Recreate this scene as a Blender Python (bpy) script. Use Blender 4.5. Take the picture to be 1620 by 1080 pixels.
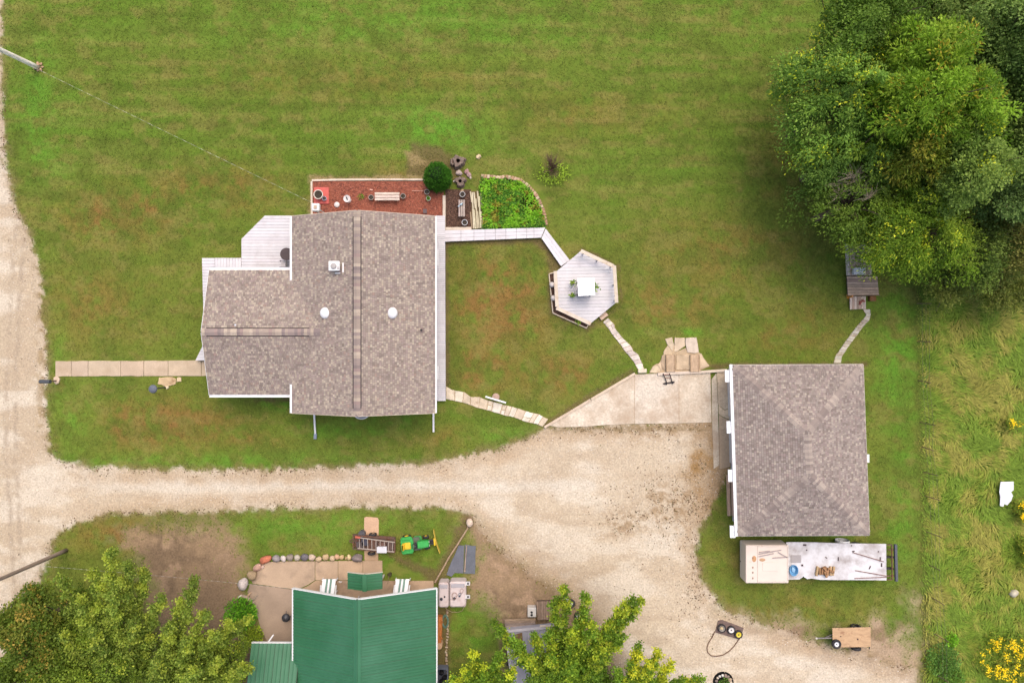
import bpy, bmesh, math, random
import numpy as np
from mathutils import Vector, Matrix

# ------------------------------------------------------------------ camera, sky, sun, exposure
for o in list(bpy.data.objects): bpy.data.objects.remove(o)
SC = bpy.context.scene
COL = SC.collection
H = 48.6            # drone height, metres
S = 0.045           # metres on the ground per photograph pixel seen from that height
cam_d = bpy.data.cameras.new('camera'); cam = bpy.data.objects.new('camera', cam_d); COL.objects.link(cam)
cam.location = (0, 0, H); cam.rotation_euler = (0, 0, 0)
cam_d.lens = 24; cam_d.sensor_width = 36; cam_d.clip_start = 0.5; cam_d.clip_end = 3000
SC.camera = cam
W = bpy.data.worlds.new('World'); SC.world = W; W.use_nodes = True
nt = W.node_tree; nt.nodes.clear()
SUN_EL, SUN_ROT = math.radians(62), math.radians(20)
sky = nt.nodes.new('ShaderNodeTexSky'); sky.sky_type = 'NISHITA'; sky.sun_disc = False
sky.sun_elevation = SUN_EL; sky.sun_rotation = SUN_ROT
sky.air_density = 1.0; sky.dust_density = 6.0; sky.ozone_density = 0.6; sky.altitude = 200
bg = nt.nodes.new('ShaderNodeBackground'); bg.inputs[1].default_value = 0.15
wo = nt.nodes.new('ShaderNodeOutputWorld')
nt.links.new(sky.outputs[0], bg.inputs[0]); nt.links.new(bg.outputs[0], wo.inputs[0])
sun_d = bpy.data.lights.new('sun', 'SUN'); sun = bpy.data.objects.new('sun', sun_d); COL.objects.link(sun)
sun_d.energy = 0.8; sun_d.angle = math.radians(80); sun_d.color = (1.0, 0.95, 0.88)
sdir = Vector((math.sin(SUN_ROT)*math.cos(SUN_EL), math.cos(SUN_ROT)*math.cos(SUN_EL), math.sin(SUN_EL)))
sun.rotation_euler = sdir.to_track_quat('Z', 'Y').to_euler(); sun.location = (0, 0, 60)
SC.view_settings.view_transform = 'Standard'; SC.view_settings.look = 'None'
SC.view_settings.gamma = 1; SC.view_settings.use_curve_mapping = False
SC.view_settings.exposure = 0.83

# ------------------------------------------------------------------ helpers
R = random.Random(7)
def at(px, py, z=0.0):
    k = S*(H-z)/H
    return Vector(((px-810)*k, (540-py)*k, z))
def lin(c):
    c = c/255.0
    return c/12.92 if c <= .04045 else ((c+.055)/1.055)**2.4
ALB = 1/1.6
def C(r, g, b): return (lin(r)*ALB, lin(g)*ALB, lin(b)*ALB)
def jit(c, a, rr=None):
    rr = rr or R
    k = 1+rr.uniform(-a, a)
    return tuple(max(.004, x*k*(1+rr.uniform(-a, a)*.25)) for x in c)
MATS = {}
def mat(name, color=(1, 1, 1), rough=.8, ns=6.0, na=.15, metal=0.0, bump=0.0, bs=30.0, stretch=(1, 1, 1), spec=.3,
        stain=None, stain_s=1.0, stain_t=.55, stain_w=.12, fine=0.0, fs=40.0, trans=0.0, world=True):
    m = bpy.data.materials.new(name); m.use_nodes = True
    n = m.node_tree.nodes; l = m.node_tree.links
    p = n['Principled BSDF']
    p.inputs['Roughness'].default_value = rough; p.inputs['Metallic'].default_value = metal
    p.inputs['Specular IOR Level'].default_value = spec
    at_ = n.new('ShaderNodeAttribute'); at_.attribute_name = 'tint'
    if world:
        g = n.new('ShaderNodeNewGeometry'); src = g.outputs['Position']
    else:
        g = n.new('ShaderNodeTexCoord'); src = g.outputs['Object']
    mp = n.new('ShaderNodeMapping'); mp.inputs['Scale'].default_value = stretch
    l.new(src, mp.inputs['Vector'])
    no = n.new('ShaderNodeTexNoise'); no.inputs['Scale'].default_value = ns; no.inputs['Detail'].default_value = 5
    l.new(mp.outputs[0], no.inputs['Vector'])
    mr = n.new('ShaderNodeMapRange'); mr.inputs['From Min'].default_value = .3; mr.inputs['From Max'].default_value = .7
    mr.inputs['To Min'].default_value = 1-na; mr.inputs['To Max'].default_value = 1+na
    l.new(no.outputs['Fac'], mr.inputs['Value'])
    v1 = n.new('ShaderNodeVectorMath'); v1.operation = 'MULTIPLY'; v1.inputs[1].default_value = color
    l.new(at_.outputs['Color'], v1.inputs[0])
    v2 = n.new('ShaderNodeVectorMath'); v2.operation = 'SCALE'
    l.new(v1.outputs[0], v2.inputs[0]); l.new(mr.outputs[0], v2.inputs['Scale'])
    out = v2.outputs[0]
    if fine:
        nf = n.new('ShaderNodeTexNoise'); nf.inputs['Scale'].default_value = fs; nf.inputs['Detail'].default_value = 3
        l.new(src, nf.inputs['Vector'])
        mf = n.new('ShaderNodeMapRange'); mf.inputs['From Min'].default_value = .3; mf.inputs['From Max'].default_value = .7
        mf.inputs['To Min'].default_value = 1-fine; mf.inputs['To Max'].default_value = 1+fine
        l.new(nf.outputs['Fac'], mf.inputs['Value'])
        v3 = n.new('ShaderNodeVectorMath'); v3.operation = 'SCALE'
        l.new(out, v3.inputs[0]); l.new(mf.outputs[0], v3.inputs['Scale']); out = v3.outputs[0]
    if stain:
        ns2 = n.new('ShaderNodeTexNoise'); ns2.inputs['Scale'].default_value = stain_s; ns2.inputs['Detail'].default_value = 7
        ns2.inputs['Roughness'].default_value = .65
        l.new(src, ns2.inputs['Vector'])
        ms = n.new('ShaderNodeMapRange'); ms.inputs['From Min'].default_value = stain_t-stain_w; ms.inputs['From Max'].default_value = stain_t+stain_w
        l.new(ns2.outputs['Fac'], ms.inputs['Value'])
        mx = n.new('ShaderNodeMix'); mx.data_type = 'RGBA'
        l.new(ms.outputs[0], mx.inputs['Factor']); l.new(out, mx.inputs['A']); mx.inputs['B'].default_value = (*stain, 1)
        out = mx.outputs['Result']
    l.new(out, p.inputs['Base Color'])
    if bump:
        nb = n.new('ShaderNodeTexNoise'); nb.inputs['Scale'].default_value = bs; nb.inputs['Detail'].default_value = 4
        l.new(mp.outputs[0], nb.inputs['Vector'])
        b = n.new('ShaderNodeBump'); b.inputs['Strength'].default_value = bump; b.inputs['Distance'].default_value = .03
        l.new(nb.outputs['Fac'], b.inputs['Height']); l.new(b.outputs[0], p.inputs['Normal'])
    if trans:
        tr = n.new('ShaderNodeBsdfTranslucent'); ms_ = n.new('ShaderNodeMixShader'); ms_.inputs[0].default_value = trans
        l.new(out, tr.inputs['Color']); l.new(p.outputs[0], ms_.inputs[1]); l.new(tr.outputs[0], ms_.inputs[2])
        l.new(ms_.outputs[0], n['Material Output'].inputs['Surface'])
    MATS[name] = m
    return m

_bm = bmesh.new(); bmesh.ops.create_icosphere(_bm, subdivisions=2, radius=1)
ICO_V = [v.co.copy() for v in _bm.verts]; ICO_F = [[v.index for v in f.verts] for f in _bm.faces]; _bm.free()
_bm = bmesh.new(); bmesh.ops.create_icosphere(_bm, subdivisions=1, radius=1)
ICO1_V = [v.co.copy() for v in _bm.verts]; ICO1_F = [[v.index for v in f.verts] for f in _bm.faces]; _bm.free()

def wloc(o):
    v = Vector((0, 0, 0))
    while o is not None: v += o.location; o = o.parent
    return v
class MB:
    def __init__(s): s.v = []; s.f = []; s.c = []
    def add(s, vs, fs, col=(1, 1, 1)):
        b = len(s.v); s.v += [tuple(v) for v in vs]
        for f in fs: s.f.append([i+b for i in f]); s.c.append(col)
        return s
    def box(s, c, d, rz=0, col=(1, 1, 1), bev=0.0, rot=None):
        x, y, z = d[0]/2, d[1]/2, d[2]/2
        if bev:
            b = min(bev, x*.9, y*.9, z*.9); vs = []
            for sz in (-1, 1):
                for k, (ix, iy) in enumerate(((x-b, y-b), (x, y))):
                    pass
            ring = lambda hx, hy, b_: [(-hx+b_, -hy), (hx-b_, -hy), (hx, -hy+b_), (hx, hy-b_), (hx-b_, hy), (-hx+b_, hy), (-hx, hy-b_), (-hx, -hy+b_)]
            rings = [(ring(x-b, y-b, b*.7), -z), (ring(x, y, b), -z+b), (ring(x, y, b), z-b), (ring(x-b, y-b, b*.7), z)]
            for rg, zz in rings: vs += [(p[0], p[1], zz) for p in rg]
            fs = [list(range(7, -1, -1)), list(range(24, 32))]
            for k in range(3):
                for i in range(8): j = (i+1) % 8; fs.append([k*8+i, k*8+j, k*8+8+j, k*8+8+i])
        else:
            vs = [(-x, -y, -z), (x, -y, -z), (x, y, -z), (-x, y, -z), (-x, -y, z), (x, -y, z), (x, y, z), (-x, y, z)]
            fs = [[3, 2, 1, 0], [4, 5, 6, 7], [0, 1, 5, 4], [1, 2, 6, 5], [2, 3, 7, 6], [3, 0, 4, 7]]
        M = Matrix.Rotation(rz, 3, 'Z') if rot is None else rot
        c = Vector(c)
        return s.add([M @ Vector(v)+c for v in vs], fs, col)
    def beam(s, p, q, w, h, col=(1, 1, 1)):          # box from p to q (bottom centre line), width w, height h
        p = Vector(p); q = Vector(q); d = q-p; L = d.length
        if L < 1e-6: return s
        x = d/L; up = Vector((0, 0, 1))
        y = up.cross(x)
        y = Vector((0, 1, 0)) if y.length < 1e-4 else y.normalized()
        z = x.cross(y)
        vs = []
        for e in (p, q):
            for a, b in ((-1, 0), (1, 0), (1, 1), (-1, 1)): vs.append(e+y*(a*w/2)+z*(b*h))
        return s.add(vs, [[3, 2, 1, 0], [4, 5, 6, 7], [0, 1, 5, 4], [1, 2, 6, 5], [2, 3, 7, 6], [3, 0, 4, 7]], col)
    def prism(s, poly, z0, z1, col=(1, 1, 1), inset=0.0):
        poly = [(p[0], p[1]) for p in poly]
        a = sum(poly[i][0]*poly[(i+1) % len(poly)][1]-poly[(i+1) % len(poly)][0]*poly[i][1] for i in range(len(poly)))
        if a < 0: poly = poly[::-1]
        n = len(poly); cx = sum(p[0] for p in poly)/n; cy = sum(p[1] for p in poly)/n
        top = poly
        if inset:
            top = []
            for p in poly:
                d = math.hypot(p[0]-cx, p[1]-cy); k = max(.2, 1-inset/max(d, 1e-3)); top.append((cx+(p[0]-cx)*k, cy+(p[1]-cy)*k))
        if inset:
            zm = z1-min(inset, (z1-z0)*.6)
            vs = [(*p, z0) for p in poly]+[(*p, zm) for p in poly]+[(*p, z1) for p in top]; k = 2
        else:
            vs = [(*p, z0) for p in poly]+[(*p, z1) for p in poly]; k = 1
        fs = [list(range(n-1, -1, -1)), list(range(k*n, k*n+n))]
        for q in range(k):
            for i in range(n): j = (i+1) % n; fs.append([q*n+i, q*n+j, q*n+n+j, q*n+n+i])
        return s.add(vs, fs, col)
    def poly3(s, pts, t, col=(1, 1, 1)):             # slab from a 3D polygon, thickness t downwards
        n = len(pts); pts = [Vector(p) for p in pts]
        a = sum(pts[i].x*pts[(i+1) % n].y-pts[(i+1) % n].x*pts[i].y for i in range(n))
        if a < 0: pts = pts[::-1]
        vs = pts+[p-Vector((0, 0, t)) for p in pts]
        fs = [list(range(n)), list(range(2*n-1, n-1, -1))]
        for i in range(n): j = (i+1) % n; fs.append([n+i, n+j, j, i])
        return s.add(vs, fs, col)
    def tube(s, pts, r, n=6, col=(1, 1, 1), cap=True):
        pts = [Vector(p) for p in pts]; m = len(pts)
        rs = r if isinstance(r, (list, tuple)) else [r]*m
        vs = []; prev = None
        for i, p in enumerate(pts):
            d = (pts[min(i+1, m-1)]-pts[max(i-1, 0)])
            d = d.normalized() if d.length > 1e-9 else Vector((0, 0, 1))
            if prev is None:
                x = d.cross(Vector((0, 0, 1)))
                if x.length < 1e-3: x = Vector((1, 0, 0))
                x.normalize()
            else:
                x = prev-d*prev.dot(d)
                x = x.normalized() if x.length > 1e-6 else Vector((1, 0, 0))
            prev = x; y = d.cross(x)
            for k in range(n):
                a = 2*math.pi*k/n; vs.append(p+(x*math.cos(a)+y*math.sin(a))*rs[i])
        fs = []
        for i in range(m-1):
            for k in range(n): j = (k+1) % n; fs.append([i*n+k, i*n+j, i*n+n+j, i*n+n+k])
        if cap: fs.append(list(range(n-1, -1, -1))); fs.append(list(range((m-1)*n, m*n)))
        return s.add(vs, fs, col)
    def lathe(s, c, prof, n=16, col=(1, 1, 1), rot=None, sx=1, sy=1, close=True):
        vs = []; M = rot or Matrix.Identity(3); c = Vector(c)
        for (r, z) in prof:
            for k in range(n):
                a = 2*math.pi*k/n; vs.append(M @ Vector((r*math.cos(a)*sx, r*math.sin(a)*sy, z))+c)
        fs = []
        for i in range(len(prof)-1):
            for k in range(n): j = (k+1) % n; fs.append([i*n+k, i*n+j, i*n+n+j, i*n+n+k])
        if close: fs.append(list(range(n-1, -1, -1))); fs.append(list(range((len(prof)-1)*n, len(prof)*n)))
        return s.add(vs, fs, col)
    def blob(s, c, rad, seed=0, amp=.12, rz=0, col=(1, 1, 1), fine=True, flat=None):
        V = ICO_V if fine else ICO1_V; F = ICO_F if fine else ICO1_F
        rr = random.Random(seed); ph = [(rr.uniform(-2, 2), rr.uniform(-2, 2), rr.uniform(-2, 2), rr.uniform(0, 6)) for _ in range(6)]
        M = Matrix.Rotation(rz, 3, 'Z'); c = Vector(c); vs = []
        for v in V:
            k = 1+amp*sum(math.sin(2.2*(a*v.x+b*v.y+d*v.z)+e) for a, b, d, e in ph)/2.4
            p = Vector((v.x*rad[0]*k, v.y*rad[1]*k, v.z*rad[2]*k))
            if flat is not None: p.z = max(p.z, -flat)
            vs.append(M @ p+c)
        return s.add(vs, F, col)
    def build(s, name, m, parent=None, smooth=False, label=None, local=False, kind=None):
        me = bpy.data.meshes.new(name)
        if parent is not None and not local: off = wloc(parent)
        elif parent is None:
            a = np.array(s.v); off = Vector(((a[:, 0].min()+a[:, 0].max())/2, (a[:, 1].min()+a[:, 1].max())/2, a[:, 2].min()))
        else: off = Vector((0, 0, 0))
        me.from_pydata([(v[0]-off.x, v[1]-off.y, v[2]-off.z) for v in s.v], [], s.f)
        t = me.attributes.new('tint', 'FLOAT_COLOR', 'FACE')
        a = np.ones((len(s.f), 4), np.float32); a[:, :3] = np.array(s.c, np.float32); t.data.foreach_set('color', a.ravel())
        me.materials.append(MATS[m] if isinstance(m, str) else m)
        if smooth: me.polygons.foreach_set('use_smooth', [True]*len(me.polygons))
        o = bpy.data.objects.new(name, me); COL.objects.link(o)
        if parent is not None: o.parent = parent
        else: o.location = off
        if label: o['label'] = label
        if kind: o['kind'] = kind
        return o
def thing(name, label, cat, loc=(0, 0, 0), rz=0, group=None):
    o = bpy.data.objects.new(name, None); COL.objects.link(o); o.location = loc; o.rotation_euler = (0, 0, rz)
    o.empty_display_size = .2
    o['label'] = label; o['category'] = cat
    if group: o['group'] = group
    return o
def tag(o, label, cat, group=None):
    o['label'] = label; o['category'] = cat
    if group: o['group'] = group
    return o
def struct(o, label=None):
    o['kind'] = 'structure'
    if label: o['label'] = label
    return o
def inst(src, parent, loc, rz=0.0, sc=None, name=None, rot=None):
    o = src.copy(); COL.objects.link(o); o.parent = parent; o.location = loc
    o.rotation_euler = rot if rot is not None else (0, 0, rz)
    if sc: o.scale = sc
    return o
def npmesh(name, verts, faces_n, idx, tint, m, parent=None, kind=None, off=None, attr='tint'):
    """verts (N,3), faces all of faces_n corners, idx flat; tint per face (F,3)"""
    me = bpy.data.meshes.new(name); nf = len(idx)//faces_n
    v = np.asarray(verts, np.float32).copy()
    if off is not None: v -= np.array(off, np.float32)
    me.vertices.add(len(v)); me.vertices.foreach_set('co', v.ravel())
    me.loops.add(len(idx)); me.loops.foreach_set('vertex_index', np.asarray(idx, np.int32))
    me.polygons.add(nf); me.polygons.foreach_set('loop_start', np.arange(0, nf*faces_n, faces_n, dtype=np.int32))
    me.polygons.foreach_set('loop_total', np.full(nf, faces_n, np.int32))
    t = me.attributes.new(attr, 'FLOAT_COLOR', 'FACE')
    a = np.ones((nf, 4), np.float32); a[:, :3] = tint; t.data.foreach_set('color', a.ravel())
    me.update(calc_edges=True); me.validate()
    me.materials.append(MATS[m])
    o = bpy.data.objects.new(name, me); COL.objects.link(o)
    if parent is not None: o.parent = parent
    if kind: o['kind'] = kind
    return o
def clip_poly(sub, clip):             # Sutherland-Hodgman, clip convex CCW
    out = list(sub)
    for i in range(len(clip)):
        a = clip[i]; b = clip[(i+1) % len(clip)]; inp = out; out = []
        if not inp: return []
        ex, ey = b[0]-a[0], b[1]-a[1]
        d = lambda p: ex*(p[1]-a[1])-ey*(p[0]-a[0])
        for k in range(len(inp)):
            p = inp[k]; q = inp[(k+1) % len(inp)]; dp = d(p); dq = d(q)
            if dp >= 0: out.append(p)
            if dp*dq < 0:
                t = dp/(dp-dq); out.append((p[0]+(q[0]-p[0])*t, p[1]+(q[1]-p[1])*t))
    return out
def ccw(p):
    a = sum(p[i][0]*p[(i+1) % len(p)][1]-p[(i+1) % len(p)][0]*p[i][1] for i in range(len(p)))
    return p if a > 0 else p[::-1]
def PX(pts, z=0): return [tuple(at(x, y, z)[:2]) for x, y in pts]

# numpy noise
_rng = np.random.default_rng(11)
_T = _rng.random((16, 256, 256)).astype(np.float32)
def vnoise(x, y, seed):
    t = _T[seed % 16]; xi = np.floor(x).astype(int); yi = np.floor(y).astype(int)
    fx = x-xi; fy = y-yi; fx = fx*fx*(3-2*fx); fy = fy*fy*(3-2*fy)
    a = t[xi & 255, yi & 255]; b = t[(xi+1) & 255, yi & 255]; c = t[xi & 255, (yi+1) & 255]; d = t[(xi+1) & 255, (yi+1) & 255]
    return (a*(1-fx)+b*fx)*(1-fy)+(c*(1-fx)+d*fx)*fy
def fbm(x, y, sc, seed, octv=4, gain=.55):
    s = 0; amp = 1; tot = 0
    for k in range(octv):
        s = s+amp*vnoise(x*sc+13.7*k+50, y*sc+7.3*k+50, seed+k); tot += amp; amp *= gain; sc *= 2.03
    return s/tot
def sstep(a, b, x):
    t = np.clip((x-a)/(b-a), 0, 1); return t*t*(3-2*t)
def sdf(px, py, poly):                # negative inside
    d = np.full(px.shape, 1e9, np.float32); ins = np.zeros(px.shape, bool); n = len(poly)
    for i in range(n):
        x0, y0 = poly[i]; x1, y1 = poly[(i+1) % n]; ex, ey = x1-x0, y1-y0
        t = np.clip(((px-x0)*ex+(py-y0)*ey)/(ex*ex+ey*ey+1e-9), 0, 1)
        d = np.minimum(d, (px-x0-t*ex)**2+(py-y0-t*ey)**2)
        c = ((y0 > py) != (y1 > py)) & (px < (x1-x0)*(py-y0)/((y1-y0) if y1 != y0 else 1e-9)+x0)
        ins ^= c
    d = np.sqrt(d); return np.where(ins, -d, d)

# ------------------------------------------------------------------ materials
mat('ground_cover', rough=.95, ns=9, na=.10, bump=.5, bs=14, spec=.1, fine=.16, fs=26)
mat('gravel', rough=.9, ns=3, na=.05, bump=.7, bs=16, spec=.15, fine=.20, fs=8)
mat('meadow_soil', rough=.95, ns=5, na=.18, bump=.6, bs=10, spec=.1, fine=.2, fs=20)
mat('grass_blade', (1.78, 1.56, 1.36), rough=.7, ns=2, na=.08, spec=.2, trans=.25)
mat('leaf', (2.35, 2.35, 1.4), rough=.6, ns=1.3, na=.10, spec=.25, trans=.38)
mat('bark', rough=.9, ns=8, na=.25, bump=.6, bs=20, stretch=(1, 1, .3), spec=.1)
mat('shingle', rough=.92, ns=1.2, na=.07, bump=.4, bs=120, spec=.12, fine=.09, fs=60)
mat('roof_felt', C(110, 98, 92), rough=.95, na=.1)
mat('vent_gap_shade', C(52, 46, 46), rough=.9)  # near-black colour for the painted shadow gap beside the ridge caps
mat('white_trim', C(250, 248, 246), rough=.5, na=.03, spec=.4)
mat('siding', C(228, 226, 224), rough=.6, ns=1.5, na=.04, bump=.2, bs=10, stretch=(1, 1, 18), spec=.3)
mat('glass', C(70, 82, 92), rough=.08, na=.05, spec=.8)
mat('door_paint', C(205, 202, 198), rough=.45, na=.03)
mat('deck_board', C(236, 230, 231), rough=.6, ns=2.2, na=.05, spec=.3, stain=C(206, 196, 194), stain_s=.9, stain_t=.68, stain_w=.16, fine=.03)
mat('deck_frame', C(150, 141, 138), rough=.8)
mat('cream_timber', C(236, 218, 196), rough=.75, ns=5, na=.09, spec=.2, stain=C(196, 168, 140), stain_s=2.5, stain_t=.62)
mat('old_wood', (1, 1, 1), rough=.88, ns=4, na=.22, stretch=(.6, 3, 1), bump=.35, bs=18, spec=.15, fine=.12, fs=14)
mat('old_wood_y', (1, 1, 1), rough=.88, ns=4, na=.22, stretch=(3, .6, 1), bump=.35, bs=18, spec=.15, fine=.12, fs=14)
mat('concrete', (1, 1, 1), rough=.9, ns=.9, na=.10, bump=.25, bs=25, spec=.2, stain=C(186, 160, 130), stain_s=.55, stain_t=.62, stain_w=.14, fine=.11, fs=15)
mat('pad_concrete', (1, 1, 1), rough=.9, ns=.5, na=.09, bump=.3, bs=22, spec=.2, stain=C(196, 170, 142), stain_s=.34, stain_t=.56, stain_w=.13, fine=.2, fs=9)
mat('patio_concrete', (1, 1, 1), rough=.85, ns=.6, na=.14, bump=.2, bs=25, spec=.25, stain=C(128, 112, 98), stain_s=.28, stain_t=.60, stain_w=.10, fine=.07, fs=15)
mat('stone', (1, 1, 1), rough=.9, ns=2.5, na=.16, bump=.5, bs=12, spec=.2, stain=C(150, 112, 78), stain_s=1.3, stain_t=.68, stain_w=.08, fine=.1, fs=18)
mat('boulder', (1, 1, 1), rough=.85, ns=3.5, na=.2, bump=.6, bs=9, spec=.25, fine=.14, fs=15)
mat('brick', (1, 1, 1), rough=.9, ns=6, na=.15, bump=.4, bs=30)
mat('red_mulch', C(166, 100, 80), rough=.95, ns=5, na=.22, bump=1.0, bs=16, spec=.1, fine=.34, fs=22, stain=C(108, 66, 58), stain_s=2.2, stain_t=.64, stain_w=.08)
mat('dark_mulch', C(100, 76, 64), rough=.95, ns=5, na=.24, bump=1.0, bs=16, spec=.1, fine=.3, fs=22)
mat('mulch_chip', rough=.95, ns=6, na=.2, spec=.1)
mat('paint', (1, 1, 1), rough=.42, ns=3, na=.05, spec=.45)
mat('satin', (1, 1, 1), rough=.65, ns=5, na=.08, spec=.3)
mat('rubber', C(58, 56, 58), rough=.85, ns=8, na=.2, spec=.25, stain=C(96, 88, 80), stain_s=5, stain_t=.6)
mat('rusty_metal', C(120, 96, 84), rough=.75, ns=7, na=.22, metal=.2, stain=C(138, 84, 56), stain_s=3.5, stain_t=.55)
mat('grey_metal', C(150, 148, 150), rough=.45, ns=5, na=.1, metal=.5)
mat('dark_metal', C(60, 60, 64), rough=.5, ns=6, na=.12, metal=.4)
mat('green_roof', C(52, 116, 76), rough=.48, ns=.5, na=.06, spec=.5, stain=C(74, 132, 98), stain_s=.35, stain_t=.6, stain_w=.2)
mat('trailer_white', C(240, 236, 236), rough=.6, ns=1.2, na=.05, spec=.3, stain=C(182, 170, 164), stain_s=.8, stain_t=.57, stain_w=.12, fine=.04, fs=8)
mat('trailer_cream', C(246, 228, 212), rough=.6, ns=1.2, na=.04, spec=.3, stain=C(205, 160, 120), stain_s=1.1, stain_t=.72, stain_w=.05)
mat('plywood', C(214, 176, 136), rough=.8, ns=2.2, na=.12, stretch=(1, 3, 1), spec=.2, stain=C(160, 116, 88), stain_s=1.6, stain_t=.63, stain_w=.08, fine=.08, fs=20)
mat('tarp', C(112, 114, 122), rough=.7, ns=2, na=.12, bump=.8, bs=2.5, spec=.3, fine=.08, fs=10)
mat('grey_tarp', C(170, 166, 172), rough=.7, ns=1.5, na=.12, bump=.9, bs=3, spec=.3)
mat('soil', C(74, 66, 56), rough=.95, ns=12, na=.3, bump=.8, bs=30)
mat('wire', C(206, 204, 196), rough=.5, ns=9, na=.3, metal=.3)
mat('plastic_tank', C(226, 208, 202), rough=.4, ns=2, na=.05, spec=.4, stain=C(180, 148, 134), stain_s=1.6, stain_t=.64)

# ------------------------------------------------------------------ ground fields (pixel coordinates of the plan)
GRAVEL = [(-110, -260), (1, -260), (3, 150), (8, 250), (24, 320), (50, 380), (66, 440), (73, 560), (72, 640), (77, 712), (98, 729), (140, 738), (250, 742),
          (400, 742), (520, 738), (620, 735), (700, 729), (780, 711), (830, 691), (862, 676), (890, 674), (1128, 664), (1158, 700), (1152, 750), (1128, 800),
          (1104, 835), (1098, 870), (1112, 920), (1140, 962), (1200, 985), (1290, 1015), (1380, 1040), (1450, 1060), (1470, 1300), (1010, 1300), (960, 1010), (900, 950),
          (830, 905), (775, 858), (742, 816), (700, 803), (560, 801), (400, 805), (280, 810), (180, 814), (122, 826), (92, 846), (76, 880), (62, 930), (40, 1300), (-110, 1300)]
DIRT_A = [(738, 812), (775, 840), (850, 895), (925, 945), (980, 1000), (1000, 1160), (800, 1160), (792, 1050), (782, 990), (746, 945), (742, 915), (752, 860)]
DIRT_B = [(190, 838), (240, 822), (320, 826), (372, 850), (384, 890), (384, 930), (415, 1000), (400, 1120), (250, 1100), (240, 960), (215, 900)]
DIRT_C = [(1090, 968), (1190, 975), (1262, 990), (1316, 1012), (1395, 985), (1438, 990), (1442, 948), (1452, 950), (1462, 1160), (1060, 1160)]
MEADOW = [(1456, 455), (1700, 440), (1700, 1200), (1472, 1200), (1462, 900)]
def fields(px, py):
    n1 = fbm(px, py, 1/60, 0, 4); n2 = fbm(px, py, 1/22, 3, 4); n3 = fbm(px, py, 1/9, 6, 3); n4 = fbm(px, py, 1/4, 9, 2)
    st = fbm(px/9, py, 1/10, 2, 4); st2 = fbm(px/14, py, 1/26, 5, 3)
    out = {}
    dg = sdf(px, py, GRAVEL)
    out['g'] = sstep(4, -4, dg+(n2-.5)*12+(n3-.5)*13)
    out['gs'] = dg+(n2-.5)*12
    da = np.minimum(np.minimum(sdf(px, py, DIRT_A), sdf(px, py, DIRT_B)), sdf(px, py, DIRT_C))
    out['ds'] = da+(n2-.5)*22
    out['d'] = sstep(26, -26, da+(n1-.5)*40+(n2-.5)*50+(n3-.5)*26)
    dm = sdf(px, py, MEADOW); out['ms'] = dm+(n2-.5)*8
    out['m'] = sstep(7, -7, dm+(n2-.5)*16)
    out['n'] = (n1, n2, n3, n4, st, st2)
    return out
def gauss(px, py, cx, cy, rx, ry): return np.exp(-((px-cx)/rx)**2-((py-cy)/ry)**2)
def arr(c): return np.array(c, np.float32)
def mixc(a, b, t): return a*(1-t[..., None])+b*t[..., None]
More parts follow.
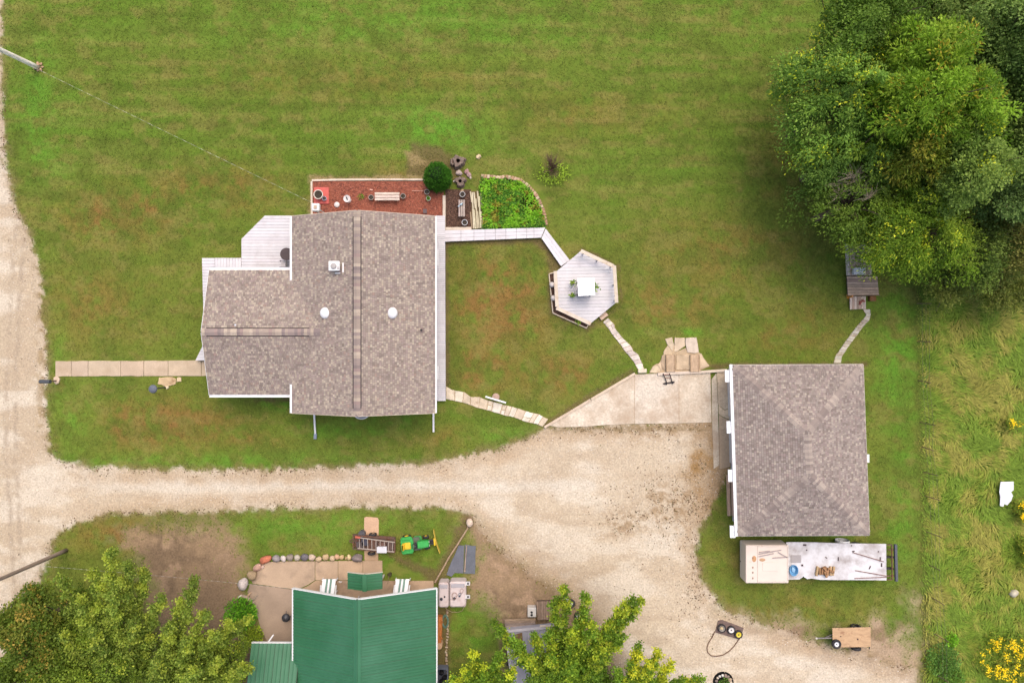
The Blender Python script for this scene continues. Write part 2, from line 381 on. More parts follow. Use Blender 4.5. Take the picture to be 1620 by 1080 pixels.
def ground_colour(px, py):
    F = fields(px, py); n1, n2, n3, n4, st, st2 = F['n']
    sh = px.shape+(3,)
    full = lambda c: np.broadcast_to(arr(c), sh)
    # grass
    g = full(C(110, 127, 52))
    g = mixc(g, full(C(92, 122, 42)), sstep(.42, .66, n2*.5+n1*.5))
    upper = sstep(420, 250, py)
    g = mixc(g, full(C(98, 127, 46)), upper*.55)
    g = mixc(g, full(C(132, 132, 72)), sstep(.46, .70, st*.65+n2*.35)*(.25+.5*upper)*.9)
    g = mixc(g, full(C(92, 122, 40)), sstep(.46, .7, st2)*upper*.55)
    dry = np.zeros_like(px)
    for cx, cy, rx, ry, a in ((790, 480, 90, 95, .9), (760, 580, 70, 50, .7), (880, 590, 90, 40, .65), (250, 670, 150, 40, .8), (700, 690, 60, 22, .6), (400, 690, 70, 18, .6),
                              (180, 340, 130, 45, .75), (340, 300, 110, 40, .6), (150, 480, 90, 70, .45), (1150, 400, 160, 60, .45), (1060, 480, 110, 70, .5), (1240, 530, 100, 35, .45),
                              (560, 120, 260, 40, .35), (880, 180, 200, 40, .3), (660, 270, 60, 14, .8), (1290, 500, 50, 40, .35), (1150, 520, 40, 30, .3), (200, 845, 90, 30, .7), (1160, 880, 50, 40, .4),
                              (1240, 270, 60, 80, .35), (1230, 960, 120, 30, .4), (1310, 960, 80, 25, .3)):
        dry = np.maximum(dry, a*gauss(px, py, cx, cy, rx, ry))
    dry = np.clip(dry*sstep(.32, .62, n2*.6+n3*.4)*1.5, 0, 1)
    g = mixc(g, full(C(134, 108, 62)), dry)
    lush = np.zeros_like(px)
    for cx, cy, rx, ry, a in ((700, 200, 75, 36, 1.1), (60, 180, 30, 140, .7), (90, 250, 40, 100, .4), (120, 665, 40, 50, .7), (560, 680, 120, 14, .8), (300, 728, 220, 12, .7), (780, 690, 60, 14, .7),
                              (1420, 560, 34, 120, .75), (1430, 800, 26, 120, .5), (1075, 525, 60, 9, .8), (480, 640, 90, 14, .75), (620, 672, 70, 16, .7), (95, 590, 14, 70, .6), (520, 830, 180, 22, .5),
                              (735, 1010, 26, 60, .6), (1290, 840, 120, 12, .6), (1200, 20, 90, 60, .3), (620, 40, 300, 50, .45), (650, 870, 60, 30, .4), (1390, 500, 30, 60, .5)):
        lush = np.maximum(lush, a*gauss(px, py, cx, cy, rx, ry))
    lush = np.clip(lush*sstep(.3, .6, n2*.5+n3*.5)*1.3, 0, 1)
    g = mixc(g, full(C(96, 152, 48)), np.clip(lush, 0, 1)*.78)
    g = mixc(g, full(C(92, 108, 44)), sstep(.5, .68, fbm(px, py, 1/34, 10, 4))*.55)
    g = mixc(g, full(C(136, 130, 74)), sstep(.54, .7, fbm(px/1.6, py, 1/17, 1, 4))*.45)
    g = g*(1+.16*np.sin(py/4.6+.25*np.sin(px/90))*upper*sstep(.35, .6, fbm(px/5, py, 1/50, 7, 2))*.5)[..., None]
    g = g*(.86+.16*n2+.12*n3+.22*(n4-.5))[..., None]
    g = g*np.array([1.2, 1.12, 1.02], np.float32)
    # meadow
    m = full(C(118, 134, 56))
    m = mixc(m, full(C(152, 150, 84)), sstep(.52, .72, n2)*.6)
    m = mixc(m, full(C(86, 128, 44)), sstep(.5, .65, n1)*.7)
    m = m*(.85+.35*n3)[..., None]
    c = mixc(g, m, F['m'])
    ditch_shade = np.exp(-((px-1456-(py-700)*.02-(n2-.5)*10)/7)**2)*sstep(430, 470, py)  # dark ditch line with the fence line shade painted into its colour
    c = mixc(c, full(C(92, 88, 44)), np.clip(ditch_shade*.45*(.3+n3), 0, 1))
    # bare dirt
    nn_ = fbm(px/1.8, py, 1/20, 6, 4)
    d = full(C(166, 139, 108))
    tan = np.clip(sstep(1000, 1120, px), 0, 1)
    d = mixc(d, full(C(190, 164, 134)), tan)
    d = mixc(d, full(C(134, 112, 88)), sstep(.45, .62, n1*.5+n2*.5)*(1-tan)*.85)
    d = mixc(d, full(C(184, 154, 124)), sstep(.52, .68, n2)*.8*(1-tan))
    d = mixc(d, full(C(146, 120, 92)), sstep(.44, .64, nn_)*.75*tan)
    d = d*(.86+.28*n3)[..., None]
    c = mixc(c, d, F['d'])
    tree_shade = gauss(px, py, 338, 935, 55, 60)*.6; c = mixc(c, full(C(120, 100, 80)), np.clip(tree_shade*F['d'], 0, 1))  # soft tree shade painted on the dirt as darker brown
    # gravel
    v = full(C(217, 199, 175))
    road = sstep(90, 40, px)
    v = mixc(v, full(C(204, 184, 158)), road*.75)
    nl = fbm(px/2.6, py, 1/16, 3, 4)
    v = mixc(v, full(C(200, 178, 152)), sstep(.46, .68, n1*.3+nl*.7)*.42)
    v = mixc(v, full(C(234, 221, 203)), sstep(.44, .68, fbm(px/2.2, py, 1/30, 12, 4))*.75)
    tracks = np.zeros_like(px)
    for off in (20, 34): tracks = np.maximum(tracks, np.exp(-((px-off-10*np.sin(py/140.0)-(n2-.5)*8)/4)**2)*sstep(200, 330, py))
    v = mixc(v, full(C(176, 158, 138)), tracks*sstep(.35, .6, n3)*.7)
    v = mixc(v, full(C(234, 226, 214)), np.exp(-((py-768-(n2-.5)*12)/9)**2)*sstep(90, 200, px)*sstep(1050, 800, px)*.5)
    v = mixc(v, full(C(172, 148, 112)), np.exp(-((px-66)/10)**2)*sstep(300, 420, py)*sstep(730, 660, py)*sstep(.4, .6, n3)*.8)
    rd2 = sstep(1060, 1140, px+(n2-.5)*90)*sstep(640, 680, py)*sstep(880, 800, py)*1.3
    v = mixc(v, full(C(172, 138, 94)), np.clip(rd2*(.4+n3*.8), 0, 1))
    deb = (gauss(px, py, 1040, 680, 130, 16)*1.0+gauss(px, py, 1060, 800, 60, 45)*.9+gauss(px, py, 1110, 900, 26, 60)*.7+gauss(px, py, 980, 830, 30, 20)*.8)
    v = mixc(v, full(C(160, 132, 98)), np.clip(deb*sstep(.46, .62, n3*.6+n4*.4)*.9, 0, 1))
    dk = gauss(px, py, 800, 905, 90, 45)*1.1+gauss(px, py, 870, 950, 90, 30)
    v = mixc(v, full(C(166, 140, 116)), np.clip(dk*(.35+n2), 0, 1)*.8)
    v = mixc(v, full(C(202, 176, 146)), np.exp(-((F['gs']+14)/13)**2)*sstep(100, 200, px)*(.25+n2)*.75)
    v = mixc(v, full(C(196, 174, 148)), np.exp(-((py-772-(n2-.5)*10)/4)**2+0)*0*n2)
    v = mixc(v, full(C(200, 178, 152)), (np.exp(-((py-757-(n2-.5)*14)/5)**2)+np.exp(-((py-785-(n2-.5)*14)/5)**2))*sstep(110, 200, px)*sstep(900, 700, px)*n3*.7)
    v = v*(.90+.2*n3)[..., None]*np.array([1.0, .985, .94], np.float32)
    c = mixc(c, v, F['g']*(1-F['d']*sstep(-40, 20, F['gs'])*.9))
    edge = np.exp(-(F['gs']/9)**2)*sstep(.42, .6, n3)*.55
    c = mixc(c, full(C(150, 128, 92)), np.clip(edge, 0, 1)*(1-F['m']))
    # worn soil strips beside boards and walls
    for poly, w in (([(704, 380), (860, 376), (895, 420), (870, 436), (862, 400), (840, 384), (704, 388)], 4), ([(704, 385), (709, 385), (709, 612), (704, 612)], 3),
                    ([(862, 676), (1003, 588), (1000, 582), (858, 668)], 4), ([(455, 626), (390, 634), (460, 636)], 4), ([(650, 225), (700, 232), (740, 280), (690, 284), (500, 283), (500, 278), (640, 278)], 6),
                    ([(900, 400), (925, 392), (980, 420), (982, 480), (940, 516), (985, 478), (976, 420), (918, 398)], 3), ([(866, 430), (868, 497), (930, 522), (940, 514), (880, 488), (876, 432)], 4),
                    ([(600, 870), (700, 930), (740, 835), (752, 815), (735, 812), (690, 900)], 5), ([(706, 960), (712, 960), (712, 1100), (690, 1100), (690, 960)], 5), ([(1120, 575), (1370, 572), (1370, 578), (1120, 582)], 3)):
        s = sstep(w, -w, sdf(px, py, poly)+(n3-.5)*9)
        c = mixc(c, full(C(122, 100, 72)), s*.75)
    for poly, w in (([(490, 279), (560, 281), (640, 276), (676, 276), (676, 284), (494, 284), (493, 340), (488, 340)], 3), ([(642, 240), (660, 240), (672, 258), (650, 262)], 6)):
        c = mixc(c, full(C(172, 150, 106)), sstep(w, -w, sdf(px, py, poly)+(n3-.5)*12)*.8)
    c = mixc(c, full(C(150, 128, 92)), np.exp(-((py-678-(n3-.5)*8)/5)**2)*sstep(860, 900, px)*sstep(1130, 1110, px)*(.3+n4)*.8)
    return c, F

GX0, GX1, GY0, GY1 = -150.0, 1770.0, -150.0, 1230.0
STEP = 2.6
gx = np.arange(GX0, GX1, STEP); gy = np.arange(GY0, GY1, STEP)
PXG, PYG = np.meshgrid(gx, gy, indexing='ij')
GCOL, GF = ground_colour(PXG, PYG)
NXg, NYg = PXG.shape
XW = (PXG-810)*S; YW = (540-PYG)*S
fc = lambda a: (a[:-1, :-1]+a[1:, :-1]+a[:-1, 1:]+a[1:, 1:])/4
gs_f, ds_f, ms_f, pxf, pyf = fc(GF['gs']), fc(GF['ds']), fc(GF['ms']), fc(PXG), fc(PYG)
cls = np.zeros(gs_f.shape, int)
cls[ms_f < 0] = 4
cls[gs_f < 0] = 2
cls[ds_f < -2] = 3
cls[(cls == 2) & (pxf < 84)] = 1
VID = np.arange(NXg*NYg).reshape(NXg, NYg)
q = np.stack([VID[:-1, :-1], VID[:-1, 1:], VID[1:, 1:], VID[1:, :-1]], -1)
VALL = np.stack([XW, YW, np.zeros_like(XW)], -1).reshape(-1, 3)
CALL = GCOL.reshape(-1, 3)
for k, nm, mm, lb in ((0, 'lawn', 'ground_cover', 'patchy mown lawn around the house and garage'), (1, 'gravel_road', 'gravel', 'pale gravel road along the left edge'),
                      (2, 'gravel_driveway', 'gravel', 'pale gravel driveway running from the road to the garage'), (3, 'dirt_yard', 'gravel', 'bare brown dirt yard near the green roofed house'),
                      (4, 'meadow', 'meadow_soil', 'rough unmown meadow at the right edge')):
    fq = q[cls == k].reshape(-1)
    if not len(fq): continue
    u, inv = np.unique(fq, return_inverse=True)
    me = bpy.data.meshes.new(nm); v = VALL[u].astype(np.float32)
    me.vertices.add(len(v)); me.vertices.foreach_set('co', v.ravel())
    me.loops.add(len(inv)); me.loops.foreach_set('vertex_index', inv.astype(np.int32))
    nf = len(inv)//4; me.polygons.add(nf)
    me.polygons.foreach_set('loop_start', np.arange(0, nf*4, 4, dtype=np.int32)); me.polygons.foreach_set('loop_total', np.full(nf, 4, np.int32))
    t = me.attributes.new('tint', 'FLOAT_COLOR', 'POINT'); a = np.ones((len(u), 4), np.float32); a[:, :3] = CALL[u]; t.data.foreach_set('color', a.ravel())
    me.update(calc_edges=True); me.materials.append(MATS[mm])
    o = bpy.data.objects.new(nm, me); COL.objects.link(o); struct(o, lb)
b = MB(); c0, c1 = at(GX0, GY1), at(GX1, GY0)
b.box((0, 0, -.35), (1600, 1600, .5), col=C(124, 140, 56)); struct(b.build('ground', 'ground_cover'), 'open grassland stretching away around the property')
def sample_col(px, py):
    i = np.clip(((px-GX0)/STEP).astype(int), 0, NXg-1); j = np.clip(((py-GY0)/STEP).astype(int), 0, NYg-1)
    return GCOL[i, j], i, j

# ------------------------------------------------------------------ building helpers
SH_PAL = [(C(172, 155, 144), 34), (C(184, 168, 154), 22), (C(196, 180, 162), 18), (C(158, 142, 133), 14), (C(176, 156, 147), 10), (C(206, 190, 171), 5), (C(180, 154, 141), 3)]
CAPC = [C(182, 164, 150), C(196, 178, 160), C(170, 152, 144), C(208, 190, 170), C(176, 152, 144), C(154, 138, 134)]; CAPW = [24, 16, 22, 10, 14, 14]
SH_C = [c for c, w in SH_PAL]; SH_W = [w for c, w in SH_PAL]
def shingle_plane(mb, polys, O, u, rng, expo=.145, lmin=.08, lmax=.21, pal=SH_C, wts=SH_W):
    """polys: list of convex 3D polygons in one plane; O: point on the eave; u: unit along the eave"""
    pts = [Vector(p) for p in polys[0]]
    n = (pts[1]-pts[0]).cross(pts[2]-pts[0]).normalized()
    if n.z < 0: n = -n
    u = Vector(u); u = (u-n*u.dot(n)).normalized(); v = n.cross(u).normalized()
    if v.z < 0: v = -v
    O = Vector(O)
    for P in polys:
        P2 = ccw([((Vector(p)-O).dot(u), (Vector(p)-O).dot(v)) for p in P])
        u0 = min(p[0] for p in P2); u1 = max(p[0] for p in P2); v0 = min(p[1] for p in P2); v1 = max(p[1] for p in P2)
        k0 = int(math.floor(v0/expo)); k1 = int(math.ceil(v1/expo))
        for k in range(k0, k1):
            x = u0-rng.random()*.4; a = k*expo; e = a+expo-.012
            while x < u1:
                L = rng.uniform(lmin, lmax)
                cp = clip_poly([(x, a), (x+L-.012, a), (x+L-.012, e), (x, e)], P2)
                th = rng.choice((.014, .014, .026))
                x += L
                if len(cp) < 3: continue
                col = jit(rng.choices(pal, wts)[0], .07, rng)
                m = len(cp); top = []; bot = []
                for (pu, pv) in cp:
                    h = th*(1-(pv-a)/expo*.7)+.004
                    top.append(O+u*pu+v*pv+n*h); bot.append(O+u*pu+v*pv)
                fs = [list(range(m))]+[[m+i, m+(i+1) % m, (i+1) % m, i] for i in range(m)]
                if (top[1]-top[0]).cross(top[2]-top[0]).dot(n) < 0: fs = [f[::-1] for f in fs]
                mb.add(top+bot, fs, col)
def window(parent, c, axis, w, h, name='window'):
    ax, sg = axis[0], (1 if axis[1] == '+' else -1)
    f = MB(); g = MB(); c = Vector(c); t = .07
    def bx(mb, du, dz, su, sz, depth, off):
        if ax == 'x': mb.box((c.x+sg*off, c.y+du, c.z+dz), (depth, su, sz))
        else: mb.box((c.x+du, c.y+sg*off, c.z+dz), (su, depth, sz))
    for s in (-1, 1):
        bx(f, s*(w/2-t/2), 0, t, h, .06, .03); bx(f, 0, s*(h/2-t/2), w-2*t-.004, t, .06, .03)
    bx(f, 0, 0, w-2*t-.004, t*.6, .05, .025); bx(g, 0, 0, w-2*t, h-2*t, .012, .008)
    fo = f.build(name, 'white_trim', parent); g.build('pane', 'glass', fo)
def door(parent, c, axis, w, h):
    ax, sg = axis[0], (1 if axis[1] == '+' else -1); f = MB(); k = MB(); c = Vector(c)
    if ax == 'x': f.box((c.x+sg*.03, c.y, c.z), (.06, w, h)); k.box((c.x+sg*.09, c.y+w*.38, c.z), (.06, .05, .12))
    else: f.box((c.x, c.y+sg*.03, c.z), (w, .06, h)); k.box((c.x+w*.38, c.y+sg*.09, c.z), (.05, .06, .12))
    fo = f.build('door', 'door_paint', parent); k.build('handle', 'grey_metal', fo)
def deck_boards(parent, poly, z, ang, bw, gap=.014, th=.04, m='deck_board', name='board', tint=.05, cols=None, rng=R, skip=0):
    c, s = math.cos(ang), math.sin(ang)
    rot = lambda p: (p[0]*c+p[1]*s, -p[0]*s+p[1]*c); inv = lambda p: (p[0]*c-p[1]*s, p[0]*s+p[1]*c)
    Q = ccw([rot(p) for p in poly]); y0 = min(p[1] for p in Q); y1 = max(p[1] for p in Q)
    x0 = min(p[0] for p in Q)-1; x1 = max(p[0] for p in Q)+1
    n = max(1, round((y1-y0)/bw)); bw = (y1-y0)/n
    for k in range(n):
        if skip and rng.random() < skip: continue
        a = y0+k*bw+gap/2; e = a+bw-gap
        strip = [(x0, a), (x1, a), (x1, e), (x0, e)]
        cp = clip_poly(Q, strip)
        if len(cp) < 3: continue
        cl = [cp[0]]
        for p in cp[1:]:
            if math.hypot(p[0]-cl[-1][0], p[1]-cl[-1][1]) > 1e-4: cl.append(p)
        if math.hypot(cl[0][0]-cl[-1][0], cl[0][1]-cl[-1][1]) < 1e-4: cl.pop()
        if len(cl) < 3: continue
        b = MB(); base = cols if isinstance(cols, tuple) else (rng.choice(cols) if cols else (1, 1, 1))
        b.prism([inv(p) for p in cl], z-th+rng.uniform(-.004, .004), z+rng.uniform(-.003, .003), jit(base, tint, rng))
        b.build(name, m, parent)
def ridge_caps(parent, p, q, name, down_l, down_r, w=.27, L=.21, pal=SH_C, wts=SH_W, lift=.05):
    """ridge of bent cap shingles from p to q; down_l/down_r unit vectors down each slope"""
    p, q = Vector(p), Vector(q); d = q-p; n = int(d.length/L); u = d.normalized(); up = Vector((0, 0, 1))
    src = {}
    for i in range(n):
        ci = R.choices(range(len(pal)), wts)[0]
        c = p+u*(L*(i+.5))+up*lift
        if ci not in src:
            b = MB(); t = .02; l0 = -L*.5+.008; l1 = L*.5
            A = [(u*l0), (u*l0+Vector(down_l)*w), (u*l1+Vector(down_l)*w-up*.012), (u*l1-up*.012)]
            B = [(u*l0), (u*l0+Vector(down_r)*w), (u*l1+Vector(down_r)*w-up*.012), (u*l1-up*.012)]
            b.poly3(A, t, pal[ci]); b.poly3(B, t, pal[ci])
            o = b.build(name, 'shingle', parent, local=True); o.location = c-wloc(parent); src[ci] = o
        else:
            inst(src[ci], parent, c-wloc(parent))
def gutter(parent, p, q, w=.13, name='gutter'):
    p, q = Vector(p), Vector(q); b = MB(); d = (q-p).normalized(); side = Vector((0, 0, 1)).cross(d)
    b.beam(p+Vector((0, 0, -.045)), q+Vector((0, 0, -.045)), w, .015, (1.25, 1.25, 1.25))
    b.beam(p+side*(w/2)+Vector((0, 0, -.105)), q+side*(w/2)+Vector((0, 0, -.105)), .02, .11)
    b.beam(p-side*(w/2)+Vector((0, 0, -.105)), q-side*(w/2)+Vector((0, 0, -.105)), .02, .11)
    return b.build(name, 'white_trim', parent)

# ------------------------------------------------------------------ main house
zE, zR = 2.9, 4.9
XL = at(462, 0, zE).x; XRt = at(688.5, 0, zE).x; YT = at(0, 342, zE).y; YB = at(0, 653, zE).y; XC = (XL+XRt)/2
house = thing('house', 'low house with brown mottled shingle roof and white gutters beside white decks', 'house', ((XL+XRt)/2, (YT+YB)/2, 0))
kM = (zR-zE)/(XC-XL)
wx0, wx1, wy0, wy1 = XL+.45, XRt-.45, YB+.35, YT-.35
b = MB(); b.box(((wx0+wx1)/2, (wy0+wy1)/2, 1.36), (wx1-wx0, wy1-wy0, 2.72))
for y, s in ((wy0, 1), (wy1, -1)):
    zt = zE+kM*(.45)-.14
    b.add([(wx0, y, 2.72), (wx1, y, 2.72), (wx1, y, zt), (XC, y, zR-.14), (wx0, y, zt), (wx0, y+s*.1, 2.72), (wx1, y+s*.1, 2.72), (wx1, y+s*.1, zt), (XC, y+s*.1, zR-.14), (wx0, y+s*.1, zt)],
          [[0, 1, 2, 3, 4], [9, 8, 7, 6, 5]])
b.build('wall', 'siding', house)
roof = MB()
PLm = [(XL, YB, zE), (XC, YB, zR), (XC, YT, zR), (XL, YT, zE)]; PRm = [(XRt, YB, zE), (XRt, YT, zE), (XC, YT, zR), (XC, YB, zR)]
for P in (PLm, PRm): roof.poly3(P, .13, (1, 1, 1))
roof_o = roof.build('roof', 'roof_felt', house)
rg = random.Random(3)
sb = MB(); shingle_plane(sb, [PLm], PLm[0], (0, 1, 0), rg); shingle_plane(sb, [PRm], PRm[0], (0, 1, 0), rg); sb.build('shingle', 'shingle', roof_o, kind='stuff')
b = MB()
for P in (PLm, PRm):
    for k in (1, 0):
        y = YT+.018 if k else YB-.018
        xs = (XL, XC) if P is PLm else (XC, XRt); zs = (zE, zR) if P is PLm else (zR, zE)
        b = MB(); b.beam((xs[0], y, zs[0]-.17), (xs[1], y, zs[1]-.17), .03, .17); b.build('fascia', 'cream_timber', house)

dl = Vector((-1, 0, -kM)).normalized(); dr = Vector((1, 0, -kM)).normalized()
for d_ in (dl, dr):
    b = MB(); v0 = Vector((XC, YT-.38, zR+.03))+d_*.272; v1 = Vector((XC, YB+.5, zR+.03))+d_*.272; b.beam(v0, v1, .05, .02); b.build('ridge_vent_shade', 'vent_gap_shade', roof_o)  # dark strips stand in for the shadowed vent gap along the caps
ridge_caps(roof_o, (XC, YT-.02, zR+.05), (XC, YB+.02, zR+.05), 'ridge_cap', dl, dr, w=.255, pal=CAPC, wts=CAPW, lift=-.01)
# wing
zEw, zRw = 2.66, 3.86
XW0 = at(331, 0, zEw).x; WT = at(0, 427, zEw).y; WBm = at(0, 624, zEw).y; WC = (WT+WBm)/2; mW = (zRw-zEw)/((WT-WBm)/2)
Xv = XL+(zRw-zE)/kM; dy = (zE-zEw)/mW
b = MB(); wwx0 = XW0+.35
b.box(((wwx0+wx0)/2, WC, 1.26), (wx0-wwx0-.006, WT-WBm-.9, 2.52))
zt = zEw+mW*.45-.14
b.add([(wwx0, WBm+.45, 2.52), (wwx0, WT-.45, 2.52), (wwx0, WT-.45, zt), (wwx0, WC, zRw-.14), (wwx0, WBm+.45, zt)]+[(wwx0+.1, WBm+.45, 2.52), (wwx0+.1, WT-.45, 2.52), (wwx0+.1, WT-.45, zt), (wwx0+.1, WC, zRw-.14), (wwx0+.1, WBm+.45, zt)],
      [[4, 3, 2, 1, 0], [5, 6, 7, 8, 9]])
b.build('wall', 'siding', house)
zc = lambda y: zEw+mW*min(WT-y, y-WBm)
wt1 = [(XW0, WT, zEw), (XL+.3, WT, zEw), (XL+.3, WC, zRw), (XW0, WC, zRw)]; wt2 = [(XL+.02, WT-dy, zE), (Xv, WC, zRw), (XL+.02, WC, zRw)]
wt1 = [(XW0, WT, zEw), (XL, WT, zEw), (XL, WC, zRw), (XW0, WC, zRw)]
wt2 = [(XL, WT-dy, zE), (Xv, WC, zRw), (XL, WC, zRw)]
wb1 = [(XW0, WBm, zEw), (XL, WBm, zEw), (XL, WC, zRw), (XW0, WC, zRw)]; wb2 = [(XL, WBm+dy, zE), (Xv, WC, zRw), (XL, WC, zRw)]
b = MB()
for P in (wt1, wt2, wb1, wb2): b.poly3([(p[0], p[1], p[2]) for p in P], .12)
wroof = b.build('roof', 'roof_felt', house)
sb = MB()
up = lambda P: [(p[0], p[1], p[2]+.004) for p in P]
shingle_plane(sb, [up(wt1), up(wt2)], up(wt1)[0], (1, 0, 0), rg); shingle_plane(sb, [up(wb1), up(wb2)], up(wb1)[0], (1, 0, 0), rg); sb.build('shingle', 'shingle', wroof, kind='stuff')
dT = Vector((0, 1, -mW)).normalized(); dB = Vector((0, -1, -mW)).normalized()
for d_ in (dT, dB):
    b = MB(); v0 = Vector((at(326, 0, zRw).x, WC, zRw+.03))+d_*.265; v1 = Vector((at(489, 0, zRw).x, WC, zRw+.03))+d_*.265; b.beam(v0, v1, .045, .02); b.build('ridge_vent_shade', 'vent_gap_shade', wroof)  # same painted gap shadow either side of the wing ridge
ridge_caps(wroof, (XW0+.02, WC, zRw+.05), (Xv-.1, WC, zRw+.05), 'ridge_cap', dT, dB, w=.25, pal=CAPC, wts=CAPW, lift=-.01)
b = MB()
for ye in (WT, WBm): b = MB(); b.beam((XW0-.018, ye, zEw-.16), (XW0-.018, WC, zRw-.16), .03, .16); b.build('fascia', 'white_trim', house)
gutter(house, (XL-.075, YT, zE), (XL-.075, WT-dy+.05, zE)); gutter(house, (XL-.075, WBm+dy-.05, zE), (XL-.075, YB, zE))
gutter(house, (XW0, WT+.085, zEw), (XL-.15, WT+.085, zEw), .17); gutter(house, (XW0, WBm-.085, zEw), (XL-.15, WBm-.085, zEw), .17)
gutter(house, (XRt+.05, YT, zE), (XRt+.05, YB, zE), .09)
# roof fittings
def on_main(px, py, left):
    for _ in range(12):
        z = 3.5 if _ == 0 else z
        p = at(px, py, z); z = zE+kM*((p.x-XL) if left else (XRt-p.x))
    return at(px, py, z)
p = on_main(532, 422, True)
b = MB(); b.box((p.x, p.y, p.z+.16), (.55, .5, .75), bev=.02); b.box((p.x, p.y, p.z+.55), (.7, .62, .05), bev=.02, col=(1.2, 1.2, 1.2)); ch = b.build('chimney', 'white_trim', roof_o)
b = MB(); b.lathe((p.x-.02, p.y-.02, p.z+.572), [(.2, 0), (.2, .05), (.14, .09), (.03, .1)], 12, C(190, 182, 176)); b.box((p.x+.27, p.y-.14, p.z+.59), (.1, .2, .03), col=C(190, 182, 178)); b.build('flue_cap', 'paint', ch)
b = MB(); b.box((p.x+.5, p.y-.08, p.z+.22), (.09, .62, .06), col=C(250, 248, 246)); b.box((p.x+.24, p.y-.42, p.z+.1), (.6, .08, .06), col=C(250, 248, 246)); b.build('flashing', 'paint', ch)
for px, lf in ((514.5, True), (621, False)):
    p = on_main(px, 495, lf); b = MB()
    b.lathe((p.x, p.y, p.z-.05), [(.33, 0), (.33, .12), (.28, .2), (.16, .26), (.02, .28)], 20, (1, 1, 1), sy=1.12); o = b.build('roof_dome', 'white_trim', roof_o, smooth=False)
p = on_main(667, 522, False); b = MB(); b.tube([(p.x, p.y, p.z-.1), (p.x, p.y, p.z+.3)], .07, 8, C(60, 56, 56)); b.box((p.x, p.y, p.z+.02), (.3, .3, .03), col=C(150, 130, 122)); b.build('vent_pipe', 'satin', roof_o)
p = at(373, 514, 3.7); b = MB(); b.box((p.x, p.y, 3.74), (.1, .12, .12), col=C(225, 225, 230)); b.build('roof_hook', 'paint', wroof)
# side hoods, downspouts, bay, windows and doors
for y0, y1 in ((395, 420), (579, 600)):
    a, c = at(691, y0, 2.3), at(691, y1, 2.3); b = MB(); b.box((wx1+.31, (a.y+c.y)/2, 2.42), (.62, abs(a.y-c.y), .07)); b.build('window_hood', 'white_trim', house)
for (x0, y0, x1, y1, endc) in ((497, 648, 499, 686, True), (686, 640, 686, 683, False)):
    b = MB(); wl = at(x0, y0, .15); wl.y = wy0-.06
    b.box((wl.x, wy0-.05, 1.45), (.09, .08, 2.6)); e = at(x1, y1, .12); b.beam((wl.x, wy0-.05, .22), (e.x, e.y, .10), .12, .09); o = b.build('downspout', 'white_trim', house)
    if endc: b = MB(); b.beam((e.x, e.y+.02, .06), at(499, 694, .06), .2, .1, C(150, 160, 178)); b.build('outlet', 'paint', o)
for i, (y) in enumerate((at(0, 400).y, at(0, 470).y, at(0, 590).y)): window(house, (wx1, y, 1.6), 'x+', 1.2, 1.2)
door(house, (wx1, at(0, 535).y, 1.43), 'x+', .95, 2.05)
for px in (520, 600, 650): window(house, (at(px, 0, 0).x, wy1, 1.6), 'y+', 1.2, 1.1); window(house, (at(px+5, 0, 0).x, wy0, 1.6), 'y-', 1.1, 1.1)
for px in (360, 420): window(house, (at(px, 0).x+.5, WBm+.45, 1.5), 'y-', 1.1, 1.1); window(house, (at(px, 0).x+.3, WT-.45, 1.6), 'y+', 1.2, 1.1)
door(house, (wwx0, at(0, 583).y, 1.43), 'x-', .95, 2.0); window(house, (wwx0, at(0, 480).y, 1.6), 'x-', 1.3, 1.2)
door(house, (wx0, at(0, 395).y, 1.43), 'x-', .95, 2.05)
# window well with curved white rim
c = at(572, 656, .3); ww = thing('window_well', 'white rimmed half round window well with grey cover against lower house wall', 'window well', (c.x, c.y, 0))
def arc_pts(r, n=14): return [(c.x+r*math.cos(math.pi+math.pi*i/n), c.y+.62*r*math.sin(math.pi+math.pi*i/n)) for i in range(n+1)]
b = MB(); o_, i_ = arc_pts(.5), arc_pts(.40)
for k in range(len(o_)-1): b.prism([o_[k], o_[k+1], i_[k+1], i_[k]], 0, .36)
b.build('rim', 'white_trim', ww)
b = MB(); b.prism(arc_pts(.39), .2, .3, C(150, 156, 172)); b.build('cover', 'paint', ww)

# ------------------------------------------------------------------ white decks of the house
def deck(name, label, polys, z, parent=None, frame=True, skirt=.09, bw=.17):
    allp = [p for poly, a in polys for p in poly]; cx = sum(p[0] for p in allp)/len(allp); cy = sum(p[1] for p in allp)/len(allp)
    t = thing(name, label, 'deck', (cx, cy, 0))
    f = MB()
    for poly, a in polys:
        q = ccw(list(poly)); ctr = (sum(p[0] for p in q)/len(q), sum(p[1] for p in q)/len(q))
        f.prism([(ctr[0]+(p[0]-ctr[0])*.985, ctr[1]+(p[1]-ctr[1])*.985) for p in q], 0.0, z-.045)
        deck_boards(t, q, z, a, bw)
    f.build('frame', 'deck_frame', t)
    return t
ZD = .42
fd = deck('deck', 'white board deck with cut corner wrapping the left side of the house', [
    (PX([(382, 378), (419, 341), (476, 341), (476, 424), (382, 424)], ZD), 0.0),
    (PX([(340, 408), (381.6, 408), (381.6, 440), (340, 440)], ZD), math.pi/2),
    (PX([(319.5, 408), (339.6, 408), (339.6, 540), (337, 570), (309, 570), (323, 542)], ZD), 0.0)], ZD, bw=.215)
b = MB(); a = at(382, 378, ZD)
edge = PX([(319.5, 408), (381.8, 408), (382, 378), (419, 341), (462, 341)], ZD)
rb = deck('deck', 'narrow white board deck along the right side of the house', [(PX([(684, 341), (704, 341), (705, 634), (684, 634)], .36), 0.0)], .36, bw=.15)
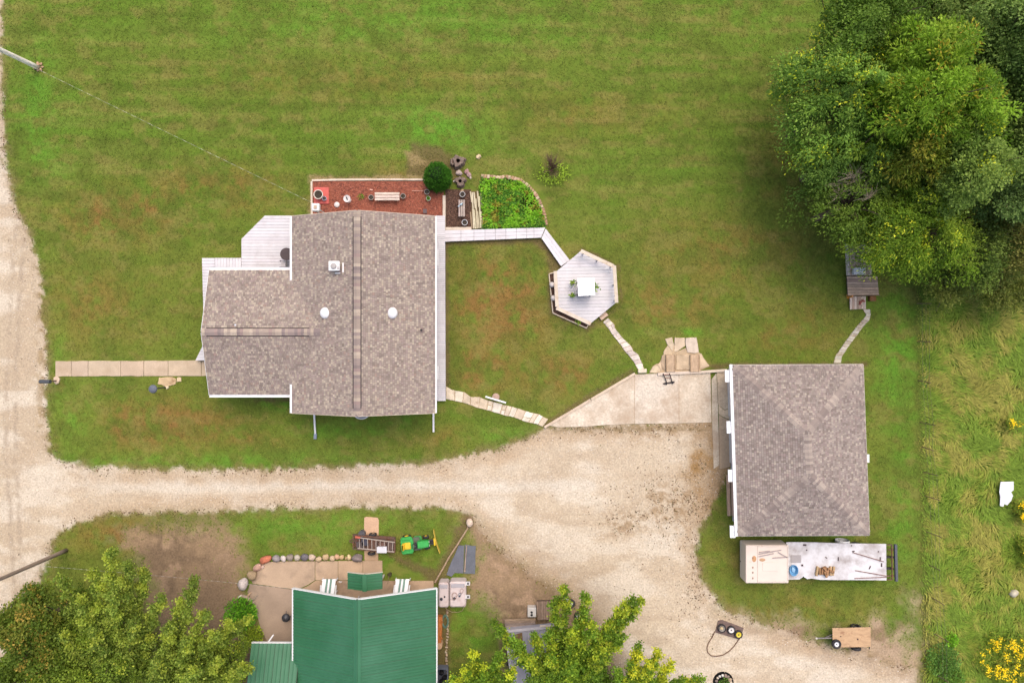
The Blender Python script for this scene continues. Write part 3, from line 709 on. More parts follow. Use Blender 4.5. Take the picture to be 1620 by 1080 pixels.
# round table and chair partly under the eave
c = at(458.5, 404, ZD); t = thing('round_table', 'dark round patio table half under the roof edge on the left deck', 'table', (c.x, c.y, ZD))
b = MB(); b.lathe((c.x, c.y, ZD+.70), [(.42, 0), (.44, .015), (.44, .03), (.40, .035)], 24, C(92, 78, 78)); b.build('tabletop', 'satin', t)
for k in range(4):
    a = math.pi/4+k*math.pi/2; b = MB(); b.tube([(c.x+.32*math.cos(a), c.y+.32*math.sin(a), ZD), (c.x+.22*math.cos(a), c.y+.22*math.sin(a), ZD+.70)], .018, 6, C(80, 70, 70)); b.build('leg', 'satin', t)
c = at(453, 419, ZD); t = thing('patio_chair', 'thin framed metal patio chair below the dark round table', 'chair', (c.x, c.y, ZD))
b = MB(); b.box((c.x, c.y, ZD+.43), (.46, .42, .03), col=C(206, 198, 198), bev=.01); b.build('seat', 'paint', t)
b = MB(); b.box((c.x+.22, c.y, ZD+.66), (.03, .42, .42), col=C(206, 198, 198), bev=.01); b.build('backrest', 'paint', t)
for s in (-1, 1):
    b = MB(); b.tube([(c.x-.3, c.y+s*.22, ZD), (c.x-.28, c.y+s*.22, ZD+.6), (c.x-.22, c.y+s*.22, ZD+.64), (c.x+.22, c.y+s*.22, ZD+.64)], .015, 6, C(96, 88, 90)); b.build('armrest', 'satin', t)
    b = MB(); b.tube([(c.x+.22, c.y+s*.2, ZD), (c.x+.22, c.y+s*.2, ZD+.44)], .015, 6, C(96, 88, 90)); b.build('leg', 'satin', t)

# ------------------------------------------------------------------ garden beds
def bed(name, label, poly, z, m):
    b = MB(); b.prism(poly, -.05, z); return struct(b.build(name, m), label)
bed('mulch_bed', 'red mulch bed behind the house', PX([(495, 287), (676, 287), (702, 300), (702, 346), (495, 346)]), .06, 'red_mulch')
bed('mulch_bed', 'dark brown mulch bed with the small bench', PX([(704.5, 300), (745, 300), (746, 361), (704.5, 361)]), .06, 'dark_mulch')
def edging(label, segs, m='cream_timber', w=.12, h=.14, group=None, col=(1, 1, 1)):
    t = thing('timber_edging', label, 'edging', at(*segs[0][0], 0), group=group)
    for p, q in segs:
        b = MB(); b.beam(at(*p, 0), at(*q, 0), w, h, jit(col, .05)); b.build('timber', m, t)
    return t
edging('pale timber edging along the top and left of the red mulch bed', [((494, 286), (535, 285)), ((535.3, 285), (606, 284.6)), ((606.3, 284.6), (675, 284.8)), ((493.6, 287.6), (494, 342))], w=.13)
edging('cream timber frame round the dark mulch bed', [((703, 310), (703, 364)), ((704.8, 362.5), (746, 362))], w=.2, h=.2)
def chips(name, poly, n, cols, seed, sz=(.04, .11), label=None):
    rr = random.Random(seed); xs = [p[0] for p in poly]; ys = [p[1] for p in poly]; b = MB()
    A = np.array([(rr.uniform(min(xs), max(xs)), rr.uniform(min(ys), max(ys))) for _ in range(n)])
    ok = sdf(A[:, 0], A[:, 1], poly) < -.5
    for (x, y) in A[ok]:
        p = at(x, y, .06); L = rr.uniform(*sz); w = L*.35; a = rr.uniform(0, math.pi); t = rr.uniform(-.3, .3)
        u = Vector((math.cos(a), math.sin(a), t*.4)); v = Vector((-math.sin(a), math.cos(a), t)); p.z += rr.uniform(.0, .03)
        b.add([p-u*L/2-v*w/2, p+u*L/2-v*w/2, p+u*L/2+v*w/2, p-u*L/2+v*w/2], [[0, 1, 2, 3]], jit(rr.choice(cols), .2, rr))
    o = b.build(name, 'mulch_chip'); o['kind'] = 'stuff'
    o['label'] = label; return o
chips('mulch_chips', [(496, 288), (676, 288), (702, 302), (702, 344), (496, 344)], 5200, [C(176, 100, 78), C(148, 84, 70), C(196, 126, 102), C(118, 74, 66), C(160, 92, 72)], 5, label='loose red bark chips over the mulch bed')
chips('mulch_chips', [(705, 302), (745, 302), (745, 360), (705, 360)], 1500, [C(96, 72, 62), C(120, 92, 78), C(76, 58, 50), C(140, 106, 90)], 6, label='loose dark bark chips around the small bench')
b = MB(); p = [at(498, 297), at(521, 297), at(521, 323), at(498, 323)]; b.prism([v[:2] for v in p], .06, .16, C(222, 106, 96)); tag(b.build('paving_slab', 'satin'), 'salmon red square platform at the left end of the red mulch bed', 'platform')
def leafset(cs, dirs, L, Wd, rng, droop=.25):
    """folded diamond leaves: cs (N,3), dirs (N,3) -> verts (4N,3), idx"""
    N = len(cs); dirs = dirs/np.linalg.norm(dirs, axis=1, keepdims=True)
    rv = rng.normal(size=(N, 3)); rv[:, 2] += 1.2
    side = np.cross(dirs, rv); side /= (np.linalg.norm(side, axis=1, keepdims=True)+1e-6)
    L = np.broadcast_to(L, (N,))[:, None]; Wd = np.broadcast_to(Wd, (N,))[:, None]
    tip = cs+dirs*L; tip[:, 2:3] -= droop*L
    mid = cs+dirs*L*.5; mid[:, 2] += .0
    v = np.stack([cs, mid-side*Wd/2, tip, mid+side*Wd/2], 1).reshape(-1, 3)
    return v, np.arange(4*N)
def leaf_obj(name, parent, cs, dirs, L, Wd, cols, rng, m='leaf', kind=None):
    v, idx = leafset(cs, dirs, L, Wd, rng)
    return npmesh(name, v, 4, idx, np.clip(cols, .003, 1), m, parent, kind, off=wloc(parent) if parent is not None else None)
def rdir(rng, n, up=.6):
    d = rng.normal(size=(n, 3)); d[:, 2] = np.abs(d[:, 2])*up+.1; return d/np.linalg.norm(d, axis=1, keepdims=True)
NR = np.random.default_rng(5)
def small_plant(name, label, cat, px, py, r, h, cols, n, L=.16, Wd=.07, z=0.0, group=None, rs=None, kind=None, stems=True):
    c = at(px, py, z); t = thing(name, label, cat, c, group=group)
    u = NR.normal(size=(n, 3)); u /= np.linalg.norm(u, axis=1, keepdims=True); u *= NR.random((n, 1))**.4
    cs = np.array([c.x, c.y, z+.02])+u*np.array([r, r, h*.5])+np.array([0, 0, h*.5])
    d = u*.8+rdir(NR, n)*.6
    ci = NR.integers(0, len(cols), n); co = np.array(cols)[ci]*NR.uniform(.75, 1.25, (n, 1))
    leaf_obj('foliage', t, cs, d, NR.uniform(.6, 1.2, n)*L, NR.uniform(.7, 1.2, n)*Wd, co, NR)
    if stems:
        b = MB()
        for k in range(5):
            a = R.uniform(0, 6.28); b.tube([(c.x, c.y, z-.02), (c.x+math.cos(a)*r*.6, c.y+math.sin(a)*r*.6, z+h*.8)], [.015, .006], 5, C(96, 84, 60))
        b.build('stem', 'bark', t)
    return t
GR = [C(70, 116, 40), C(92, 134, 46), C(56, 96, 36), C(110, 140, 56)]
def pot(label, px, py, r, h, z, col, soil=True, plant=False, group='flower pots in the garden beds', dark=None):
    c = at(px, py, z); t = thing('flower_pot', label, 'flower pot', c, group=group)
    b = MB(); b.lathe((c.x, c.y, z), [(r*.72, 0), (r*.95, h*.85), (r, h*.88), (r, h), (r*.84, h), (r*.80, h*.8)], 18, col, close=False)
    b.lathe((c.x, c.y, z), [(r*.72, 0), (r*.02, .001)], 18, col, close=False); b.build('bowl', 'paint', t)
    b = MB(); b.lathe((c.x, c.y, z+h*.6), [(r*.8, 0), (r*.8, h*.2), (r*.3, h*.26), (.01, h*.27)], 14, dark or (1, 1, 1), close=False); b.build('soil', 'soil', t)
    if plant:
        n = 60; u = NR.normal(size=(n, 3))*np.array([r*.4, r*.4, .04]); cs = u+np.array([c.x, c.y, z+h])
        leaf_obj('plant', t, cs, rdir(NR, n), .12, .05, np.array(GR)[NR.integers(0, 4, n)], NR)
    return t
pot('large cream rimmed pot on the salmon red platform', 506, 309.5, .34, .42, .16, C(228, 214, 196))
pot('small pale blue pot on the salmon red platform', 514.5, 315, .155, .25, .16, C(188, 194, 214), dark=(1.3, 1.3, 1.3))
pot('grey rimmed pot at the left end of the long plank bench', 588.3, 313.6, .19, .3, .06, C(170, 156, 146))
pot('grey rimmed pot at the right end of the long plank bench', 638.5, 311.5, .19, .3, .06, C(170, 156, 146))
pot('grey pot with dark soil half hidden under the round evergreen bush', 676, 305, .19, .3, .06, C(158, 146, 138))
pot('small white pot with green plant below the round evergreen bush', 678.5, 315, .165, .28, .06, C(232, 228, 222), plant=True)
pot('pale rimmed pot above the small bench in the dark mulch', 732, 308.8, .2, .32, .06, C(196, 192, 190), plant=False)
pot('white rimmed pot below the small bench in the dark mulch', 735.6, 353, .21, .32, .06, C(214, 212, 210))
def bench(label, x0, y0, x1, y1, along, h, npl, z=.06, col=C(216, 196, 182)):
    a = at(x0, y0, z+h); c = at(x1, y1, z+h); t = thing('bench', label, 'bench', ((a.x+c.x)/2, (a.y+c.y)/2, z))
    lx, ly = abs(c.x-a.x), abs(c.y-a.y); mx, my = (a.x+c.x)/2, (a.y+c.y)/2
    for k in range(npl):
        b = MB()
        if along == 'x': w = ly/npl; b.box((mx, my+ly/2-w*(k+.5), z+h-.02), (lx, w-.03, .04), col=jit(col, .07), bev=.006)
        else: w = lx/npl; b.box((mx-lx/2+w*(k+.5), my, z+h-.02), (w-.03, ly, .04), col=jit(col, .07), bev=.006)
        b.build('slat', 'old_wood' if along == 'x' else 'old_wood_y', t)
    for s in (-1, 1):
        b = MB()
        if along == 'x': b.box((mx+s*(lx/2-.2), my, z+(h-.04)/2), (.06, ly*.8, h-.044), col=col)
        else: b.box((mx, my+s*(ly/2-.15), z+(h-.04)/2), (lx*.8, .06, h-.044), col=col)
        b.build('leg', 'old_wood', t)
    return t
bench('long pale bench of three planks between two pots on the red mulch', 592.8, 304, 632, 317.3, 'x', .45, 3, col=C(226, 206, 190))
bench('small grey plank bench with a pale blue ornament on dark mulch', 725, 316, 735.8, 342.5, 'y', .4, 3, col=C(196, 178, 166))
c = at(729.5, 323.5, .46); t = thing('garden_ornament', 'pale blue bird shaped ornament on the small grey plank bench', 'ornament', (c.x, c.y, .462))
b = MB(); b.blob((c.x, c.y, .52), (.12, .07, .06), 3, .1, .5, C(190, 214, 226)); b.build('body', 'paint', t, smooth=True)
b = MB(); b.blob((c.x+.12, c.y+.06, .6), (.04, .04, .045), 4, .05, 0, C(205, 222, 230), fine=False); b.build('head', 'paint', t, smooth=True)
b = MB(); b.poly3([(c.x-.08, c.y-.02, .53), (c.x-.24, c.y-.16, .56), (c.x-.12, c.y-.18, .54)], .02, C(176, 200, 216)); b.build('tail', 'paint', t)
c = at(533.2, 324, .06); b = MB(); b.lathe((c.x, c.y, .06), [(.19, 0), (.2, .05), (.17, .1), (.05, .14), (.01, .145)], 16, C(240, 226, 220)); tag(b.build('garden_disc', 'paint', smooth=False), 'small white round disc on the red mulch near the roof edge', 'ornament')
c = at(552, 317, .06); t = thing('bird_bath', 'white round bird bath with a dark heron figure on the red mulch', 'bird bath', (c.x, c.y, .06))
b = MB(); b.lathe((c.x, c.y, .06), [(.17, 0), (.07, .08), (.06, .42), (.10, .5), (.25, .56), (.25, .6), (.2, .585), (.04, .55)], 20, C(236, 226, 222)); b.build('basin', 'paint', t)
b = MB(); b.tube([(c.x+.02, c.y-.06, .6), (c.x+.02, c.y+.0, .75), (c.x, c.y+.1, .9), (c.x-.02, c.y+.16, .86)], [.03, .05, .02, .012], 7, C(96, 112, 112)); b.build('figure', 'satin', t, smooth=True)
b = MB(); c = at(587.5, 300.5, .06); b.box((c.x, c.y, .09), (.2, .07, .06), rz=-.2, col=C(244, 190, 170)); tag(b.build('brick', 'brick'), 'pale pink brick fragment lying above the long plank bench', 'brick')
b = MB(); b.beam(at(652, 302, .07), at(670, 302, .07), .05, .04, C(226, 170, 148)); tag(b.build('stake', 'old_wood'), 'thin pale stake lying on red mulch left of the evergreen bush', 'stake')
small_plant('plant', 'small green tuft growing in the red mulch left of the long bench', 'plant', 572, 312, .22, .15, GR, 70, .12, .05, .06, stems=False)
# box on posts beside the house corner with the service wire
zt = 3.1; c = at(498.5, 327.5, zt); bx0 = Vector((c.x, c.y, 0))
pb = thing('box_on_posts', 'white square box on two thin posts beside the upper left corner of the house roof', 'post box', (c.x, c.y, 0))
b = MB(); b.box((c.x, c.y, zt-.2), (.52, .52, .36), bev=.05); b.build('box', 'white_trim', pb)
b = MB(); b.box((c.x+.01, c.y+.0, zt-.005), (.2, .22, .05), col=C(206, 178, 152)); b.build('cap', 'satin', pb)
for s in (-1, 1): b = MB(); b.tube([(c.x+s*.19, c.y-.1, 0), (c.x+s*.19, c.y-.1, zt-.38)], .035, 8, C(226, 222, 220)); b.build('post', 'paint', pb)
b = MB(); c2 = at(673, 335, .06); t = thing('hose_bracket', 'small dark metal bracket stand on the red mulch near the lower right corner', 'bracket', (c2.x, c2.y, .06))
b.box((c2.x, c2.y, .3), (.26, .3, .04), col=C(112, 92, 92)); b.build('plate', 'satin', t)
for s in (-1, 1): b = MB(); b.tube([(c2.x+s*.08, c2.y-.1, .06), (c2.x+s*.08, c2.y-.1, .3)], .02, 6, C(150, 140, 140)); b.build('post', 'satin', t)
# hollow stumps
def stump(label, px, py, r, h, seed, hole=True, grp=None):
    c = at(px, py, 0); rr = random.Random(seed); t = thing('tree_stump', label, 'stump', c); n = 22
    ph = [rr.uniform(0, 6.28) for _ in range(4)]; f = lambda a: 1+.16*math.sin(3*a+ph[0])+.1*math.sin(5*a+ph[1])+.08*math.sin(8*a+ph[2])
    prof = [(1.25, 0), (1.02, h*.35), (.98, h*.9), (.85, h), (.38, h*.97)]+([(.32, h*.9), (.26, h*.3), (.01, h*.28)] if hole else [(.01, h)])
    vs = []
    cols = [C(132, 112, 98), C(140, 120, 106), C(146, 126, 112), C(138, 120, 108), C(120, 96, 84), C(70, 56, 50), C(54, 44, 40)]
    b = MB()
    for (k, z) in prof:
        for i in range(n): a = 6.2832*i/n; rr_ = r*k*(f(a) if k > .5 else 1+.25*(f(a)-1)); vs.append((c.x+rr_*math.cos(a), c.y+rr_*math.sin(a), z+rr.uniform(-.015, .015)))
    base = 0
    for q_ in range(len(prof)-1):
        fs = []
        for i in range(n): j = (i+1) % n; fs.append([q_*n+i, q_*n+j, q_*n+n+j, q_*n+n+i])
        b.f += fs; b.c += [jit(cols[min(q_, 6)], .14, rr) for _ in fs]
    b.v = vs; b.build('stump_body', 'bark', t); return t
stump('upper grey hollow stump right of the round evergreen bush', 725.5, 257, .40, .5, 1)
stump('lower grey hollow stump between the evergreen bush and brick edging', 728.5, 288.5, .34, .42, 2)
stump('solid grey stump touching the upper hollow stump', 717.5, 258, .22, .4, 3, False)
for i, (x, y, r, cl) in enumerate(((726, 274, .24, C(196, 176, 166)), (738, 272, .2, C(176, 138, 132)), (742, 277, .2, C(184, 150, 146)), (719, 287, .1, C(240, 230, 220)), (731, 302, .12, C(200, 170, 136)), (744, 281, .12, C(220, 200, 180)))):
    b = MB(); c = at(x, y, 0); b.blob((c.x, c.y, r*.5), (r, r*.8, r*.7), i+20, .16, i, cl, flat=.5*r)
    tag(b.build('garden_rock', 'boulder', smooth=False), ['pale rock between the two hollow stumps', 'reddish rock right of the hollow stumps', 'pinkish rock at the start of the brick edging', 'small white stone left of the lower hollow stump', 'tan stone just below the lower hollow stump', 'small cream stone under the pinkish rocks'][i], 'rock', 'rocks round the hollow stumps')
c = at(757.5, 248, 0); b = MB(); b.blob((c.x, c.y, .08), (.19, .17, .14), 31, .2, 0, C(232, 206, 164), flat=.08); tag(b.build('garden_rock', 'boulder'), 'small cream rock alone on the lawn above the brick edging', 'rock')
# weathered plank steps
t = thing('plank_platform', 'weathered pale plank platform between dark mulch and weedy bed', 'platform', at(754, 335, 0))
rr = random.Random(9)
for k in range(7):
    x = 744.5+k*2.75; y0 = 303+rr.uniform(-1, 14 if k > 2 else 2); y1 = 362+rr.uniform(-1, .5)
    segs = [(y0, y1)] if k % 2 else [(y0, 325+rr.uniform(-6, 6)), (331+rr.uniform(-2, 6), y1)]
    for s0, s1 in segs:
        b = MB(); p, q_ = at(x+.25*rr.uniform(-1, 1)+.2*k*0, s0, 0), at(x+2.4, s1, 0); p.z = q_.z = .05; b.beam(p, q_, .10, .07+rr.uniform(0, .03), jit(rr.choice([C(214, 200, 168), C(198, 178, 140), C(226, 214, 186), C(170, 146, 116)]), .1, rr)); b.build('plank', 'old_wood_y', t)
b = MB(); b.prism(PX([(744, 303), (764, 303), (765, 362), (746, 362)]), .0, .05, C(120, 100, 70)); b.build('joist', 'old_wood_y', t)
# brick edging
t = thing('brick_edging', 'curved edging of weathered tan bricks round the weedy garden bed', 'edging', at(820, 290, 0))
curve = [(761, 279), (775, 280), (788, 281.5), (800, 280.5), (812, 282), (822, 285), (831, 291), (840, 299), (848, 309), (854, 320), (859, 333), (862, 345), (863.5, 358)]
pts = [at(x, y) for x, y in curve]; Ls = [0]
for i in range(1, len(pts)): Ls.append(Ls[-1]+(pts[i]-pts[i-1]).length)
s = 0.1; k = 0; srcb = []
while s < Ls[-1]:
    i = max(j for j in range(len(Ls)-1) if Ls[j] <= s); f = (s-Ls[i])/(Ls[i+1]-Ls[i]); p = pts[i].lerp(pts[i+1], f); d = pts[i+1]-pts[i]; a = math.atan2(d.y, d.x)
    if len(srcb) < 6:
        b = MB(); b.box((0, 0, .06), (.19, .26, .12), col=jit([C(204, 172, 142), C(190, 152, 122), C(214, 190, 160), C(176, 140, 116)][k % 4], .12), bev=.012); o = b.build('brick', 'brick', t, local=True); srcb.append(o); o.location = p-t.location; o.rotation_euler = (0, 0, a)
    else: inst(R.choice(srcb), t, p-t.location+Vector((R.uniform(-.02, .02), R.uniform(-.02, .02), R.uniform(-.03, .01))), a+R.uniform(-.15, .15))
    s += .215; k += 1
c = at(788, 281, .13); b = MB(); b.blob((c.x, c.y, .17), (.16, .12, .07), 77, .15, 0, C(240, 214, 176), flat=.05); tag(b.build('garden_rock', 'boulder'), 'cream stone lying on top of the brick edging', 'rock')
# weeds of the garden bed (nobody could count them)
wp = [(762, 284), (800, 284), (822, 288), (840, 302), (852, 322), (859, 345), (861, 361), (764, 364), (763, 320), (758, 300)]
n = 15000; X = NR.uniform(748, 864, n); Y = NR.uniform(280, 368, n)
dd = sdf(X, Y, wp); den = .35+.9*fbm(X, Y, 1/12, 4, 3)-.5*gauss(X, Y, 840, 320, 26, 20)-.4*gauss(X, Y, 768, 292, 12, 12); ok = (dd < NR.uniform(-3, 2.0, n)) & (NR.random(n) < den)
X, Y = X[ok], Y[ok]; n = len(X); hh = .08+.42*fbm(X, Y, 1/10, 8, 3)*np.clip(-sdf(X, Y, wp)/6+.5, .3, 1)*NR.uniform(.4, 1, n)
cs = np.stack([(X-810)*S, (540-Y)*S, hh], 1); nn = fbm(X, Y, 1/11, 2, 3)
cw = np.array(GR)[NR.integers(0, 4, n)]; cw = np.where((nn > .54)[:, None], np.array(C(112, 158, 48))*np.ones((n, 1)), cw); red = fbm(X, Y, 1/6, 13, 2) > .70
cw = np.where(red[:, None], np.array(C(128, 124, 56))*np.ones((n, 1)), cw)*NR.uniform(.7, 1.3, (n, 1))
leaf_obj('weeds', None, cs, rdir(NR, n, .35), NR.uniform(.10, .24, n), NR.uniform(.06, .13, n), cw, NR, kind='stuff')['label'] = 'dense green weeds filling the brick edged garden bed'
b = MB(); b.prism(PX(wp), -.04, .03, C(120, 96, 70)); struct(b.build('garden_bed_soil', 'dark_mulch'), 'bare soil under the weedy bed')

# ------------------------------------------------------------------ white boardwalk and six sided deck
bw_ = thing('boardwalk', 'white boardwalk from the right deck to the six sided deck', 'boardwalk', at(782, 370, 0))
joints = [703.5, 729.5, 750, 767.5, 784, 800.5, 817, 833.5, 845]
ZB = .3
topy = lambda x: 364.5-(x-703)*.028; boty = lambda x: 382.3-(x-703)*.042
for i, x in enumerate(joints):
    x1 = joints[i+1] if i+1 < len(joints) else None
    cnt = 3
    for k in range(cnt):
        f0, f1 = k/cnt, (k+1)/cnt; g = .35 if k else 0
        y = lambda xx, f: topy(xx)+(boty(xx)-topy(xx))*f
        xe = lambda f: (x1-.45) if x1 else (862.5-6.5*f)
        P = [(x, y(x, f0)+g), (xe(f0), y(xe(f0), f0)+g), (xe(f1), y(xe(f1), f1)), (x, y(x, f1))]
        b = MB(); b.prism(PX(P, ZB), ZB-.05, ZB+R.uniform(-.003, .003), jit((1, 1, 1), .035)); b.build('board', 'deck_board', bw_)
A0, A1, B0, B1 = (863.3, 361.5), (901.5, 411.5), (856.8, 376.8), (887.5, 421)
for k in range(3):
    f0, f1 = k/3+.012, (k+1)/3
    m_ = lambda P, Q, f: (P[0]+(Q[0]-P[0])*f, P[1]+(Q[1]-P[1])*f)
    b = MB(); b.prism(PX([m_(A0, B0, f0), m_(A1, B1, f0), m_(A1, B1, f1), m_(A0, B0, f1)], ZB), ZB-.05, ZB+R.uniform(-.003, .003), jit((1, 1, 1), .035)); b.build('board', 'deck_board', bw_)
b = MB(); b.prism(PX([(704, 365.5), (862, 361), (856, 375), (704, 381.5)], ZB), 0, ZB-.052); b.prism(PX([(864, 363.5), (900, 412), (888, 419), (858.5, 375.5)], ZB), 0, ZB-.054); b.build('frame', 'deck_frame', bw_)
HEX = [(920, 396), (973, 420), (976.5, 477), (933, 512.5), (880, 488), (877, 432)]; ZH = .5
hd = deck('deck', 'six sided white board deck standing alone in the lawn', [(PX(HEX, ZH), math.radians(1.5))], ZH, bw=.235)
def rail(label, pts, zt):
    t = thing('deck_rail', label, 'rail', (*at(*pts[0], zt)[:2], ZH))
    for i in range(len(pts)-1):
        b = MB(); p, q_ = at(*pts[i], zt), at(*pts[i+1], zt)
        d = (q_-p).normalized(); b.beam(p-d*(.06 if i else .1)+Vector((0, 0, -.05)), q_-d*(.11 if i < len(pts)-2 else -.08)+Vector((0, 0, -.05)), .24, .05, jit((1, 1, 1), .04)); b.build('cap_board', 'cream_timber', t)
        ctr = at(926, 454, zt)
        for f in ((.05, .5, .94) if i == 0 else (.5, .97)):
            pp = p.lerp(q_, f); pp = pp+(ctr-pp).normalized()*.05; b = MB(); b.box((pp.x, pp.y, (ZH+zt-.05)/2), (.09, .09, zt-.052-ZH), col=C(232, 222, 214)); b.build('post', 'satin', t)
    return t
rail('cream topped rail along the upper right sides of the six sided deck', [(921, 397.5), (972, 421.5), (975.5, 477)], 1.3)
rail('cream topped rail along the lower left sides of the six sided deck', [(878.5, 431), (881.5, 487.5), (933, 511.5)], 1.3)
# square topped stand with plants
zS = 2.25; pc = at(927.5, 453.5, zS); st = thing('planter_stand', 'tall stand with square white boarded top in the middle of the six sided deck', 'planter stand', (pc.x, pc.y, ZH))
a_ = math.radians(3.0)
for k in range(6):
    w = 1.18/6; u = -.59+w*(k+.5); b = MB(); b.box((pc.x+u*math.cos(a_), pc.y+u*math.sin(a_), zS-.02), (w-.012, 1.22, .04), rz=a_, col=jit((1.12, 1.12, 1.12), .02)); b.build('top_board', 'white_trim', st)
b = MB(); b.box((pc.x, pc.y, zS-.09), (1.1, 1.1, .1), rz=a_, col=C(150, 140, 136)); b.build('frame', 'satin', st)
for sx in (-1, 1):
    for sy in (-1, 1):
        b = MB(); b.box((pc.x+sx*.46, pc.y+sy*.46, (ZH+zS-.14)/2), (.09, .09, zS-.142-ZH), col=C(96, 80, 76)); b.build('post', 'satin', st)
b = MB(); b.lathe((pc.x+.0, pc.y-.05, ZH), [(.42, 0), (.48, .3), (.44, .62), (.38, .62), (.36, .4)], 18, C(104, 84, 78), close=False); b.lathe((pc.x, pc.y-.05, ZH+.45), [(.4, 0), (.01, .02)], 18, C(60, 48, 40), close=False); b.build('drum', 'satin', st)
for (dx, dy, lb) in ((.74, .05, 'leafy green potted plant at the right of the white topped stand'), (-.74, .38, 'thin green potted plant at the upper left of the white topped stand'), (-.78, -.5, 'small green potted plant at the lower left of the white topped stand')):
    pp = (pc.x+dx*1.03-.03, pc.y+dy+.02, ZH); t = thing('potted_plant', lb, 'potted plant', pp)
    b = MB(); b.lathe(pp, [(.1, 0), (.14, .25), (.12, .25), (.02, .2)], 12, C(110, 92, 84)); b.build('bowl', 'satin', t)
    n = 70 if dx > 0 else 34; u = NR.normal(size=(n, 3))*np.array([.13, .13, .12])*(1 if dx > 0 else .7)+np.array([pp[0], pp[1], ZH+.5])
    leaf_obj('foliage', t, u, rdir(NR, n), .2, .08, np.array([C(104, 134, 52), C(84, 116, 46), C(130, 150, 70)])[NR.integers(0, 3, n)], NR)
# mulch strip and edging by the six sided deck
bed('mulch_bed', 'narrow mulch strip along the lower left of the six sided deck', PX([(868.5, 434), (877.5, 432), (880.5, 488), (932.5, 513), (928, 518.5), (875, 495)]), .05, 'dark_mulch')
edging('thin pale edging round the mulch strip of the six sided deck', [((868.5, 433.5), (874.5, 494.5)), ((874.5, 495), (928, 519)), ((868.8, 433.3), (876, 431.3)), ((928, 518.5), (930.5, 513))], w=.07, h=.12, col=(1, .97, .94))
for y, x in ((450.5, 873.3), (471.5, 875.3)):
    c = at(x, y, .05); b = MB(); b.lathe((c.x, c.y, .05), [(.12, 0), (.19, .06), (.2, .16), (.17, .27), (.08, .32), (.01, .33)], 16, C(246, 232, 222)); tag(b.build('garden_globe', 'paint', smooth=True), 'upper white round globe on the mulch strip beside the six sided deck' if y < 460 else 'lower white round globe on the mulch strip beside the six sided deck', 'garden globe', 'white globes beside the deck')
small_plant('plant', 'small bright green plant in the mulch strip below the six sided deck', 'plant', 914, 508.5, .2, .25, [C(120, 150, 60), C(140, 164, 74)], 60, .13, .06, .05)
sp = thing('step', 'pale two board wooden step at the lower edge of the six sided deck', 'step', at(953, 500, 0))
for k, (u0, u1) in enumerate(((0, .48), (.53, 1.0))):
    P = [(945.5, 498.5), (956.5, 490.8), (962.5, 498.5), (951.5, 506.5)]
    l_ = lambda p, q_, f: (p[0]+(q_[0]-p[0])*f, p[1]+(q_[1]-p[1])*f)
    b = MB(); b.prism(PX([l_(P[0], P[3], u0), l_(P[1], P[2], u0), l_(P[1], P[2], u1), l_(P[0], P[3], u1)], .22), .17, .22, jit(C(222, 192, 166), .06)); b.build('tread', 'old_wood', sp)
b = MB(); b.prism(PX([(947, 498.8), (956, 492.2), (961, 498.5), (951.7, 505.2)], .1), 0, .168, C(130, 104, 84)); b.build('riser', 'old_wood', sp)

# ------------------------------------------------------------------ round evergreen bush and shrubs on the lawn
c = at(694, 284, 0); t = thing('evergreen_bush', 'round dark green clipped evergreen bush at the corner of the red mulch', 'bush', c)
n = 15000; u = NR.normal(size=(n, 3)); u /= np.linalg.norm(u, axis=1, keepdims=True); u[:, 2] = np.abs(u[:, 2])*1.0
rad = NR.uniform(.80, 1.06, (n, 1))*(1+.20*(fbm(u[:, 0]*9, u[:, 1]*9, 1, 5, 3)-.5)[:, None]*2)
cs = u*rad*np.array([.93, .93, 1.7])+np.array([c.x, c.y, .25])
dk = NR.uniform(.6, 1.3, (n, 1))
leaf_obj('foliage', t, cs, u*.7+rdir(NR, n)*.8, NR.uniform(.07, .14, n), .035, np.array(C(56, 100, 32))*dk, NR)
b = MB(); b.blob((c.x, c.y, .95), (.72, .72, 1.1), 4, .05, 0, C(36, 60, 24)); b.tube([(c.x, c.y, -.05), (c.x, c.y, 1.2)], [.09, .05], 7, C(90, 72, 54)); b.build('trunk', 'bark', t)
c = at(873, 268, 0); t = thing('bare_shrub', 'brown twiggy shrub with yellow green sprouts alone on the lawn', 'shrub', c)
b = MB()
for k in range(70):
    a = R.uniform(0, 6.28); r = R.uniform(.3, 1.0); h = R.uniform(.5, 1.2); p0 = Vector((c.x+R.uniform(-.1, .1), c.y+R.uniform(-.1, .1)-.05, 0)); p2 = Vector((c.x+r*math.cos(a)*.9, c.y+r*math.sin(a)*1.15+.12, h)); p1 = p0.lerp(p2, .5)+Vector((0, 0, .15))
    b.tube([p0, p1, p2], [.018, .012, .006], 4, jit(C(126, 100, 84), .2), cap=False)
    for q_ in range(2): b.tube([p1, p1.lerp(p2, .8)+Vector((R.uniform(-.25, .25), R.uniform(-.25, .25), R.uniform(0, .2)))], [.009, .004], 3, jit(C(136, 110, 92), .2), cap=False)
b.build('branches', 'bark', t)
n = 420; a = NR.uniform(0, 6.28, n); r = .75+.5*NR.normal(size=n)*.5; cs = np.stack([c.x+.1+r*np.cos(a), c.y-.35+r*np.sin(a)*.75, NR.uniform(.05, .35, n)], 1)
leaf_obj('foliage', t, cs, rdir(NR, n), NR.uniform(.1, .2, n), .08, np.array(C(134, 158, 62))*NR.uniform(.7, 1.25, (n, 1)), NR)

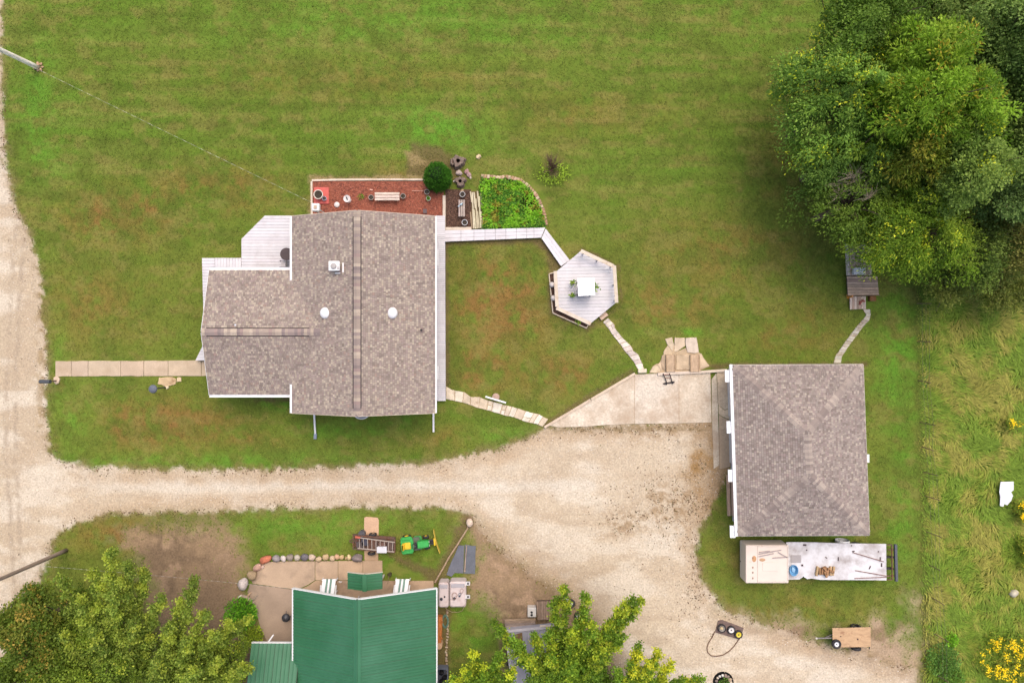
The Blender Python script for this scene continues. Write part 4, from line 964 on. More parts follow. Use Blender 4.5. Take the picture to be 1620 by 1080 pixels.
# ------------------------------------------------------------------ walks and stone paths
def slab_struct(name, label, loc): 
    t = bpy.data.objects.new(name, None); COL.objects.link(t); t.location = loc; t['kind'] = 'structure'; t['label'] = label; return t
fw = slab_struct('front_walkway', 'straight walkway of concrete slabs from the gravel road to the house', at(205, 583, 0))
js = [88, 113.5, 140, 191.5, 228, 266.5, 319, 340]
for i in range(len(js)-1):
    b = MB(); x0, x1 = js[i]+.3, js[i+1]-.3; yt = lambda x: 571-(x-88)*.004; yb = lambda x: 595-(x-88)*.002
    P = [(x0, yt(x0))]+[(x0+(x1-x0)*k/4, yt(x0)+R.uniform(-.5, .5)) for k in (1, 2, 3)]+[(x1, yt(x1)), (x1, yb(x1))]+[(x1-(x1-x0)*k/4, yb(x0)+R.uniform(-.6, .6)) for k in (1, 2, 3)]+[(x0, yb(x0))]
    b.prism(PX(P), -.05, .05+R.uniform(0, .012), jit(C(216, 192, 164), .05), inset=.015); b.build('slab', 'concrete', fw)
def rough_poly(pts, amp, rr, sub=2):
    out = []
    for i in range(len(pts)):
        p, q_ = pts[i], pts[(i+1) % len(pts)]
        out.append((p[0]+rr.uniform(-amp, amp)*.6, p[1]+rr.uniform(-amp, amp)*.6))
        for k in range(1, sub): f = k/sub; out.append((p[0]+(q_[0]-p[0])*f+rr.uniform(-amp, amp), p[1]+(q_[1]-p[1])*f+rr.uniform(-amp, amp)))
    return out
def flag(name, label, pts, h, col, seed, m='stone', parent=None, amp=.6, cat='flagstone', group=None, z0=-.04):
    rr = random.Random(seed); b = MB(); b.prism(PX(rough_poly(pts, amp, rr)), z0, h, jit(col, .05, rr), inset=.02)
    o = b.build(name, m, parent)
    if parent is None: tag(o, label, cat, group)
    return o
flag('flagstone', 'large tan flagstone just below the front concrete walkway', [(252, 597), (273, 596), (279, 599), (278, 608), (262, 611), (250, 607)], .07, C(222, 192, 150), 1)
flag('flagstone', 'small square tan stone beside the large flagstone below the front walkway', [(280, 597), (287, 596.5), (287, 603.5), (280, 604)], .08, C(226, 200, 162), 2)
flag('flagstone', 'cream stone at the foot of the garden lamp', [(262, 611), (267, 610), (268, 613), (264, 615.5)], .09, C(236, 216, 180), 3, amp=.3)
flag('flagstone', 'pinkish round stone at the foot of the mailbox post', [(86, 597), (92, 594.5), (95.5, 600), (94, 606), (89, 607.5), (85.5, 603)], .1, C(232, 204, 176), 4, amp=.4)
# garden lamp
c = at(263, 612.3, 0); t = thing('garden_lamp', 'grey dome topped garden lamp post below the front walkway', 'lamp', c); zt = 1.6; tp = at(246.5, 614, zt)
tp = Vector((c.x-.15, c.y-.02, zt)); 
b = MB(); b.tube([(c.x, c.y, 0), (tp.x, tp.y, zt)], .04, 8, C(64, 64, 68)); b.build('pole', 'satin', t)
b = MB(); b.lathe((tp.x, tp.y, zt-.1), [(.12, -.18), (.14, -.02), (.3, 0), (.27, .09), (.15, .17), (.02, .19)], 18, C(112, 116, 128)); b.build('lamp_head', 'satin', t)
# mailbox
c = at(90.5, 602, 0); t = thing('mailbox', 'dark grey mailbox on a post by the gravel road', 'mailbox', c); zt = 1.15; m_ = at(72, 603.3, zt)
b = MB(); b.tube([(c.x, c.y, 0), (c.x-.02, c.y, 1.0)], .05, 8, C(120, 96, 84)); b.beam((c.x+.05, c.y, 1.0), (m_.x-.2, m_.y, 1.0), .08, .06, C(110, 92, 82)); b.build('post', 'satin', t)
b = MB(); pr = [(-.13, 0), (.13, 0), (.13, .14), (.105, .22), (.05, .27), (-.05, .27), (-.105, .22), (-.13, .14)]
vs = [(m_.x-.36, m_.y+y, 1.062+z) for y, z in pr]+[(m_.x+.36, m_.y+y, 1.062+z) for y, z in pr]; nn = len(pr)
b.add(vs, [list(range(nn)), list(range(2*nn-1, nn-1, -1))]+[[i, nn+i, nn+(i+1) % nn, (i+1) % nn] for i in range(nn)], C(84, 88, 94)); b.build('box', 'satin', t)
b = MB(); b.box((m_.x-.37, m_.y, 1.17), (.014, .22, .2), col=C(70, 74, 80)); b.build('door', 'satin', t)
def stone_path(name, label, top, bot, cuts, col_list, seed, h=.06, split=.0, m='stone'):
    rr = random.Random(seed); t = slab_struct(name, label, at(*top[0], 0)); b = MB()
    b.prism(PX(rough_poly(list(top)+list(bot)[::-1], .4, rr, 2)), -.04, .04, C(196, 172, 138)); b.build('joint_bed', m, t)
    def along(P, f):
        L = [0]
        for i in range(1, len(P)): L.append(L[-1]+math.hypot(P[i][0]-P[i-1][0], P[i][1]-P[i-1][1]))
        s = f*L[-1]; i = max(j for j in range(len(L)-1) if L[j] <= s+1e-9); g = (s-L[i])/(L[i+1]-L[i]+1e-9)
        return (P[i][0]+(P[i+1][0]-P[i][0])*g, P[i][1]+(P[i+1][1]-P[i][1])*g)
    for i in range(len(cuts)-1):
        a, e = cuts[i], cuts[i+1]; g = .0025
        T = [along(top, a+g), along(top, (a+e)/2), along(top, e-g)]; B_ = [along(bot, e-g), along(bot, (a+e)/2), along(bot, a+g)]
        parts = [(T, B_)]
        if rr.random() < split:
            f = rr.uniform(.4, .6); M1 = [(T[k][0]+(B_[2-k][0]-T[k][0])*f, T[k][1]+(B_[2-k][1]-T[k][1])*f) for k in range(3)]
            M2 = [(p[0], p[1]+.7) for p in M1]
            parts = [(T, M1[::-1]), (M2, B_)]
        for (TT, BB) in parts:
            b = MB(); b.prism(PX(rough_poly(TT+BB, .55, rr, 2)), -.04, h+rr.uniform(0, .02), jit(rr.choice(col_list), .06, rr), inset=.02); b.build('flagstone', m, t)
    return t
CREAM = [C(240, 226, 202), C(232, 214, 188), C(248, 236, 216), C(224, 204, 176)]
stone_path('stone_path', 'crazy paved cream stone path from the right deck to the parking pad',
           [(705.5, 611.5), (716, 617), (735, 620), (745, 628), (758, 627.5), (772, 633), (797, 640), (820, 646), (838, 652), (852, 655), (867, 663)],
           [(705.5, 631), (735, 637), (757, 645), (777, 650), (800, 657), (812, 659), (832, 667), (848, 670), (858, 674.5)],
           [0, .09, .17, .25, .34, .42, .47, .56, .60, .645, .70, .78, .855, .90, .95, 1.0], CREAM, 12, split=.3)
stone_path('stone_path', 'narrow pale stone path from the six sided deck down to the parking pad',
           [(961.5, 503), (972, 514), (972.5, 519), (985, 535), (999.5, 549), (1001, 555), (1009, 560), (1017, 578), (1019, 584)],
           [(954, 509.5), (963, 520), (968, 528), (980, 543), (988, 555), (992, 559), (1004, 574), (1009, 584)],
           [0, .05, .12, .19, .28, .38, .47, .56, .64, .74, .83, .90, 1.0], [C(234, 218, 204), C(226, 210, 198), C(240, 226, 212)], 15, split=.12)
stone_path('stone_path', 'line of small pale stones from the garage roof to the wooden platform',
           [(1318.5, 574), (1322, 562), (1334, 545), (1346, 528), (1358, 513), (1368, 502), (1370, 497), (1365, 489)],
           [(1330, 574), (1331, 565), (1340, 550), (1353, 533), (1364, 518), (1375, 506), (1377, 497), (1376, 489)],
           [0, .06, .13, .18, .23, .29, .34, .39, .44, .49, .54, .59, .65, .70, .75, .81, .87, .93, 1.0], [C(214, 204, 184), C(200, 186, 164), C(224, 214, 196)], 18, split=.3)
# white rail seat with round stone by the path
t = thing('low_rail', 'thin white rail on two short posts beside the cream stone path', 'rail', at(784, 632, 0))
p, q_ = at(768, 627, .42), at(800.5, 636.8, .42); b = MB(); b.beam(p, q_, .12, .04); b.build('rail', 'white_trim', t)
for f in (.22, .78): pp = p.lerp(q_, f); b = MB(); b.tube([(pp.x, pp.y, 0), (pp.x, pp.y, .418)], .03, 6, C(196, 184, 176)); b.build('post', 'satin', t)
c = at(784.5, 627.5, 0); b = MB(); b.lathe((c.x, c.y, 0), [(.26, 0), (.27, .1), (.25, .2), (.02, .215)], 20, C(202, 172, 154)); tag(b.build('round_stone', 'stone'), 'round tan stone disc behind the thin white rail', 'stone')
# ------------------------------------------------------------------ concrete parking pad
pad = slab_struct('parking_pad', 'pale weathered concrete parking pad in front of the garage', at(1010, 630, 0))
PADC = [C(240, 224, 202), C(234, 219, 199), C(238, 222, 199)]
def rough_edge(pts, amp, rr):
    return rough_poly(pts, amp, rr, 4)
for i, P in enumerate(([(868, 672.5), (1003, 592.5), (1003, 670), (960, 671.5), (930, 674), (885, 675.5)], [(1003.8, 592), (1073.5, 590), (1073.5, 669), (1003.8, 670)], [(1074.3, 590), (1123, 588.5), (1125, 667.5), (1074.3, 669)])):
    b = MB(); b.prism(PX(P), -.05, .045+.006*i, PADC[i]); b.build('slab', 'pad_concrete', pad)
b = MB(); b.prism(PX([(872, 672), (1003, 594), (1124, 590), (1126, 666), (1003, 669), (935, 673), (886, 674.5)]), -.05, .038, C(206, 180, 150)); b.build('joint_bed', 'pad_concrete', pad)
ap = slab_struct('apron', 'cracked concrete apron along the garage doors', at(1140, 660, 0))
for i, P in enumerate(([(1125.5, 600), (1133, 590), (1135.5, 640), (1137.5, 735), (1129, 741), (1126.5, 668)], [(1133.8, 586), (1152, 585), (1153, 645), (1146, 648), (1136, 640)], [(1136.4, 641), (1146, 649), (1153, 646), (1154, 663), (1142, 658), (1136.8, 654)],
                       [(1137, 655), (1142, 659), (1154, 664), (1155, 738), (1138.2, 741)])):
    b = MB(); b.prism(PX(P), -.05, .05+.012*(i % 3), [C(232, 216, 192), C(230, 208, 178), C(234, 210, 178), C(206, 182, 152)][i]); b.build('slab', 'pad_concrete', ap)
edging('weathered timber kerb along the slanted edge of the parking pad', [((861, 675.5), (934, 632)), ((935, 631.4), (1004, 590.5))], w=.16, h=.14, col=(.93, .88, .84), m='cream_timber')
t = thing('timber_edging', 'whitish timber beam along the top edge of the parking pad', 'edging', at(1090, 589, 0))
for p, q_ in (((1040, 591.5), (1054, 590.3)), ((1054.3, 590.2), (1108, 588.2)), ((1108.3, 588), (1149, 585.3))): b = MB(); b.beam(at(*p, .0), at(*q_, .0), .18, .2, jit((1.03, 1.03, 1.03), .04)); b.build('timber', 'cream_timber', t)
b = MB(); c = at(1015.5, 586.3, 0); b.box((c.x, c.y, .12), (.6, .28, .24), rz=.03, bev=.02, col=C(238, 222, 196)); tag(b.build('stone_block', 'stone'), 'cream rectangular stone block at the end of the pale stone path', 'block')
for i, (P, cl, lb) in enumerate((([(1052, 536), (1063, 533.5), (1066, 545), (1064, 556), (1055, 545)], C(216, 194, 164), 'left piece'), ([(1067, 534), (1083, 534), (1083, 547), (1070, 556), (1066, 556)], C(230, 208, 176), 'm'), ([(1084, 535), (1101, 533.5), (1105, 557), (1099, 559), (1087, 557), (1084, 546)], C(222, 204, 184), 'r'),
        ([(1050, 556), (1056, 546), (1064, 558), (1062, 561), (1049, 561)], C(220, 194, 160), ''), ([(1047, 562), (1053, 561), (1053, 588), (1048, 583), (1045, 574)], C(206, 178, 150), ''), ([(1040, 577), (1045, 572), (1047, 583), (1045, 586)], C(224, 198, 164), ''), ([(1027, 588), (1033, 579), (1043, 577), (1047, 586), (1038, 590)], C(228, 204, 172), ''),
        ([(1106, 560), (1109, 559), (1116, 571), (1122, 578), (1107, 583)], C(222, 196, 164), ''), ([(1069, 562), (1091, 560), (1091, 584), (1069, 585)], C(218, 192, 158), ''))):
    if i == 0:
        hs = slab_struct('stone_landing', 'broken cream stone landing above the parking pad', at(1078, 560, 0)); b = MB()
        b.prism(PX(rough_poly([(1027, 590), (1034, 578), (1043, 574), (1050, 558), (1056, 547), (1068, 546), (1070, 556), (1084, 550), (1102, 552), (1108, 560), (1122, 579), (1106, 586), (1050, 589)], .8, R, 2)), -.04, .055, C(206, 180, 146)); b.build('joint_bed', 'stone', hs)
    flag('flagstone', '', P, .08+.02*(i % 3), cl, 40+i, parent=hs, amp=.5)
for i, x in enumerate((1060.2, 1098.2)):
    t = thing('wooden_ramp', ('left' if i == 0 else 'right')+' pale wooden ramp board on the stone landing above the parking pad', 'ramp', at(x, 575, 0), group='ramp boards above the parking pad')
    b = MB(); p, q_ = at(x, 561, .17), at(x+.6, 588, .21); b.beam(p, q_, .56, .05, jit(C(206, 178, 146), .05)); b.build('board', 'old_wood_y', t)
    for s in (-1, 1): b = MB(); o_ = Vector((s*.29, 0, .0)); b.beam(p+o_, q_+o_, .05, .09, jit(C(190, 160, 130), .06)); b.build('side_rail', 'old_wood_y', t)
    b = MB(); b.box(((p.x+q_.x)/2, (p.y+q_.y)/2, .09), (.5, 1.0, .18), col=C(150, 124, 100)); b.build('support', 'old_wood_y', t)
# hand truck
t = thing('hand_truck', 'black tubular hand truck lying on the parking pad', 'hand truck', at(1056, 599, .05))
for p, q_ in (((1049, 591), (1055, 605)), ((1059, 590.5), (1063.5, 604))):
    b = MB(); b.tube([at(*p, .24), at(*q_, .12)], .035, 6, C(64, 52, 50)); b.build('side_tube', 'satin', t)
b = MB(); b.tube([at(1050, 592.5, .25), at(1059.3, 592, .25)], .02, 6, C(150, 70, 60)); b.tube([at(1052, 598, .19), at(1061, 597.5, .19)], .02, 6, C(130, 60, 52)); b.build('crossbar', 'satin', t)
b = MB(); b.beam(at(1049, 607, .06), at(1067, 604, .06), .12, .03, C(74, 64, 62)); b.build('toe_plate', 'satin', t)
for p in ((1054.5, 606.5), (1064, 605)):
    c = at(*p, .14); b = MB(); b.lathe(c, [(.04, -.04), (.09, -.04), (.09, .04), (.04, .04)], 12, rot=Matrix.Rotation(math.pi/2, 3, 'Y')); b.build('wheel', 'rubber', t)
c = at(1001.5, 591, .05); b = MB(); b.tube([at(1000, 592.5, .08), at(1003, 589.8, .08), at(1002, 588.5, .09)], .03, 6, C(70, 66, 70)); tag(b.build('hand_tool', 'satin'), 'small dark hand tool at the corner of the parking pad kerb', 'tool')

# ------------------------------------------------------------------ garage
zG, zGR = 2.7, 4.2
GA, GB_, GC, GD = at(1159, 577.5, zG), at(1365.5, 576.5, zG), at(1375.5, 846, zG), at(1167.5, 847, zG)   # TL TR BR BL
gar = thing('garage', 'square garage with brown hipped shingle roof and white walls right of the driveway', 'garage', ((GA.x+GC.x)/2, (GA.y+GC.y)/2, 0))
R1, R2 = at(1278.2, 684, zGR), at(1282, 752, zGR)
kin = .93; gcx, gcy = (GA.x+GC.x)/2, (GA.y+GC.y)/2
wall = [(gcx+(p.x-gcx)*.885, gcy+(p.y-gcy)*.945) for p in (GD, GC, GB_, GA)]
b = MB(); b.prism(wall, 0, zG-.06); b.build('wall', 'siding', gar)
faces = [([GD, R2, R1, GA], GA-GD, GD), ([GC, GB_, R1, R2], GB_-GC, GC), ([GA, R1, GB_], GB_-GA, GA), ([GD, GC, R2], GC-GD, GD)]
b = MB()
for P, u, o_ in faces:
    for T in ([[P[0], P[1], P[2]], [P[0], P[2], P[3]]] if len(P) == 4 else [P]): b.poly3([(p.x, p.y, p.z-.01) for p in T], .12)
groof = b.build('roof', 'roof_felt', gar)
GPAL = [C(168, 153, 144), C(180, 165, 155), C(192, 177, 164), C(155, 140, 132), C(174, 155, 147), C(200, 185, 170)]; GWT = [30, 24, 14, 18, 12, 5]
sb = MB()
for P, u, o_ in faces:
    if len(P) == 4: tri = [[P[0], P[1], P[2]], [P[0], P[2], P[3]]]
    else: tri = [P]
    for T in tri: shingle_plane(sb, [[tuple(p) for p in T]], tuple(o_), tuple(u), rg, expo=.15, lmin=.08, lmax=.22, pal=GPAL, wts=GWT)
sb.build('shingle', 'shingle', groof, kind='stuff')
def pn(P):
    n = (P[1]-P[0]).cross(P[2]-P[0]).normalized(); return n if n.z > 0 else -n
nL, nRt, nT, nB = pn(faces[0][0]), pn(faces[1][0]), pn(faces[2][0]), pn(faces[3][0])
def slopevec(n, ridge):      # direction across the ridge lying in the plane with normal n
    d = ridge.cross(n).normalized()
    return d if d.z < 0 else -d
for p, q_, na, nb in ((GA, R1, nL, nT), (GB_, R1, nRt, nT), (GD, R2, nL, nB), (GC, R2, nRt, nB), (R1, R2, nL, nRt)):
    d = (q_-p).normalized(); ridge_caps(groof, p+d*.12, q_-d*.08, 'ridge_cap', slopevec(na, d), slopevec(nb, d), w=.26, L=.195, pal=[C(172, 156, 146), C(184, 168, 156), C(158, 142, 134), C(196, 180, 166)], wts=[3, 3, 3, 2], lift=.035)
b = MB()
E = [GA, GB_, GC, GD]
for i in range(4):
    p, q_ = E[i], E[(i+1) % 4]; d = (q_-p).normalized(); o_ = Vector((d.y, -d.x, 0)); o_ = o_ if o_.dot(p-Vector((gcx, gcy, zG))) > 0 else -o_
    if i < 3: b = MB(); b.beam(p+o_*.02+Vector((0, 0, -.17)), q_+o_*.02+Vector((0, 0, -.17)), .035, .16, C(226, 218, 206)); b.build('fascia', 'satin', gar)
gutter(gar, GA+Vector((-.1, .05, 0)), GD+Vector((-.1, -.05, 0)), .2)
wd = (Vector((*wall[3], 0))-Vector((*wall[0], 0))); wl_len = wd.length; wu = wd.normalized(); wn = Vector((-abs(wu.y), wu.x*(1 if wu.y > 0 else -1), 0)).normalized()
if wn.x > 0: wn = -wn
def on_wall(py): # point on left wall at image row
    y = at(1155, py, .6).y; f = (y-wall[0][1])/(wall[3][1]-wall[0][1]); return Vector((wall[0][0]+(wall[3][0]-wall[0][0])*f, y, 0))
for y0, y1 in ((583, 602), (661, 679), (735, 752), (819, 838)):
    a, c = on_wall(y0), on_wall(y1); m_ = (a+c)/2; b = MB(); ge = GA.lerp(GD, (a.y+c.y-2*GA.y)/(2*(GD.y-GA.y))); b.box((ge.x-.30, ge.y, 2.5), (.34, .8, .14), rz=math.atan2(wu.y, wu.x)-math.pi/2, col=(.82, .82, .82)); b.build('eave_box', 'paint', gar)
for y0, y1, zz in ((602.5, 660.5, 0), (679.5, 734.5, 0), (752.5, 818.5, 1)):
    a, c = on_wall(y0), on_wall(y1); m_ = (a+c)/2; L = abs(a.y-c.y)
    for k in range(4):
        b = MB(); b.box((m_.x-.05, m_.y, .3+k*.56), (.06, L-.1, .54), rz=math.atan2(wu.y, wu.x)-math.pi/2, col=C(236, 232, 228) if not zz else C(220, 190, 166)); b.build('door_panel', 'satin', gar)
    if zz: b = MB(); b.box((m_.x-.26, m_.y, .1), (.2, L-.05, .2), rz=math.atan2(wu.y, wu.x)-math.pi/2, col=C(222, 188, 160)); b.build('threshold', 'old_wood_y', gar)
for py in (650, 725, 790):
    y = at(0, py, 1.6).y; f = (y-wall[1][1])/(wall[2][1]-wall[1][1]); x = wall[1][0]+(wall[2][0]-wall[1][0])*f; window(gar, (x, y, 1.6), 'x+', 1.0, .9)
p = at(1371.5, 724.5, 2.5); b = MB(); b.box((p.x-.1, p.y, 2.56), (.42, .55, .1)); b.build('vent_hood', 'white_trim', gar)

# ------------------------------------------------------------------ wooden platform under the trees
t = thing('wooden_platform', 'weathered brown plank platform partly under the yellow green willow', 'platform', at(1365, 440, 0))
rr = random.Random(21)
deck_boards(t, PX([(1340, 437), (1388, 437), (1390.5, 466.5), (1341.5, 467)], .45), .45, 0, .2, gap=.02, m='old_wood', name='plank', cols=[C(224, 194, 168), C(204, 176, 152), C(236, 206, 180), C(186, 160, 140)], tint=.1, rng=rr)
deck_boards(t, PX([(1343.5, 384), (1378, 384), (1380, 436), (1345, 436)], .38), .38, math.pi/2, .2, gap=.02, m='old_wood_y', name='plank', cols=[C(214, 190, 170), C(198, 174, 156)], tint=.1, rng=rr)
b = MB(); b.prism(PX([(1345, 386), (1377, 386), (1379, 437), (1386, 439), (1388, 465), (1343, 465), (1342, 438), (1345, 436)], .3), 0, .33, C(88, 76, 66)); b.build('frame', 'old_wood', t)
b = MB(); b.beam(at(1338.5, 381, .5), at(1341, 436, .5), .2, .12, C(216, 202, 188)); b.build('side_beam', 'old_wood_y', t)
b = MB(); b.beam(at(1340.5, 467.6, .36), at(1391, 466.8, .36), .05, .1, C(140, 116, 100)); b.build('fascia', 'old_wood', t)
t = thing('step', 'square step of pale upright boards below the weathered plank platform', 'step', at(1358, 479, 0))
deck_boards(t, PX([(1344.5, 469), (1369.5, 468.5), (1370, 488.5), (1345, 489.5)], .26), .26, math.pi/2, .17, gap=.016, m='old_wood_y', name='board', cols=[C(232, 210, 190), C(218, 194, 172), C(240, 222, 204), C(190, 164, 144)], tint=.08, rng=rr)
b = MB(); b.prism(PX([(1346, 470), (1369, 470), (1369, 488), (1346, 488)], .2), 0, .215, C(110, 92, 78)); b.build('frame', 'old_wood', t)
c = at(1361.5, 477, .265)
for k, (dx, dy, a) in enumerate(((0, 0, .4), (.16, .05, -.5), (-.05, -.12, 1.0))):
    b = MB(); b.box((c.x+dx, c.y+dy, .265+.055), (.24, .11, .1), rz=a, bev=.012, col=jit(C(166, 96, 82), .1)); tag(b.build('brick', 'brick'), ['leftmost', 'rightmost', 'lowest'][k]+' of three red brown bricks on the square step of pale boards', 'brick', 'bricks on the square step')
b = MB(); c = at(1381.3, 472, .3); b.box((c.x, c.y, .16), (.44, .36, .32), bev=.02, col=C(214, 180, 138)); tag(b.build('crate', 'plywood'), 'small tan wooden box at the lower right of the plank platform', 'box')
c = at(1343.3, 469, 0); b = MB(); b.lathe((c.x, c.y, 0), [(.2, 0), (.17, .04), (.06, .45), (.05, .5), (.01, .505)], 14, C(226, 148, 62)); tag(b.build('traffic_cone', 'paint'), 'small orange cone at the left corner of the plank platform', 'cone')
c = at(1358, 429, .6); t = thing('cooler_box', 'white cooler box on the plank platform half under leaves', 'cooler', (c.x, c.y, .38))
b = MB(); b.box((c.x, c.y, .56), (.75, .45, .36), bev=.03, col=C(226, 224, 222)); b.build('body', 'paint', t); b = MB(); b.box((c.x, c.y, .77), (.78, .48, .06), bev=.02, col=C(240, 238, 236)); b.build('lid', 'paint', t)

# ------------------------------------------------------------------ utility poles and wires
def upole(label, base, top, zt, r, cols):
    c = at(*base, 0); t = thing('utility_pole', label, 'utility pole', c); e = at(*top, zt)
    b = MB(); pts = [c.lerp(e, k/10) for k in range(11)]; b.tube(pts, [r*(1-.03*k) for k in range(11)], 12, cols); b.build('pole', 'bark', t, smooth=True)
    b = MB(); d = (e-c); s = Vector((-d.y, d.x, 0)).normalized(); p = c.lerp(e, .93); b.beam(p-s*1.1+Vector((.2, 0, 0)), p+s*1.1+Vector((.2, 0, 0)), .1, .12, C(130, 112, 98)); b.build('crossarm', 'bark', t)
    return t, c, e
t1, c1, e1 = upole('tall grey wooden utility pole at upper left leaning over the gravel road', (60, 107), (-88, 37), 8.0, .17, (.82, .74, .66))
PST = ['stone %s the foot of the upper left utility pole' % w for w in ('right of', 'upper right of', 'above', 'upper left of', 'left of', 'lower left of', 'below')]
for k in range(7):
    a = k*.9; c = at(60, 107, 0); b = MB(); rr = random.Random(k); b.blob((c.x+.26*math.cos(a)+.08, c.y+.24*math.sin(a)+.02, .05), (.14, .1, .09), 60+k, .2, a, jit(C(200, 166, 130), .1, rr), fine=False, flat=.05); tag(b.build('rubble_stone', 'boulder'), PST[k], 'stone', 'stones round the pole foot')
t2, c2, e2 = upole('dark wooden utility pole at lower left crossing the gravel road', (105, 870), (-40, 933), 8.0, .15, C(158, 140, 124))
def wire(label, p, q_, sag, r, col):
    n = 84; pts = []
    for k in range(n+1): f = k/n; v = p.lerp(q_, f); v.z -= sag*4*f*(1-f); pts.append(v)
    b = MB(); b.tube(pts, r, 5, (1, 1, 1))
    for i in range(len(b.c)): b.c[i] = col if (i//5) % 2 else tuple(x*.35 for x in col)
    o = b.build('overhead_wire', 'wire'); tag(o, label, 'wire'); return o
wire('pale twisted overhead wire from the upper left pole to the white box on posts', e1+Vector((0, 0, -.3)), Vector((pb.location.x-.1, pb.location.y+.24, 3.0)), .35, .008, (1.1, 1.1, 1.0))
wire('thin pale overhead wire from the lower left pole towards the green roofed house', c2.lerp(e2, .42), at(464, 931, 3.0), .15, .008, (1.0, .95, .9))

# ------------------------------------------------------------------ green roofed house
zN, zNR = 2.8, 4.75
nxl, nxr = at(464, 0, zN).x, at(690, 0, zN).x; nyt = at(0, 931, zN).y; nyb = nyt-11.5; nxc = at(565, 0, zNR).x
gh = thing('green_roofed_house', 'house with ribbed green metal roof and white edge trim at the bottom of the view', 'house', ((nxl+nxr)/2, (nyt+nyb)/2, 0))
nb0, nb1, nyw = nxl+.35, nxr-.35, nyt-2.0
kL = (zNR-zN)/(nxc-nxl); kR = (zNR-zN)/(nxr-nxc)
b = MB(); b.box(((nb0+nb1)/2, (nyw+nyb)/2, 1.3), (nb1-nb0, nyw-nyb, 2.6))
b.add([(nb0, nyw, 2.6), (nb1, nyw, 2.6), (nb1, nyw, zN+kR*.35-.12), (nxc, nyw, zNR-.12), (nb0, nyw, zN+kL*.35-.12)], [[0, 1, 2, 3, 4]])
b.build('wall', 'siding', gh)
def metal_panel(name, parent, p0, u, dn, w, L, nr=3, m='green_roof', tint=.03, src=None):
    """ribbed sheet: p0 upper corner, u across the sheet, dn down the slope"""
    u = Vector(u); dn = Vector(dn); n = u.cross(dn).normalized(); n = n if n.z > 0 else -n
    prof = []
    for k in range(nr):
        a = w*k/nr; s = w/nr; prof += [(a+.004, 0), (a+s*.70, 0), (a+s*.78, .035), (a+s*.92, .035), (a+s-.004, 0)]
    vs = []; 
    for e in (0, L):
        for (x, h) in prof: vs.append(u*x+dn*e+n*h)
    m_ = len(prof); b = MB(); fs = [[i, i+1, m_+i+1, m_+i] for i in range(m_-1)]
    f0 = [Vector(vs[i]) for i in fs[0]]
    if (f0[1]-f0[0]).cross(f0[2]-f0[0]).z < 0: fs = [f[::-1] for f in fs]
    b.add(vs, fs, jit((1, 1, 1), tint)); o = b.build(name, m, parent, local=True); o.location = Vector(p0)-wloc(parent); return o
b = MB()
b.poly3([(nxl, nyt, zN-.01), (nxc, nyt, zNR-.01), (nxc, nyb, zNR-.01), (nxl, nyb, zN-.01)], .1); b.poly3([(nxr, nyt, zN-.01), (nxc, nyt, zNR-.01), (nxc, nyb, zNR-.01), (nxr, nyb, zN-.01)], .1)
nroof = b.build('roof', 'roof_felt', gh)
dLn = Vector((-1, 0, -kL)).normalized(); dRn = Vector((1, 0, -kR)).normalized(); LL = math.hypot(nxc-nxl, zNR-zN); LR = math.hypot(nxr-nxc, zNR-zN)
pw = .62; npn = 18
for k in range(npn):
    y = nyt-pw*k-.005
    if k < 3:
        sL = metal_panel('roof_panel', nroof, (nxc, y, zNR), (0, -1, 0), dLn, pw-.01, LL, tint=.05); sR = metal_panel('roof_panel', nroof, (nxc, y, zNR), (0, -1, 0), dRn, pw-.01, LR, tint=.05)
        if k == 0: panL, panR = [], []
        panL.append(sL); panR.append(sR)
    else: inst(panL[k % 3], nroof, Vector((nxc, y, zNR))-wloc(nroof)); inst(panR[k % 3], nroof, Vector((nxc, y, zNR))-wloc(nroof))
b = MB()
for s, d in ((-1, dLn), (1, dRn)):
    P = [Vector((nxc, nyt+.02, zNR+.06)), Vector((nxc, nyb, zNR+.06)), Vector((nxc, nyb, zNR+.06))+d*.24, Vector((nxc, nyt+.02, zNR+.06))+d*.24]; b.poly3(P, .03, (1.0, 1.05, 1.03))
    b.tube([Vector((nxc, nyt+.02, zNR+.05))+d*.24, Vector((nxc, nyb, zNR+.05))+d*.24], .02, 6)
b.tube([(nxc, nyt+.02, zNR+.06), (nxc, nyb, zNR+.06)], .05, 8)
b.build('ridge_cap', 'green_roof', nroof)
for (xa, za, xb, zb) in ((nxl-.02, zN, nxc, zNR), (nxc, zNR, nxr+.02, zN)):
    b = MB(); b.beam((xa, nyt+.03, za-.16), (xb, nyt+.03, zb-.16), .06, .2); b.build('rake_trim', 'white_trim', gh)
for x in (nxl-.05, nxr+.04):
    b = MB(); b.box((x, (nyt+nyb)/2, zN-.08), (.09, nyt-nyb, .16)); b.build('eave_trim', 'white_trim', gh)
# lean-to wing at the left: slope faces the viewer's top
zl = 2.45; lx0, lx1 = at(398, 0, zl).x, nxl+.34; lyt = at(0, 1017, zl).y; run = 3.6; rise = 1.25
b = MB(); b.box(((lx0+.25+lx1)/2, lyt-4.0, 1.1), (lx1-lx0-.26, 5.6, 2.2)); b.build('wall', 'siding', gh)
b = MB(); Pl = [(lx0, lyt, zl-.01), (lx1, lyt, zl-.01), (lx1, lyt-run, zl+rise-.01), (lx0, lyt-run, zl+rise-.01)]; b.poly3(Pl, .1)
P2 = [(lx0, lyt-2*run, zl-.01), (lx1, lyt-2*run, zl-.01), (lx1, lyt-run, zl+rise-.01), (lx0, lyt-run, zl+rise-.01)]; b.poly3(P2, .1); lroof = b.build('roof', 'roof_felt', gh)
dn = Vector((0, run, -rise)).normalized(); dn2 = Vector((0, -run, -rise)).normalized(); Ls_ = math.hypot(run, rise); nw = 6; w_ = (lx1-lx0)/nw
